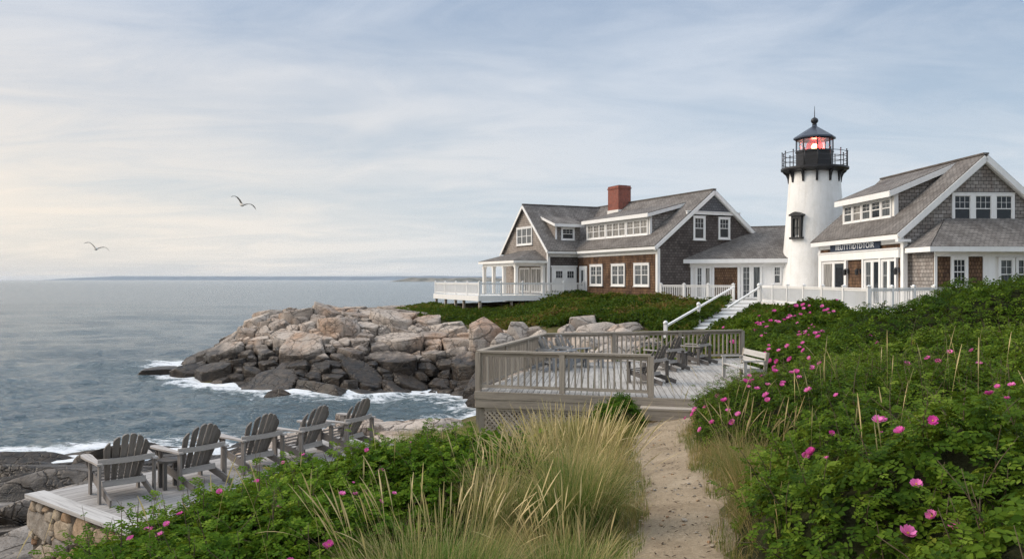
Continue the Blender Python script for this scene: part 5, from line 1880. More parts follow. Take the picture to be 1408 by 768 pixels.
ZD = -2.75
F0, F1, BR, BL = (-0.88, 20.3), (5.55, 18.62), (8.15, 28.9), (1.0, 26.9)
D0 = Vector((F0[0], F0[1], ZD))
deck = empty('timber_deck', tuple(D0), 0, 'weathered grey timber deck with brown railings and lattice skirt at the end of the path', 'deck')
rel = lambda p, z=0.0: Vector((p[0] - D0.x, p[1] - D0.y, z))
mb = MB()
deck_boards(mb, [tuple(rel(p)[:2]) for p in (F0, F1, BR, BL)], R(84), 0.145, 0.014, -0.04, 0.0)
mb.build('floor_boards', M['wood_deck'], deck)
mb = MB()
for a, b in ((F0, F1), (BL, F0), (BR, BL), (F1, BR)):
    A, B = rel(a), rel(b)
    n = (B - A).cross(Vector((0, 0, 1))).normalized()
    d = (B - A).normalized()
    mb.rt().beam(A + n * 0.025 - d * 0.02 + Vector((0, 0, -0.10)), B + n * 0.025 + d * 0.02 + Vector((0, 0, -0.10)), 0.045, 0.18)
    mb.rt().beam(A + n * 0.018 + Vector((0, 0, -0.295)), B + n * 0.018 + Vector((0, 0, -0.295)), 0.04, 0.20)
mb.build('fascia', M['wood_rail'], deck)
fd = Vector((F1[0] - F0[0], F1[1] - F0[1], 0)).normalized()
fn = Vector((fd.y, -fd.x, 0))
RE1 = Vector((F0[0], F0[1], 0)) + fd * 4.28
railing(deck, rel(F0) + Vector((0.05, 0.07, 0)), rel((RE1.x, RE1.y)) + Vector((0, 0.06, 0)), 1.0, 0.155, 'wood_rail', 2.15, (True, True), 0.13, cap=False, bal=0.04, topw=0.14)
railing(deck, rel(F0) + Vector((0.06, 0.12, 0)), rel(BL) + Vector((0.06, -0.05, 0)), 1.0, 0.125, 'wood_rail', 2.2, (False, True), 0.12, cap=False, bal=0.055, topw=0.16)
railing(deck, rel(BL) + Vector((0.06, -0.05, 0)), rel(BR) + Vector((-0.08, -0.06, 0)), 1.0, 0.165, 'wood_rail', 2.45, (False, True), 0.13, cap=False, bal=0.045, topw=0.15)
# supporting posts
for p in ((F0[0] + 0.10, F0[1] + 0.10), (1.9, 19.75), (BL[0] + 0.1, BL[1] - 0.1), (0.05, 23.6), (4.5, 27.7), (7.9, 28.6)):
    mb = MB()
    q = rel(p)
    zg = t1(p[0], p[1]) - 0.4 - ZD
    mb.rt().box(q.x - 0.11, q.y - 0.11, min(zg, -1.2), q.x + 0.11, q.y + 0.11, -0.20)
    mb.build('support_post', M['wood_rail'], deck)


def lattice(parent, A, B, z0, z1, mat):
    A, B = Vector(A), Vector(B)
    d = (B - A).normalized()
    L = (B - A).length
    n = d.cross(Vector((0, 0, 1))).normalized()
    H = z1 - z0
    mb = MB()
    k = -H
    while k < L:
        for s, o in ((1, 0.0), (-1, 0.013)):
            if s > 0:
                p0, p1 = (k, 0.0), (k + H, H)
            else:
                p0, p1 = (k + H, 0.0), (k, H)
            # clip to 0..L
            (u0, v0), (u1, v1) = p0, p1
            for lim, sgn in ((0.0, 1), (L, -1)):
                if (u0 - lim) * sgn < 0 and (u1 - lim) * sgn < 0:
                    u0 = None
                    break
                if (u0 - lim) * sgn < 0:
                    f = (lim - u0) / (u1 - u0)
                    u0, v0 = lim, v0 + (v1 - v0) * f
                elif (u1 - lim) * sgn < 0:
                    f = (lim - u0) / (u1 - u0)
                    u1, v1 = lim, v0 + (v1 - v0) * f
            if u0 is None or abs(u1 - u0) < 0.03:
                continue
            mb.rt().beam(A + d * u0 + n * o + Vector((0, 0, z0 + v0)), A + d * u1 + n * o + Vector((0, 0, z0 + v1)), 0.012, 0.042, tuple(Vector((0, 0, 1)).cross(n).cross(n) * -1))
        k += 0.125
    mb.rt().beam(A + n * 0.02 + Vector((0, 0, z1 - 0.03)), B + n * 0.02 + Vector((0, 0, z1 - 0.03)), 0.02, 0.07)
    return mb.build('lattice', mat, parent)


lattice(deck, rel(F0) + fd * 0.22 + fn * 0.0 + Vector((0, 0.02, 0)), rel(F0) + fd * 3.2 + Vector((0, 0.02, 0)), -1.15, -0.395, M['wood_rail'])
ld = Vector((BL[0] - F0[0], BL[1] - F0[1], 0)).normalized()
lattice(deck, rel(F0) + ld * 6.4 + Vector((0.03, 0, 0)), rel(F0) + ld * 0.2 + Vector((0.03, 0, 0)), -1.3, -0.395, M['wood_rail'])
mb = MB()
mb.rt().beam(rel(F0) + fd * 3.3 + Vector((0, 0.06, -0.75)), rel(F1) + Vector((0, 0.06, -0.75)), 0.03, 0.6)
mb.build('skirt_board', M['wood_dark'], deck)
mb = MB()
sa, sb = rel(F0) + fd * 4.05 + fn * 0.24, rel(F0) + fd * 6.6 + fn * 0.24
mb.rt().beam(sa + Vector((0, 0, -0.215)), sb + Vector((0, 0, -0.215)), 0.40, 0.045)
mb.rt().beam(sa + fn * 0.17 + Vector((0, 0, -0.355)), sb + fn * 0.17 + Vector((0, 0, -0.355)), 0.035, 0.23)
mb.build('step', M['wood_rail'], deck)

# ================================================================== stone terrace with bleached boards at the shore
ZN = -3.05
C0 = Vector((-6.86, 11.64, ZN))
uv_u, uv_v = Vector((0.79, -0.613, 0)), Vector((0.613, 0.79, 0))
near = empty('stone_terrace', tuple(C0), 0, 'low stone walled terrace with bleached boards under the row of five chairs', 'terrace')
LV, LU = 5.7, 3.7
c2 = lambda a, b: (uv_u * a + uv_v * b)
mb = MB()
deck_boards(mb, [tuple(c2(a, b)[:2]) for a, b in ((0.0, 0.25), (LU, 0.25), (LU, LV), (0.0, LV))], math.atan2(uv_v.y, uv_v.x), 0.118, 0.008, -0.035, 0.0, 3.2)
mb.build('floor_boards', M['wood_deck_near'], near)
mb = MB()
A, B = c2(-0.06, 0.115), c2(LU, 0.115)
mb.beam(A + Vector((0, 0, -0.012)), B + Vector((0, 0, -0.012)), 0.265, 0.05)
mb.build('border_board', M['wood_pale'], near)
mb = MB()
P4 = [c2(0.05, 0.05), c2(LU, 0.05), c2(LU, LV - 0.05), c2(0.05, LV - 0.05)]
mb.prism([p + Vector((0, 0, -2.4)) for p in P4], Vector((0, 0, 2.362)))
mort = m_plain('dark wall mortar', (0.10, 0.085, 0.07), 0.95, 0.3, 6.0, 0.1, 0.6, 0.0, 0.03)
mb.build('wall_core', mort, near)


def m_wallstone():
    t = NT('fieldstone')
    ti = t.attr('tint')
    p = t.pos()
    n = t.noise(p, 6.0, 6.0, 0.65)
    f = t.noise(p, 45.0, 4.0, 0.7)
    c = t.ramp(ti, [(0.0, (0.24, 0.215, 0.19)), (0.35, (0.36, 0.315, 0.26)), (0.65, (0.43, 0.35, 0.255)), (0.86, (0.40, 0.27, 0.165)), (1.0, (0.34, 0.20, 0.115))])
    c = t.mix(t.ramp(n, [(0.36, 0.65), (0.60, 0.0)]), c, t.mix(1.0, c, (0.45, 0.41, 0.37), 'MULTIPLY'))
    c = t.mix(t.ramp(f, [(0.36, 0.6), (0.48, 0.0)]), c, (0.10, 0.085, 0.07))
    return t.finish(t.principled(c, 0.9, t.bump(t.math('ADD', n, t.math('MULTIPLY', f, 0.4)), 0.9, 0.03), 0.2))


rs = np.random.default_rng(5)
cells = []
for (r0, r1, n) in ((0.13, 0.17, 60), (0.09, 0.13, 900), (0.055, 0.085, 2500), (0.03, 0.05, 3500)):
    for _ in range(n):
        a, b, r = rs.uniform(0.03, LU), rs.uniform(-1.95, -0.10), rs.uniform(r0, r1)
        if b + r > -0.045 or a - r * 1.7 < -0.03:
            continue
        if all(math.hypot((a - c[0]) * 0.55, (b - c[1]) * 0.95) > (r + c[2]) * 0.92 for c in cells):
            cells.append((a, b, r))
Vs, Fs, Ts, off = [], [], [], 0
for k, (a, b, r) in enumerate(cells):
    V, Fq = rock_block(rs, (2 * r * rs.uniform(1.75, 2.15), 0.12 + r * 0.35, 2 * r * rs.uniform(0.98, 1.14)), 0, (0, rs.normal() * 0.12), 9 if r > 0.1 else 6, rs.uniform(5.5, 10), 4, 0.025, k)
    W3 = np.array([[uv_u.x, uv_u.y, 0], [uv_v.x, uv_v.y, 0], [0, 0, 1]])
    V = V @ W3 + np.array(c2(a, 0.07 + rs.uniform(-0.01, 0.02))) + np.array([0, 0, b])
    Vs.append(V)
    Fs.append(Fq + off)
    off += len(V)
    Ts.append(np.full(len(V), rs.uniform()))
np_mesh('stone_facing', np.vstack(Vs), np.vstack(Fs), m_wallstone(), near, np.concatenate(Ts), True)


# ================================================================== Adirondack chairs
def make_chair(name, label, group, mslat, marm, slats=6):
    """local +Y is the way the sitter looks"""
    t = empty(name, (0, 0, 0), 0, label, 'chair', group)
    m1, m2 = M[mslat], M[marm]
    mb = MB()
    for k in range(6):
        y = 0.46 - k * 0.098
        z = 0.365 - 0.135 * (k / 5.0) ** 0.9
        zz = -0.05 if k == 0 else 0
        mb.rt().beam((-0.30, y, z + zz), (0.30, y, z + zz), 0.088, 0.022, (0, 0.25, 1))
    mb.build('seat', m1, t)
    mb = MB()
    d = Vector((0, -0.46, 0.89)).normalized()
    nrm = Vector((0, 0.89, 0.46)).normalized()
    for k in range(slats):
        f = (k - (slats - 1) / 2) / ((slats - 1) / 2)
        xb, xt = f * 0.205, f * 0.275
        wb, wt = 0.068, 0.092
        H0 = 0.83 - 0.20 * f * f
        mb.rt()
        curve = nrm * (0.05 * f * f)
        base = Vector((xb, -0.07, 0.24)) + curve
        top = Vector((xt, -0.07, 0.24)) + d * H0 + curve
        up = (top - base)
        L = up.length
        ud = up / L
        lo = base
        pts2 = [(-wb / 2, 0), (wb / 2, 0)]
        sl = -0.20 * 2 * f / 0.275 * (wt / 2) * 0.9            # slope of the rounded head
        hw = wt / 2
        pts2 += [(hw * 0.99, L + sl - 0.03), (hw * 0.72, L + sl * 0.72 - 0.006), (hw * 0.25, L + sl * 0.25 + 0.004), (-hw * 0.25, L - sl * 0.25 + 0.004), (-hw * 0.72, L - sl * 0.72 - 0.006), (-hw * 0.99, L - sl - 0.03)]
        x = Vector((1, 0, 0))
        mb.prism([lo + x * a + ud * b - nrm * 0.011 for a, b in pts2], nrm * 0.022, ud)
    mb.build('backrest', m1, t)
    mb = MB()
    arc = []
    for k in range(9):
        f = (k - 4) / 4
        arc.append(Vector((f * 0.385, -0.30 + 0.055 * (f * f) - 0.02, 0.585)))
    for a, b in zip(arc, arc[1:]):
        mb.beam(a, b, 0.035, 0.075, (0, 0.0, 1))
    mb.build('back_brace', m2, t)
    mb = MB()
    mb.beam((-0.30, -0.135, 0.235), (0.30, -0.135, 0.235), 0.03, 0.09, (0, 0.3, 1))
    mb.build('seat_brace', m2, t)
    for s in (-1, 1):
        mb = MB()
        mb.rt()
        prof = [(0.0, -0.36), (0.045, -0.36), (0.055, -0.10), (0.085, 0.18), (0.090, 0.40), (0.070, 0.50), (0.030, 0.545), (-0.025, 0.545), (-0.058, 0.50), (-0.066, 0.38), (-0.045, 0.10), (-0.03, -0.36)]
        pts = [Vector((s * 0.37 + s * a, b, 0.548)) for a, b in prof]
        if s < 0:
            pts.reverse()
        mb.prism(pts, Vector((0, 0, 0.026)), Vector((0, 1, 0)))
        mb.build('arm', m2, t)
        mb = MB()
        mb.rt().box(s * 0.335 - 0.016, 0.33, 0.0, s * 0.335 + 0.016, 0.43, 0.546)
        q = Vector((s * 0.37, 0.38, 0.0))
        pts = [q + Vector((0, -0.012, 0.38)), q + Vector((0, -0.012, 0.545)), q + Vector((s * 0.05, -0.012, 0.545))]
        if s > 0:
            pts.reverse()
        mb.prism(pts, Vector((0, 0.024, 0)) if s < 0 else Vector((0, 0.024, 0)))
        mb.build('front_leg', m1, t)
        mb = MB()
        mb.rt().box(s * 0.370 - 0.016, -0.335, 0.0, s * 0.370 + 0.016, -0.25, 0.546)
        mb.build('rear_leg', m1, t)
        mb = MB()
        mb.rt().beam((s * 0.300, 0.45, 0.285), (s * 0.300, -0.60, 0.055), 0.026, 0.13, w2=0.026, h2=0.10)
        mb.build('stringer', m1, t)
    return t


G5 = 'adirondack chairs in a row on the stone terrace'
proto = make_chair('adirondack_chair', 'nearest grey chair of the row, seen squarely from behind by the stone wall corner', G5, 'wood_chair', 'wood_arm')
spots = [(-5.52, 11.62, 40, None),
         (-4.80, 12.36, 50, 'second grey chair from the stone wall corner, its left arm thrust toward the sea'),
         (-4.18, 13.28, 50, 'middle grey chair of the row, half sunk behind the rose bush'),
         (-3.55, 14.05, 59, 'fourth grey chair from the stone wall corner, beside the farthest one'),
         (-2.98, 14.85, 62, 'farthest chair of the terrace row, standing tallest against the pale outcrop')]
for i, (x, y, a, lab) in enumerate(spots):
    o = proto if i == 0 else copy_tree(proto)
    o.location = (x, y, ZN)
    o.scale = (0.96, 0.96, 0.96)
    o.rotation_euler = (0, 0, R(a))
    if lab:
        o['label'] = lab

GD = 'adirondack chairs on the timber deck'
pd = make_chair('adirondack_chair', 'dark chair just behind the end post of the front deck rail', GD, 'wood_dark', 'wood_arm', 5)
for i, (x, y, a, lab) in enumerate([(3.65, 21.9, 46, None), (4.72, 25.1, 40, 'dark chair in the middle of the deck with its back to the open boards'), (6.0, 26.9, 50, 'dark chair nearest the back rail beside the small side table')]):
    o = pd if i == 0 else copy_tree(pd)
    o.location = (x, y, ZD)
    o.scale = (1.06, 1.06, 1.06)
    o.rotation_euler = (0, 0, R(a))
    if lab:
        o['label'] = lab
pb = make_chair('adirondack_chair', 'blue grey chair against the left deck rail, the nearer of two', GD, 'wood_blue', 'wood_blue', 4)
for i, (x, y, a, lab) in enumerate([(1.25, 25.0, -52, None), (1.80, 25.9, -50, 'blue grey chair in the far left deck corner')]):
    o = pb if i == 0 else copy_tree(pb)
    o.location = (x, y, ZD)
    o.scale = (1.06, 1.06, 1.06)
    o.rotation_euler = (0, 0, R(a))
    if lab:
        o['label'] = lab


def side_table(name, loc, rz, label, mat, w=0.5, h=0.46, round_=False):
    t = empty(name, loc, rz, label, 'side table')
    mb = MB()
    if round_:
        mb.lathe([(w / 2, h - 0.03), (w / 2, h), (0, h + 0.001)], seg=20, smooth=False)
    else:
        for k in range(5):
            y = -w / 2 + (k + 0.5) * w / 5
            mb.rt().box(-w / 2, y - w / 10 + 0.004, h - 0.025, w / 2, y + w / 10 - 0.004, h)
    mb.build('table_top', M[mat], t)
    for sx in (-1, 1):
        for sy in (-1, 1):
            mb = MB()
            q = w * (0.30 if round_ else 0.42)
            mb.rt().box(sx * q - 0.025, sy * q - 0.025, 0, sx * q + 0.025, sy * q + 0.025, h - 0.027)
            mb.build('leg', M[mat], t)
    return t


side_table('side_table', (5.28, 26.0, ZD), R(70), 'small square slatted table between two dark deck chairs', 'wood_dark')
side_table('side_table', (2.55, 25.9, ZD), R(10), 'low blue grey slatted table in front of the blue grey chairs', 'wood_blue', 0.6, 0.40)
side_table('side_table', (-5.02, 12.06, ZN), R(40), 'small round dark table between the two nearest terrace chairs', 'wood_dark', 0.34, 0.42, True)

# whitewashed bench
bn = empty('garden_bench', (6.45, 22.4, ZD), R(96), 'flaking whitewashed wooden bench with slatted back at the right edge of the deck', 'bench')
mb = MB()
for k in range(4):
    y = 0.42 - k * 0.13
    mb.rt().box(-0.80, y - 0.055, 0.42, 0.80, y + 0.055, 0.445)
mb.build('seat', M['wood_white'], bn)
mb = MB()
for z, w in ((0.60, 0.13), (0.80, 0.17)):
    mb.rt().beam((-0.86, -0.10 - (z - 0.45) * 0.25, z), (0.86, -0.10 - (z - 0.45) * 0.25, z), 0.03, w, (0, -0.25, 1))
mb.build('backrest', M['wood_white'], bn)
for s in (-1, 1):
    mb = MB()
    mb.rt().box(s * 0.84 - 0.06, -0.12, 0.635, s * 0.84 + 0.06, 0.52, 0.67)
    mb.build('arm', M['wood_white'], bn)
    mb = MB()
    mb.rt().box(s * 0.84 - 0.035, 0.40, 0.0, s * 0.84 + 0.035, 0.49, 0.633)
    mb.build('leg', M['wood_white'], bn)
    mb = MB()
    mb.rt().beam((s * 0.84, -0.08, 0.0), (s * 0.84, -0.225, 0.90), 0.07, 0.09, (0, 1, 0))
    mb.build('leg', M['wood_rail'], bn)
    mb = MB()
    mb.rt().box(s * 0.84 - 0.02, -0.08, 0.34, s * 0.84 + 0.02, 0.40, 0.418)
    mb.build('seat_rail', M['wood_white'], bn)
bn.scale = (0.92, 0.92, 0.92)


# ================================================================== gulls
def gull(name, loc, rz, bank, span, label, up1=0.30, seed=0):
    o = empty(name, loc, rz, label, 'seagull', 'seagulls gliding over the sea')
    o.rotation_euler = (0, R(bank), rz)
    mb = MB()
    L = span * 0.42
    path = [(0, -L * 0.50, 0.0), (0, -L * 0.44, 0.005), (0, -L * 0.25, 0.01), (0, 0.0, 0.0), (0, L * 0.22, 0.0), (0, L * 0.34, 0.02), (0, L * 0.42, 0.035), (0, L * 0.48, 0.03), (0, L * 0.55, 0.015)]
    rad = [0.012, 0.035, 0.058, 0.082, 0.072, 0.048, 0.052, 0.040, 0.010]
    mb.tube(path, [r * span / 1.25 for r in rad], 10)
    mb.build('body', M['gull_white'], o)
    mb = MB()
    mb.prism([(-0.03, -L * 0.42, 0.0), (-0.085, -L * 0.72, 0.005), (0.085, -L * 0.72, 0.005), (0.03, -L * 0.42, 0.0)], Vector((0, 0, 0.012)))
    mb.build('tail', M['gull_white'], o)
    mb = MB()
    mb.tube([(0, L * 0.545, 0.015), (0, L * 0.60, 0.008), (0, L * 0.625, -0.006)], [0.011, 0.008, 0.002], 6)
    mb.build('beak', M['stamen'], o)
    for s in (-1, 1):
        # leading and trailing edge stations along the wing
        st_ = [(0.03, 0.10, -0.13, 0.02), (0.16, 0.13, -0.11, 0.14), (0.27, 0.15, -0.07, 0.205), (0.36, 0.10, -0.07, 0.20), (0.44, 0.03, -0.10, 0.15), (0.50, -0.07, -0.11, 0.08)]
        mb = MB()
        tip = MB()
        P = []
        for u, le, te, z in st_:
            zz = z * up1 / 0.30
            P.append((Vector((s * u * span, le * span * 0.8, zz * span * 0.8)), Vector((s * u * span, te * span * 0.8, zz * span * 0.8 - 0.01))))
        for k, ((a, b), (c, d)) in enumerate(zip(P, P[1:])):
            q = [a, b, d, c] if s > 0 else [b, a, c, d]
            th = Vector((0, 0, 0.022 - 0.003 * k))
            (tip if k >= 3 else mb).prism(q, th)
        w = mb.build('wing', M['gull_grey'], o)
        tip.build('wing_tip', M['gull_dark'], w)
    return o


M['gull_white'] = m_plain('gull white feathers', (0.62, 0.60, 0.56), 0.8, 0.08, 6, 0.2, 0.0)
M['gull_grey'] = m_plain('gull grey wing feathers', (0.16, 0.15, 0.135), 0.8, 0.2, 6, 0.2, 0.0)
M['gull_dark'] = m_plain('gull dark wing tips', (0.035, 0.033, 0.032), 0.8, 0.2, 6, 0.2, 0.0)
gull('seagull', tuple(px(333, 281.5, 40.0)), R(70), 0, 1.35, 'larger gull with drooping dark wing tips, the higher of two over the sea', 0.30)
gull('seagull', tuple(px(132, 342, 44.0)), R(64), 0, 1.30, 'smaller gull low above the horizon at the far left', 0.30)
bpy.data.objects['seagull'].rotation_euler = (R(6), R(24), R(40))
bpy.data.objects['seagull.001'].rotation_euler = (R(4), R(17), R(38))
# ================================================================== vegetation
def rot_frames(nrm, az, roll=None):
    """N orthonormal frames: Z = nrm, X = a tangent turned by az"""
    n = nrm / np.linalg.norm(nrm, axis=1)[:, None]
    ref = np.where(np.abs(n[:, 2:3]) > 0.95, np.array([[1.0, 0, 0]]), np.array([[0, 0, 1.0]]))
    t = np.cross(ref, n)
    t /= np.linalg.norm(t, axis=1)[:, None]
    b = np.cross(n, t)
    X = t * np.cos(az)[:, None] + b * np.sin(az)[:, None]
    Y = np.cross(n, X)
    return np.stack([X, Y, n], 1)          # rows are axes


def leaflet(base, ang, L, Wd, fold=0.16, droop=0.12):
    """one folded oval leaflet: 6 points, 2 quads"""
    ca, sa = math.cos(ang), math.sin(ang)
    pts = [(0, 0, 0), (0.32 * L, Wd * 0.46, fold * Wd), (0.70 * L, Wd * 0.42, fold * Wd - droop * L * 0.4), (L, 0, -droop * L), (0.70 * L, -Wd * 0.42, fold * Wd - droop * L * 0.4), (0.32 * L, -Wd * 0.46, fold * Wd)]
    out = [(base[0] + x * ca - y * sa, base[1] + x * sa + y * ca, base[2] + z) for x, y, z in pts]
    return out, [(0, 3, 2, 1), (0, 5, 4, 3)]


def compound_leaf(pairs=3):
    V, Fq, tid = [], [], []

    def add(b, a, L, w):
        p, f = leaflet(b, a, L, w)
        o = len(V)
        V.extend(p)
        Fq.extend([tuple(i + o for i in q) for q in f])
        tid.extend([len(tid) // 6] * 6)
    for k in range(pairs):
        x = 0.22 + 0.62 * k / pairs
        z = 0.10 * math.sin(x * 2.2) - 0.02
        for s in (-1, 1):
            add((x, s * 0.02, z), s * R(62 - 6 * k), 0.30 + 0.03 * k, 0.20 + 0.02 * k)
    add((0.80, 0, 0.04), 0, 0.36, 0.25)
    return np.array(V), np.array(Fq), np.array(tid)


def clump_leaf(k=6, seed=1, spread=0.42):
    r = np.random.default_rng(seed)
    V, Fq, tid = [], [], []
    for i in range(k):
        p, f = leaflet((0, 0, 0), 0, 0.52, 0.34, 0.2, 0.15)
        P = np.array(p)
        nz = r.normal(size=3)
        nz[2] = abs(nz[2]) + 0.5
        fr = rot_frames(nz[None], np.array([r.uniform(0, 6.28)]))[0]
        P = P @ fr + r.normal(size=3) * spread * np.array([0.5, 0.5, 0.3])
        o = len(V)
        V.extend(P.tolist())
        Fq.extend([tuple(i2 + o for i2 in q) for q in f])
        tid.extend([i] * 6)
    return np.array(V), np.array(Fq), np.array(tid)


def scatter_template(tmpl, pos, nrm, az, size, rng, tint0, tvar=0.22):
    V0, F0, tid = tmpl
    fr = rot_frames(nrm, az)
    N = len(pos)
    V = np.einsum('vj,njk->nvk', V0, fr) * size[:, None, None] + pos[:, None, :]
    Fq = F0[None] + (np.arange(N) * len(V0))[:, None, None]
    lt = rng.normal(size=(N, tid.max() + 1)) * tvar * 0.6
    tint = np.clip(tint0[:, None] + lt[:, tid], 0, 1)
    return V.reshape(-1, 3), Fq.reshape(-1, F0.shape[1]), tint.ravel()


LEAF7 = compound_leaf(3)
LEAF5 = compound_leaf(2)
CLUMPS = [clump_leaf(6, s) for s in (1, 2, 3)]


class Mound:
    def __init__(self, lobes, namp=0.30, nscale=1.3, seed=0, fine=0.10):
        self.l, self.namp, self.ns, self.seed, self.fine = lobes, namp, nscale, seed, fine
        self.box = (min(c[0] - max(c[2], c[3]) for c in lobes), max(c[0] + max(c[2], c[3]) for c in lobes),
                    min(c[1] - max(c[2], c[3]) for c in lobes), max(c[1] + max(c[2], c[3]) for c in lobes))

    def h(self, x, y):
        x, y = np.asarray(x, float), np.asarray(y, float)
        wx = x + (fbm(x * 0.9, y * 0.9, oct=3, seed=self.seed + 40) - 0.5) * 0.9
        wy = y + (fbm(x * 0.9 + 31, y * 0.9, oct=3, seed=self.seed + 41) - 0.5) * 0.9
        out = np.zeros_like(x)
        for (cx, cy, rx, ry, rot, H) in self.l:
            dx, dy = wx - cx, wy - cy
            c, s = math.cos(R(rot)), math.sin(R(rot))
            q = ((dx * c + dy * s) / rx) ** 2 + ((-dx * s + dy * c) / ry) ** 2
            out = np.maximum(out, H * np.sqrt(np.clip(1 - q ** 1.35, 0, 1)))
        n = fbm(x * self.ns, y * self.ns, oct=3, seed=self.seed) - 0.5
        n2 = fbm(x * self.ns * 4.2, y * self.ns * 4.2, oct=2, seed=self.seed + 9) - 0.5
        return np.where(out > 0.01, np.maximum(out * (1 + n * 2 * self.namp) + n2 * 2 * self.fine * np.clip(out / 0.4, 0, 1), 0.0), 0.0)

    def top(self, x, y):
        return T(x, y) + self.h(x, y)

    def sample(self, n, rng, keep=None):
        xs, ys, hs, ns = [], [], [], []
        tot = 0
        while tot < n:
            x = rng.uniform(self.box[0], self.box[1], 40000)
            y = rng.uniform(self.box[2], self.box[3], 40000)
            h = self.h(x, y)
            m = h > 0.05
            if keep is not None:
                m &= keep(x, y)
            x, y, h = x[m], y[m], h[m]
            e = 0.07
            gx_ = (self.top(x + e, y) - self.top(x - e, y)) / (2 * e)
            gy_ = (self.top(x, y + e) - self.top(x, y - e)) / (2 * e)
            w = np.minimum(np.sqrt(1 + gx_ ** 2 + gy_ ** 2), 4.0) / 4.0
            a = rng.uniform(size=len(x)) < w
            xs.append(x[a])
            ys.append(y[a])
            hs.append(h[a])
            g = np.stack([-gx_[a], -gy_[a], np.ones(a.sum())], 1)
            ns.append(g / np.linalg.norm(g, axis=1)[:, None])
            tot += a.sum()
        x, y, h, nn = (np.concatenate(v)[:n] for v in (xs, ys, hs, ns))
        return x, y, h, nn

    def hit(self, p, yy, dmax=60.0):
        """where the sight line of photograph pixel (p, yy) meets this foliage"""
        d = np.arange(2.0, dmax, 0.04)
        x = (p - 704) / F_PX * d
        z = (384 - yy) / F_PX * d
        below = (z <= self.top(x, d)) & (self.h(x, d) > 0.12)
        k = np.argmax(below)
        if not below[k]:
            return None
        return np.array([x[k], d[k], z[k]])


def flower_mesh(seed, petals=5, cup=0.35):
    r = random.Random(seed)
    V, Fq, mi = [], [], []
    for layer in range(2):
        for k in range(petals):
            a = 2 * math.pi * (k + 0.5 * layer + r.uniform(-0.1, 0.1)) / petals
            L = (1.0 - 0.22 * layer) * r.uniform(0.88, 1.08)
            w = L * 0.95
            c = cup + 0.35 * layer + r.uniform(-0.1, 0.1)
            grid = []
            for i, (f, wf) in enumerate(((0.08, 0.12), (0.45, 0.80), (0.80, 1.0), (1.0, 0.72))):
                for j in (-1, 0, 1):
                    rr = L * f * (0.97 if j else (0.94 if i == 3 else 1.0))
                    z = c * (f ** 1.4) * 0.75 + (0.10 if j else 0.0) * f + (r.uniform(-0.03, 0.05) if i == 3 else 0)
                    grid.append((rr * math.cos(a) - j * w * wf * 0.5 * math.sin(a), rr * math.sin(a) + j * w * wf * 0.5 * math.cos(a), z))
            o = len(V)
            V += grid
            for i in range(3):
                for j in range(2):
                    Fq.append((o + i * 3 + j, o + i * 3 + j + 1, o + i * 3 + j + 4, o + i * 3 + j + 3))
                    mi.append(0)
    o = len(V)
    ns = 8
    for rr, z in ((0.16, 0.10), (0.14, 0.22), (0.02, 0.26)):
        for k in range(ns):
            V.append((rr * math.cos(2 * math.pi * k / ns), rr * math.sin(2 * math.pi * k / ns), z))
    for i in range(2):
        for k in range(ns):
            j = (k + 1) % ns
            Fq.append((o + i * ns + k, o + i * ns + j, o + (i + 1) * ns + j, o + (i + 1) * ns + k))
            mi.append(1)
    ob = np_mesh('flower', np.array(V), np.array(Fq), [M['petal'], M['stamen']], smooth=True, matidx=mi)
    me = ob.data
    bpy.data.objects.remove(ob)
    return me


FLOWERS = [flower_mesh(3, 5, 0.35), flower_mesh(4, 5, 0.6), flower_mesh(5, 6, 0.85)]
frng = random.Random(99)


def add_flower(bush, root, p, size, away=None):
    me = FLOWERS[frng.randrange(3)]
    o = bpy.data.objects.new('flower', me)
    COL.objects.link(o)
    o.parent = root
    x, y, z = p
    e = 0.1
    gx_ = float((bush.top(np.array([x + e]), np.array([y])) - bush.top(np.array([x - e]), np.array([y])))[0] / (2 * e))
    gy_ = float((bush.top(np.array([x]), np.array([y + e])) - bush.top(np.array([x]), np.array([y - e])))[0] / (2 * e))
    n = Vector((-gx_, -gy_, 1.0)).normalized()
    d = (n + Vector((frng.uniform(-0.4, 0.4), frng.uniform(-0.7, 0.2), 0.35))).normalized()
    q = Vector((x, y, z)) + n * (0.05 + size * 0.3)
    o.location = q - Vector(root.location)
    o.rotation_euler = (d.to_track_quat('Z', 'Y') @ Matrix.Rotation(frng.uniform(0, 6.28), 3, 'Z').to_quaternion()).to_euler()
    s = size / 2 * frng.uniform(0.85, 1.15)
    o.scale = (s, s, s)
    return o


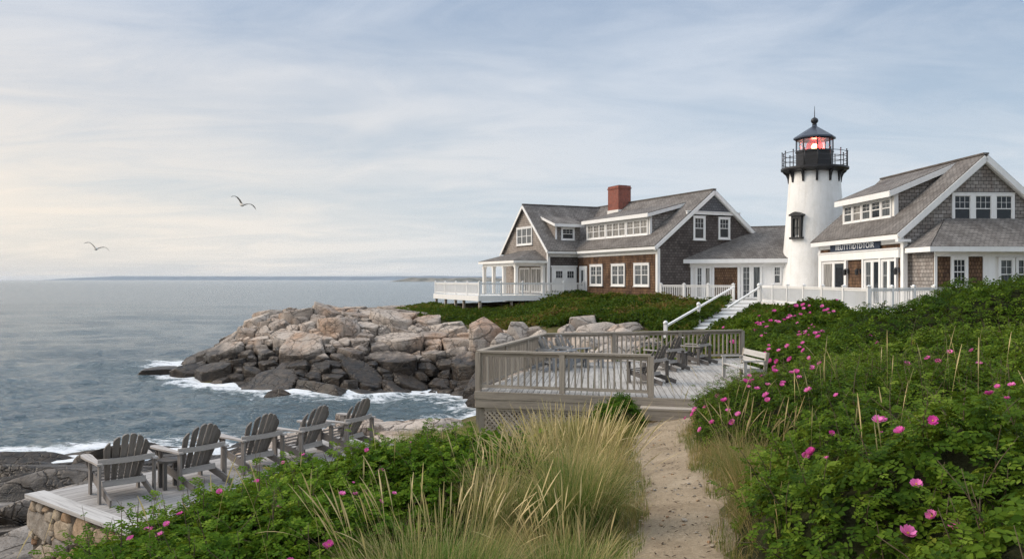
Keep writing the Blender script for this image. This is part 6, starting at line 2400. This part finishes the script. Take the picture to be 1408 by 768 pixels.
def bush(name, label, cat, lobes, n, size, mat, rng, tmpl='leaf7', seed=0, namp=0.30, nscale=1.3, fine=0.10, tbase=0.5, depth=0.30, flowers=(), fsize=0.08, nrand=0, keep=None, core=0.10, kind=None, group=None, shoots=0, upright=0.55, sprigs=0, sprig_len=1.0):
    mo = Mound(lobes, namp, nscale, seed, fine)
    bx = sum(c[0] for c in lobes) / len(lobes)
    by = sum(c[1] for c in lobes) / len(lobes)
    root = empty(name, (bx, by, t1(bx, by)), 0, label, cat, group, kind)
    rl = np.array(root.location)
    x, y, h, nn = mo.sample(n, rng, keep)
    dep = np.minimum(np.abs(rng.normal(size=len(x))) * depth * 0.6, h * 0.8)
    pos = np.stack([x, y, T(x, y) + h - dep], 1) - rl
    up = np.array([[0, 0, 1.0]])
    nr = nn * 0.75 + up * upright + rng.normal(size=(len(x), 3)) * 0.42
    az = rng.uniform(0, 6.283, len(x))
    sz = size * rng.uniform(0.65, 1.25, len(x))
    tint0 = np.clip(tbase + 0.9 * (fbm(x * 0.8, y * 0.8, oct=2, seed=seed + 77) - 0.5) + (rng.uniform(size=len(x)) < 0.012) * 0.6 + rng.normal(size=len(x)) * 0.17 - dep / max(depth, 0.01) * 0.08, 0, 1)  # leaves deeper inside darker: inner shade put into the tint
    if tmpl == 'leaf7' or tmpl == 'leaf5':
        V, Fq, ti = scatter_template(LEAF7 if tmpl == 'leaf7' else LEAF5, pos, nr, az, sz, rng, tint0)
        np_mesh('foliage', V, Fq, M[mat], root, ti)
    else:
        Vs, Fs, Ts, off = [], [], [], 0
        part = rng.integers(0, 3, len(x))
        for k in range(3):
            m = part == k
            V, Fq, ti = scatter_template(CLUMPS[k], pos[m], nr[m], az[m], sz[m], rng, tint0[m])
            Vs.append(V)
            Fs.append(Fq + off)
            Ts.append(ti)
            off += len(V)
        np_mesh('foliage', np.vstack(Vs), np.vstack(Fs), M[mat], root, np.concatenate(Ts))
    # dark sheet for the twiggy inside, its shade put into the colour
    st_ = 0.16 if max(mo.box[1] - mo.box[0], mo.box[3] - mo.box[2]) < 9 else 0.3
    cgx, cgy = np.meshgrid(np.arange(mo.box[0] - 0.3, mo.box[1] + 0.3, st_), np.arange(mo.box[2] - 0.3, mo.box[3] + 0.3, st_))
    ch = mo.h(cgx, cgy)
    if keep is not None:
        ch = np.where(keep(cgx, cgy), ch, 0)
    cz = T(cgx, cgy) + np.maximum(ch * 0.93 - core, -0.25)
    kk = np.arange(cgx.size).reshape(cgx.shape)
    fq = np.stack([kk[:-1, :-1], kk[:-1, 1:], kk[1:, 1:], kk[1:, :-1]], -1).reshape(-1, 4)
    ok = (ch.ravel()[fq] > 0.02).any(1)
    np_mesh('dark_core', np.stack([cgx, cgy, cz], -1).reshape(-1, 3) - rl, fq[ok], M['inner_dark'], root, smooth=True)
    if shoots:
        xs, ys, hs, ns_ = mo.sample(shoots, rng, keep)
        mb = MB()
        for a, b, c, nv in zip(xs, ys, hs, ns_):
            p = Vector((a, b, float(T(np.array([a]), np.array([b]))[0]) + c - 0.2)) - Vector(root.location)
            d = Vector(nv) * 0.6 + Vector((rng.normal() * 0.3, rng.normal() * 0.3, 0.9))
            L = rng.uniform(0.25, 0.55)
            mb.tube([p, p + d.normalized() * L * 0.6, p + d.normalized() * L + Vector((0, 0, 0.02))], [0.006, 0.005, 0.002], 4)
        mb.build('stem', M['bud'], root)
    if sprigs:
        xs, ys, hs, ns_ = mo.sample(sprigs, rng, keep)
        P, NR, AZ, SZ, T0_ = [], [], [], [], []
        mb = MB()
        for a, b, c, nv in zip(xs, ys, hs, ns_):
            p = np.array([a, b, float(T(np.array([a]), np.array([b]))[0]) + c - 0.16]) - rl
            d = nv * 0.7 + rng.normal(size=3) * 0.30 + np.array([0, 0, 0.8])
            d /= np.linalg.norm(d)
            L = rng.uniform(0.22, 0.46) * sprig_len
            bend = rng.normal(size=3) * 0.10
            tt0 = np.clip(tbase + 0.12 + rng.normal() * 0.18, 0, 1)
            pts = [p + d * L * t + bend * t * t for t in (0, 0.35, 0.7, 1.0)]
            mb.tube([Vector(q) for q in pts], [0.0055, 0.0045, 0.0035, 0.0015], 4)
            nl = rng.integers(5, 9)
            for q in range(nl):
                t = 0.42 + 0.60 * q / nl
                ph = q * 2.4 + rng.uniform(0, 1)
                P.append(p + d * L * t + bend * t * t)
                side = np.array([math.cos(ph), math.sin(ph), 0.15 + 0.7 * (q / nl)])
                up_ = np.array([-side[0] * 0.5, -side[1] * 0.5, 1.0])
                up_ /= np.linalg.norm(up_)
                NR.append(up_)
                AZ.append(ph)
                SZ.append(size * rng.uniform(0.65, 1.05) * (1.1 - 0.35 * q / nl))
                T0_.append(np.clip(tt0 + 0.12 * q / nl, 0, 1))
        V, Fq, ti = scatter_template(LEAF7 if tmpl == 'leaf7' else LEAF5, np.array(P), np.array(NR), np.array(AZ), np.array(SZ), rng, np.array(T0_), 0.14)
        np_mesh('sprigs', V, Fq, M[mat], root, ti)
        mb.build('stems', M['cane'], root)['kind'] = 'stuff'
    nf = 0
    for f in flowers:
        p = mo.hit(f[0], f[1])
        if p is None:
            continue
        s = f[2] if len(f) > 2 else fsize
        add_flower(mo, root, p, s)
        nf += 1
    if nrand:
        xs, ys, hs, ns_ = mo.sample(nrand, rng, keep)
        for a, b, c in zip(xs, ys, hs):
            if nf >= 98:
                break
            add_flower(mo, root, (a, b, float(T(np.array([a]), np.array([b]))[0]) + c), fsize * frng.uniform(0.6, 1.05))
            nf += 1
    return mo, root


vr = np.random.default_rng(77)
off_path = lambda x, y: ~on_path(x, y, 0.12)
# --- right side
bush('rose_bush', 'nearest magenta flowered rose bush with big leaves at the lower right', 'rose bush',
     [(3.75, 5.3, 2.3, 2.4, 0, 1.05), (5.7, 6.9, 2.5, 2.3, 0, 1.1), (3.3, 7.5, 1.35, 1.5, 0, 0.85), (2.7, 3.9, 1.15, 1.2, 0, 0.90)], 17000, 0.135, 'leaf_rose', vr, 'leaf7', 3, 0.40, 1.3, 0.10, 0.46, 0.30,
     [(1293, 720, .085), (1284, 587, .07), (1250, 606, .08), (1246, 741, .10), (1264, 677, .075), (1378, 540, .07), (1392, 538, .07), (1113, 632, .075), (1122, 630, .075), (1108, 634, .07), (1150, 548, .06), (1155, 553, .06), (1138, 602, .05), (1208, 590, .09), (1213, 585, .09), (1385, 560, .05), (1142, 639, .05)], 0.075, 4, off_path, 0.12, sprigs=420)
bush('rose_bush', 'rounded rose bush with many pink blooms bulging over the path edge beside the deck step', 'rose bush',
     [(4.95, 13.3, 1.75, 2.4, 0, 0.85), (4.6, 15.6, 1.2, 1.5, 0, 0.7), (5.4, 10.9, 1.6, 1.7, 0, 0.75)], 18000, 0.13, 'leaf_rose', vr, 'leaf5', 5, 0.22, 1.6, 0.07, 0.45, 0.28,
     [(1030, 524), (1036, 531), (1026, 532), (1006, 569), (1042, 541), (1012, 584), (1057, 549), (1060, 556), (974, 562), (984, 586), (970, 594), (960, 566), (1068, 518), (1078, 534), (1091, 520), (1095, 519), (1116, 543), (1005, 636, .08), (1075, 537), (1058, 535), (990, 548), (1000, 557), (1020, 574), (948, 577), (958, 572), (1100, 525)], 0.10, 8, off_path, 0.12, sprigs=420)
bush('rose_thicket', 'broad mid green rose thicket between the nearest bush and the dark hedge', 'rose thicket',
     [(8.2, 14.6, 2.9, 2.5, 0, 0.80), (6.4, 17.0, 1.9, 1.9, 0, 0.65), (11.4, 14.3, 3.2, 2.7, 0, 0.75), (8.4, 11.2, 2.6, 2.2, 0, 0.9), (11.2, 11.6, 2.6, 2.2, 0, 1.0)], 27000, 0.17, 'leaf_rose', vr, 'leaf5', 7, 0.36, 1.0, 0.11, 0.58, 0.32,
     [(1213, 524), (1219, 527), (1177, 533), (1183, 534), (1166, 541), (1172, 542), (1245, 508), (1248, 514), (1278, 500), (1210, 523), (1305, 490), (1340, 489), (1118, 510), (1130, 505), (1262, 516), (1290, 505), (1232, 545)], 0.11, 16, None, 0.14, sprigs=700)
bush('hedge', 'dense dark green hedge climbing the right hillside to the white terrace', 'hedge',
     [(12.1, 21.4, 3.0, 2.9, 0, 1.35), (14.2, 24.5, 2.4, 3.0, 0, 0.95), (10.0, 22.4, 1.9, 2.7, 0, 1.0), (10.0, 26.3, 1.6, 2.4, 0, 0.60), (15.2, 21.0, 3.4, 3.4, 0, 1.2), (16.4, 27, 2.6, 4, 0, 1.0), (18.5, 22, 3, 4, 0, 1.0)], 30000, 0.19, 'leaf_hedge', vr, 'leaf5', 11, 0.36, 0.8, 0.14, 0.46, 0.34, [], 0.1, 0, None, 0.15)
bush('rose_bush', 'pink flowered rose strip along the foot of the dark hedge behind the bench', 'rose bush',
     [(8.6, 25.2, 1.2, 3.0, -14, 0.75), (9.7, 30.6, 1.3, 3.0, -18, 0.75), (8.6, 21.6, 1.1, 2.0, 0, .7)], 11000, 0.22, 'leaf_rose', vr, 'leaf5', 13, 0.22, 1.4, 0.08, 0.48, 0.28,
     [(1063, 498), (1060, 484), (1073, 486), (1085, 479), (1100, 482), (1105, 476), (1112, 466), (1122, 463), (1130, 460), (1140, 456), (1150, 452), (1158, 450), (1090, 496), (1110, 485), (1128, 468), (1055, 490), (1072, 499), (1068, 507), (1118, 494), (1129, 505)], 0.15, 14, None, 0.12)
bush('rose_bush', 'tall rounded rose bush covered in pink blooms in front of the white terrace fascia', 'rose bush',
     [(12.9, 36.4, 2.0, 2.2, 0, 1.40), (11.0, 36.6, 1.7, 2.2, 0, 1.15), (10.3, 33.6, 1.7, 2.0, 0, .8), (12.4, 33.4, 2.2, 1.8, 0, 0.9)], 13000, 0.26, 'leaf_rose', vr, 'clump', 17, 0.2, 1.2, 0.10, 0.45, 0.32,
     [(1095, 424), (1106, 422), (1112, 424), (1131, 424), (1134, 431), (1140, 430), (1086, 437), (1084, 441), (1070, 446), (1078, 444), (1071, 454), (1073, 457), (1079, 468), (1062, 445), (1056, 454), (1041, 471), (1051, 474), (1101, 436), (1119, 450), (1085, 461), (1068, 463), (1045, 464), (1066, 431), (1106, 428)], 0.20, 30, None, 0.12)
# --- left side
bush('rose_bush', 'wide bright green rose bush with small pink blooms in front of the terrace chairs', 'rose bush',
     [(-2.75, 9.1, 1.8, 1.8, 20, 0.90), (-3.9, 8.1, 1.1, 1.15, 0, 0.70), (-2.4, 7.2, 1.7, 1.4, 0, 0.80), (-1.6, 9.6, 1.3, 1.4, 0, 0.92), (-3.3, 6.6, 1.3, 1.1, 0, .62)], 20000, 0.135, 'leaf_bright', vr, 'leaf7', 23, 0.24, 1.6, 0.08, 0.50, 0.28,
     [(301, 686), (248, 717), (214, 738), (205, 738), (232, 731), (186, 751), (226, 744), (380, 637), (394, 643), (451, 758, .07), (446, 760, .07), (505, 625), (525, 653), (540, 686), (388, 708), (355, 672), (470, 690)], 0.062, 10, off_path, 0.12, sprigs=480)
bush('rose_bush', 'smaller fresh green rose bush between the wide bush and the tall dune grass', 'rose bush',
     [(-0.95, 11.0, 1.25, 1.3, 0, 0.90), (-0.3, 10.2, 0.9, 0.9, 0, 0.8), (-1.9, 11.6, 1.0, 1.0, 0, 0.75)], 10500, 0.135, 'leaf_bright', vr, 'leaf7', 29, 0.22, 1.7, 0.08, 0.46, 0.26,
     [(536, 661), (560, 664), (545, 640)], 0.062, 4, off_path, 0.11, sprigs=240)
bush('shrub', 'small bright shrub growing against the deck fascia at the end of the front rail', 'shrub',
     [(2.25, 18.4, 0.55, 0.55, 0, 0.72), (2.55, 18.2, 0.4, 0.4, 0, 0.5)], 2200, 0.12, 'leaf_bright', vr, 'leaf5', 31, 0.25, 2.0, 0.06, 0.50, 0.2, [], .06, 0, None, 0.08)


# --- hillside ground cover below the houses
def carpet(name, label, poly, hbase, hvar, n, size, mat, rng, seed, tb=0.5, rust=0.0, kind='stuff', thin=False):
    f = inpoly(poly)
    P = np.array(poly)
    x0, x1, y0, y1 = P[:, 0].min(), P[:, 0].max(), P[:, 1].min(), P[:, 1].max()
    gxs, gys = np.meshgrid(np.arange(x0, x1, 0.35), np.arange(y0, y1, 0.35))
    ins = np.vectorize(f)(gxs, gys)

    def hh(x, y):
        return np.maximum((hbase + hvar * 2 * (fbm(x * 0.42, y * 0.42, oct=4, seed=seed) - 0.5)) * (np.clip((np.asarray(x) + 2.5) / 6.0, 0.22, 1.0) if thin else 1.0), 0.04)
    xs, ys = [], []
    while len(xs) < n:
        x, y = rng.uniform(x0, x1), rng.uniform(y0, y1)
        if f(x, y):
            xs.append(x)
            ys.append(y)
    x, y = np.array(xs), np.array(ys)
    h = hh(x, y)
    z = T(x, y) + h - np.abs(rng.normal(size=n)) * 0.12
    e = 0.15
    g = np.stack([-(T(x + e, y) + hh(x + e, y) - T(x - e, y) - hh(x - e, y)) / (2 * e), -(T(x, y + e) + hh(x, y + e) - T(x, y - e) - hh(x, y - e)) / (2 * e), np.ones(n)], 1)
    nr = g + np.array([[0, 0, 0.3]]) + rng.normal(size=(n, 3)) * 0.4
    patch = fbm(x * 0.28, y * 0.28, oct=3, seed=seed + 5)
    t0 = np.clip(tb + rng.normal(size=n) * 0.13 + rust * np.clip((patch - 0.50) * 7, 0, 1), 0, 1)
    Vs, Fs, Ts, off = [], [], [], 0
    part = rng.integers(0, 3, n)
    for k in range(3):
        m = part == k
        V, Fq, ti = scatter_template(CLUMPS[k], np.stack([x, y, z], 1)[m], nr[m], rng.uniform(0, 6.28, m.sum()), size * rng.uniform(0.6, 1.3, m.sum()), rng, t0[m])
        Vs.append(V)
        Fs.append(Fq + off)
        Ts.append(ti)
        off += len(V)
    o = np_mesh(name, np.vstack(Vs), np.vstack(Fs), M[mat], None, np.concatenate(Ts))
    tag(o, label, None, kind=kind)
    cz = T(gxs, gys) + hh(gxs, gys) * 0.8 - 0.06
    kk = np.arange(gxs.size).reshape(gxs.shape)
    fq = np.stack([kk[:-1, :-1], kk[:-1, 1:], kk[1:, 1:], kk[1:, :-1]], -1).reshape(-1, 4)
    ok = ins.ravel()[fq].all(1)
    np_mesh('dark_underlay', np.stack([gxs, gys, cz], -1).reshape(-1, 3), fq[ok], M['inner_dark'], o, smooth=True)  # dark sheet under the leaves, the shade between them put into its colour
    return o


carpet('ground_cover', 'low green and rusty shrub cover on the slope below the large house',
       [(-10.3, 78), (-10.2, 72), (-9.2, 65.5), (-6, 61.5), (-3.4, 59.3), (-0.8, 56.4), (0.6, 53.8), (2.2, 51.4), (3.0, 50.2), (5.2, 48.6), (7.2, 46.6), (8.0, 44.2), (8.6, 43.0), (12.0, 48.8), (14.2, 53.6), (10.2, 57.3), (7.6, 63.0), (5.2, 68.0), (2.6, 67.0), (-3.5, 64.0), (-6.8, 73), (-8.0, 78)],
       0.42, 0.60, 28000, 0.36, 'leaf_slope', vr, 51, 0.42, 0.50, thin=True)
carpet('ground_cover', 'green low growth right of the white stairs up to the terrace fascia',
       [(15.6, 52.6), (15.2, 36.4), (14.6, 33.5), (11.0, 31.0), (8.9, 30.2), (8.4, 33), (8.9, 37), (9.7, 41.2), (13.2, 47.6), (15.9, 52.6)],
       0.40, 0.35, 11000, 0.34, 'leaf_slope', vr, 61, 0.46, 0.18)
carpet('ground_cover', 'low scrub between the timber deck and the rocks behind it',
       [(7.6, 44.2), (6.6, 40), (4.5, 37.2), (2.0, 33), (1.2, 28.6), (8.2, 29.8), (8.3, 33), (8.7, 37), (9.3, 41)],
       0.25, 0.25, 5000, 0.32, 'leaf_slope', vr, 71, 0.52, 0.35)


# ------------------------------------------------------------------ grasses
def blades(x, y, z, L, az, lean, bend, w, rng, dry, dgrow, seg=4, heads=None):
    """curved tapering strips: returns V, F, tint (0 green .. 1 straw)"""
    N = len(x)
    t = np.linspace(0, 1, seg + 1)
    th = lean[:, None] + bend[:, None] * t[None] ** 1.5
    dl = L[:, None] / seg
    dxr = np.concatenate([np.zeros((N, 1)), np.cumsum(np.sin(th[:, :-1]) * dl, 1)], 1)
    dzr = np.concatenate([np.zeros((N, 1)), np.cumsum(np.cos(th[:, :-1]) * dl, 1)], 1)
    ca, sa = np.cos(az), np.sin(az)
    P = np.stack([x[:, None] + dxr * ca[:, None], y[:, None] + dxr * sa[:, None], z[:, None] + dzr], -1)
    tw = az + np.pi / 2 + rng.normal(size=N) * 0.7
    S = np.stack([np.cos(tw), np.sin(tw), np.zeros(N)], -1)
    wd = w[:, None] * (1 - t[None] ** 1.6 * 0.93) * 0.5
    if heads is not None:
        prof = np.exp(-((t[None] - 0.86) / 0.09) ** 2)
        wd = np.where(heads[:, None], np.maximum(wd * 0.4, 0.0055 * prof + 0.0013), wd)
    A, B = P - S[:, None] * wd[..., None], P + S[:, None] * wd[..., None]
    V = np.stack([A, B], 2).reshape(N, -1, 3)
    base = np.array([(2 * k, 2 * k + 1, 2 * k + 3, 2 * k + 2) for k in range(seg)])
    Fq = base[None] + (np.arange(N) * (2 * (seg + 1)))[:, None, None]
    ti = np.clip(dry[:, None] + dgrow[:, None] * t[None], 0, 1)
    return V.reshape(-1, 3), Fq.reshape(-1, 4), np.repeat(ti, 2, 1).ravel()


def grass_clump(name, label, cx, cy, rx, ry, n, Lr, rng, mat='grass', dry=(0.10, 0.20), grow=0.75, nstalk=60, spread=0.55, wind=(0.15, 0.05), w=0.0055, keep=None):
    root = empty(name, (cx, cy, t1(cx, cy)), 0, label, 'grass clump')
    a = rng.uniform(0, 6.283, n)
    r = np.sqrt(rng.uniform(0, 1, n)) * 0.55 + rng.uniform(0, 0.45, n) * 0.6
    x, y = cx + rx * r * np.cos(a), cy + ry * r * np.sin(a)
    if keep is not None:
        m = keep(x, y)
        x, y, a, r = x[m], y[m], a[m], r[m]
        n = len(x)
    L = rng.uniform(Lr[0], Lr[1], n) * (1.05 - 0.35 * r)
    az = np.arctan2(np.sin(a) * r + wind[1] + rng.normal(size=n) * 0.25, np.cos(a) * r + wind[0] + rng.normal(size=n) * 0.25)
    lean = np.abs(rng.normal(size=n)) * 0.14 + r * 0.30 * spread
    bend = np.abs(rng.normal(size=n)) * 0.55 + (rng.uniform(size=n) < 0.30) * rng.uniform(0.5, 2.2, n) + r * 0.95 * spread
    dr = np.clip(rng.uniform(dry[0] - 0.12, dry[1] - 0.04, n) + (rng.uniform(size=n) < 0.15) * rng.uniform(0.3, 0.6, n), 0, 1)
    V, Fq, ti = blades(x, y, T(x, y) - 0.02, L, az, lean, bend, np.full(n, w) * rng.uniform(0.5, 1.7, n), rng, dr, rng.uniform(0.3, 1.0, n) * grow, 5)
    np_mesh('blades', V - np.array(root.location), Fq, M[mat], root, ti)
    if nstalk:
        n = nstalk
        a = rng.uniform(0, 6.283, n)
        r = np.sqrt(rng.uniform(0, 1, n)) * 0.8
        x, y = cx + rx * r * np.cos(a), cy + ry * r * np.sin(a)
        if keep is not None:
            m = keep(x, y)
            x, y, a, r = x[m], y[m], a[m], r[m]
            n = len(x)
        V, Fq, ti = blades(x, y, T(x, y), rng.uniform(Lr[1] * 0.92, Lr[1] * 1.22, n), a + rng.normal(size=n) * 0.5, np.abs(rng.normal(size=n)) * 0.14 + r * 0.14, np.abs(rng.normal(size=n)) * 0.50 + r * 0.25, np.full(n, 0.006), rng, np.full(n, 0.55), rng.uniform(0.2, 0.45, n), 16, np.ones(n, bool))
        V2, F2, t2 = blades(x, y, T(x, y), rng.uniform(Lr[1] * 0.92, Lr[1] * 1.22, n), a + rng.normal(size=n) * 0.5, np.abs(rng.normal(size=n)) * 0.14 + r * 0.14, np.abs(rng.normal(size=n)) * 0.50 + r * 0.25, np.full(n, 0.006), rng, np.full(n, 0.55), rng.uniform(0.2, 0.45, n), 16, np.ones(n, bool))
        V = np.vstack([V, V2]) - np.array(root.location)
        np_mesh('seed_heads', V, np.vstack([Fq, F2 + len(V) // 2]), M[mat], root, np.concatenate([ti, t2]))
    return root


gr = np.random.default_rng(12)
grass_clump('dune_grass', 'tallest straw topped dune grass clump left of the path', 0.62, 8.35, 0.52, 0.58, 2000, (0.60, 1.18), gr, nstalk=90, keep=off_path, spread=0.75)
grass_clump('dune_grass', 'tawny dune grass clump behind the tallest clump near the deck shrub', 0.55, 10.4, 0.70, 0.8, 1500, (0.55, 1.0), gr, nstalk=50, keep=off_path, dry=(0.2, 0.5), spread=0.6)
grass_clump('dune_grass', 'pale green dune grass clump at the bottom edge right of the rose bush', -0.55, 5.9, 0.78, 0.70, 2600, (0.45, 0.92), gr, nstalk=46, keep=off_path, spread=0.8, dry=(0.05, 0.25), w=0.0045)
grass_clump('dune_grass', 'loose dune grass clump at the bottom edge beside the path', 0.45, 6.0, 0.42, 0.55, 1000, (0.40, 0.80), gr, nstalk=16, keep=off_path, spread=0.9, dry=(0.1, 0.35), w=0.0045)
grass_clump('dune_grass', 'dry dune grass clump between the fresh rose bush and the tallest clump', -0.15, 8.7, 0.5, 0.5, 900, (0.55, 1.0), gr, nstalk=28, keep=off_path, dry=(0.2, 0.5))
grass_clump('dry_grass', 'reddish dry grass clump at the right path edge below the rounded bush', 2.62, 9.4, 0.50, 1.6, 2300, (0.35, 0.95), gr, 'grass_red', (0.1, 0.5), 0.6, 30, 0.9, (-0.3, 0.0), 0.0045, keep=off_path)
grass_clump('dry_grass', 'wispy dry grass clump at the right path edge near the bottom', 2.0, 6.7, 0.42, 1.3, 2300, (0.30, 0.75), gr, 'grass_red', (0.1, 0.5), 0.6, 18, 0.9, (-0.3, 0.0), 0.004, keep=off_path)
grass_clump('dry_grass', 'straw coloured grass clump in front of the deck lattice', 1.0, 18.2, 0.8, 0.7, 1300, (0.35, 0.75), gr, 'grass', (0.25, 0.6), 0.6, 24, 0.6, (0.1, 0), 0.008)


def meadow(name, label, region, n, Lr, mat, rng, dry=(0.1, 0.5), grow=0.4, w=0.007, bend=0.6):
    xs, ys, tot = [], [], 0
    box, fn_ = region
    while tot < n:
        x, y = rng.uniform(box[0], box[1], 20000), rng.uniform(box[2], box[3], 20000)
        m = fn_(x, y)
        xs.append(x[m])
        ys.append(y[m])
        tot += m.sum()
    x, y = np.concatenate(xs)[:n], np.concatenate(ys)[:n]
    pt = fbm(x * 1.1, y * 1.1, oct=3, seed=91)
    L = rng.uniform(Lr[0], Lr[1], n) * (0.5 + pt)
    V, Fq, ti = blades(x, y, T(x, y) - 0.01, L, rng.uniform(0, 6.28, n), np.abs(rng.normal(size=n)) * 0.25, np.abs(rng.normal(size=n)) * bend, np.full(n, w) * rng.uniform(0.6, 1.3, n), rng,
                       np.clip(rng.uniform(dry[0], dry[1], n) + (pt - 0.5) * 0.9, 0, 1), rng.uniform(0.1, 1, n) * grow, 3)
    return tag(np_mesh(name, V, Fq, M[mat], None, ti), label, kind='stuff')


def margin(a, b):
    def f(x, y):
        d = np.abs(x - path_mid(y)) - path_half(y)
        e = (fbm(x * 1.7, y * 1.7, oct=3, seed=15) - 0.5) * 0.5
        return (d + e > a) & (d + e < b) & (y < 19.2)
    return f


meadow('short_grass', 'short mixed green and dry grass along both edges of the path', ((-1.5, 6.5, 3, 19.2), margin(-0.12, 1.5)), 46000, (0.07, 0.26), 'grass_red', gr, (0.0, 0.55), 0.4, 0.006)
meadow('tall_grass', 'rough yellow green grass left of the timber deck above the outcrop', ((-3.6, 2.2, 13.2, 24.5), lambda x, y: (x < np.where(y > 17.0, -1.25, 0.6)) & (x > -2.9 + np.abs(y - 19) * 0.05) & ~((y > 20.2) & (x > -1.0)) & ~on_path(x, y, 0.5)), 21000, (0.20, 0.50), 'grass', gr, (0.05, 0.45), 0.45, 0.010)
meadow('rough_grass', 'rough grass between the tall dune clumps and the timber deck front', ((0.2, 4.0, 10.0, 19.6), lambda x, y: (x > np.where(y > 16.5, 1.0, 0.0)) & (x < path_mid(y) - path_half(y) - 0.15) & (y < 20.1 - (x + 0.88) * 0.262)), 12000, (0.18, 0.50), 'grass_red', gr, (0.05, 0.5), 0.45, 0.010)

meadow('rough_grass', 'rough green grass between the pale outcrop and the deck corner post', ((-3.3, -0.75, 16.5, 24.5), lambda x, y: x > -3.3), 9000, (0.30, 0.62), 'grass', gr, (0.05, 0.40), 0.45, 0.011)


# single dry stalks standing up through the roses
def stalks(name, label, pts, mat, rng):
    x = np.array([p[0] for p in pts])
    y = np.array([p[1] for p in pts])
    L = np.array([p[2] for p in pts])
    n = len(pts)
    V, Fq, ti = blades(x, y, T(x, y) + 0.3, L, rng.uniform(0, 6.28, n), np.abs(rng.normal(size=n)) * 0.08, np.abs(rng.normal(size=n)) * 0.5, np.full(n, 0.007), rng, np.full(n, 0.62), np.full(n, 0.3), 16, np.ones(n, bool))
    return tag(np_mesh(name, V, Fq, M[mat], None, ti), label, kind='stuff')


stalks('dry_stalks', 'thin dry grass stalks standing up through the roses', [(gr.uniform(2.2, 6.0), gr.uniform(5.0, 13.0), gr.uniform(0.8, 1.25)) for _ in range(60)] + [(gr.uniform(-4, -1), gr.uniform(6, 9.5), gr.uniform(0.7, 1.1)) for _ in range(22)], 'grass', gr)

# dark bits of leaf litter on the path
n = 520
y = gr.uniform(6, 19.1, n)
x = path_mid(y) + np.clip(gr.normal(size=n) * 0.6, -1.1, 1.1) * path_half(y)
pos = np.stack([x, y, T(x, y) + 0.034], 1)
V, Fq, ti = scatter_template((np.array([(0, 0, 0), (0.4, 0.13, 0.05), (1.0, 0.0, 0.02), (0.5, -0.16, 0.04)]), np.array([(0, 3, 2, 1)]), np.zeros(4, int)), pos, np.array([[0, 0, 1.0]]) + gr.normal(size=(n, 3)) * 0.15, gr.uniform(0, 6.28, n), gr.uniform(0.02, 0.075, n), gr, np.full(n, 0.5))
tag(np_mesh('leaf_litter', V, Fq, m_plain('dry brown leaf litter', (0.06, 0.042, 0.028), 0.9, 0.4, 9.0, 0.1, 0.0), None, ti), 'dark dry leaf litter strewn over the sandy path', kind='stuff')

# loose stones and bits on the path
Vs, Fs, Ts, off = [], [], [], 0
for k in range(170):
    y = gr.uniform(6, 19)
    x = path_mid(y) + gr.uniform(-1, 1) * path_half(y) * 1.05
    s = gr.uniform(0.012, 0.035) * (1.6 if gr.uniform() < 0.08 else 1)
    V, Fq = rock_block(gr, (s * 1.4, s, s * 0.6), gr.uniform(0, 6.28), (0, 0), 6, 3.0, 2, 0.05, k)
    V = V + np.array([x, y, float(T(np.array([x]), np.array([y]))[0]) + 0.024 + s * 0.1])
    Vs.append(V)
    Fs.append(Fq + off)
    off += len(V)
    Ts.append(np.full(len(V), gr.uniform()))
tag(np_mesh('pebbles', np.vstack(Vs), np.vstack(Fs), m_wallstone(), None, np.concatenate(Ts), True), 'loose pebbles scattered on the sandy path', kind='stuff')

# ------------------------------------------------------------------ sea air: one even, closed box round the place
th = NT('sea haze')
hv = th.n('ShaderNodeVolumePrincipled', {'Color': (0.80, 0.87, 0.95), 'Density': 6.0e-5, 'Anisotropy': 0.2})
th.t.links.new(hv.outputs['Volume'], th.out.inputs['Volume'])
mb = MB()
mb.box(-31000, -80, -16.0, 31000, 15600, 56.0)
hz = mb.build('haze', th.m)
tag(hz, 'thin even sea haze that pales the far shore', kind='stuff')
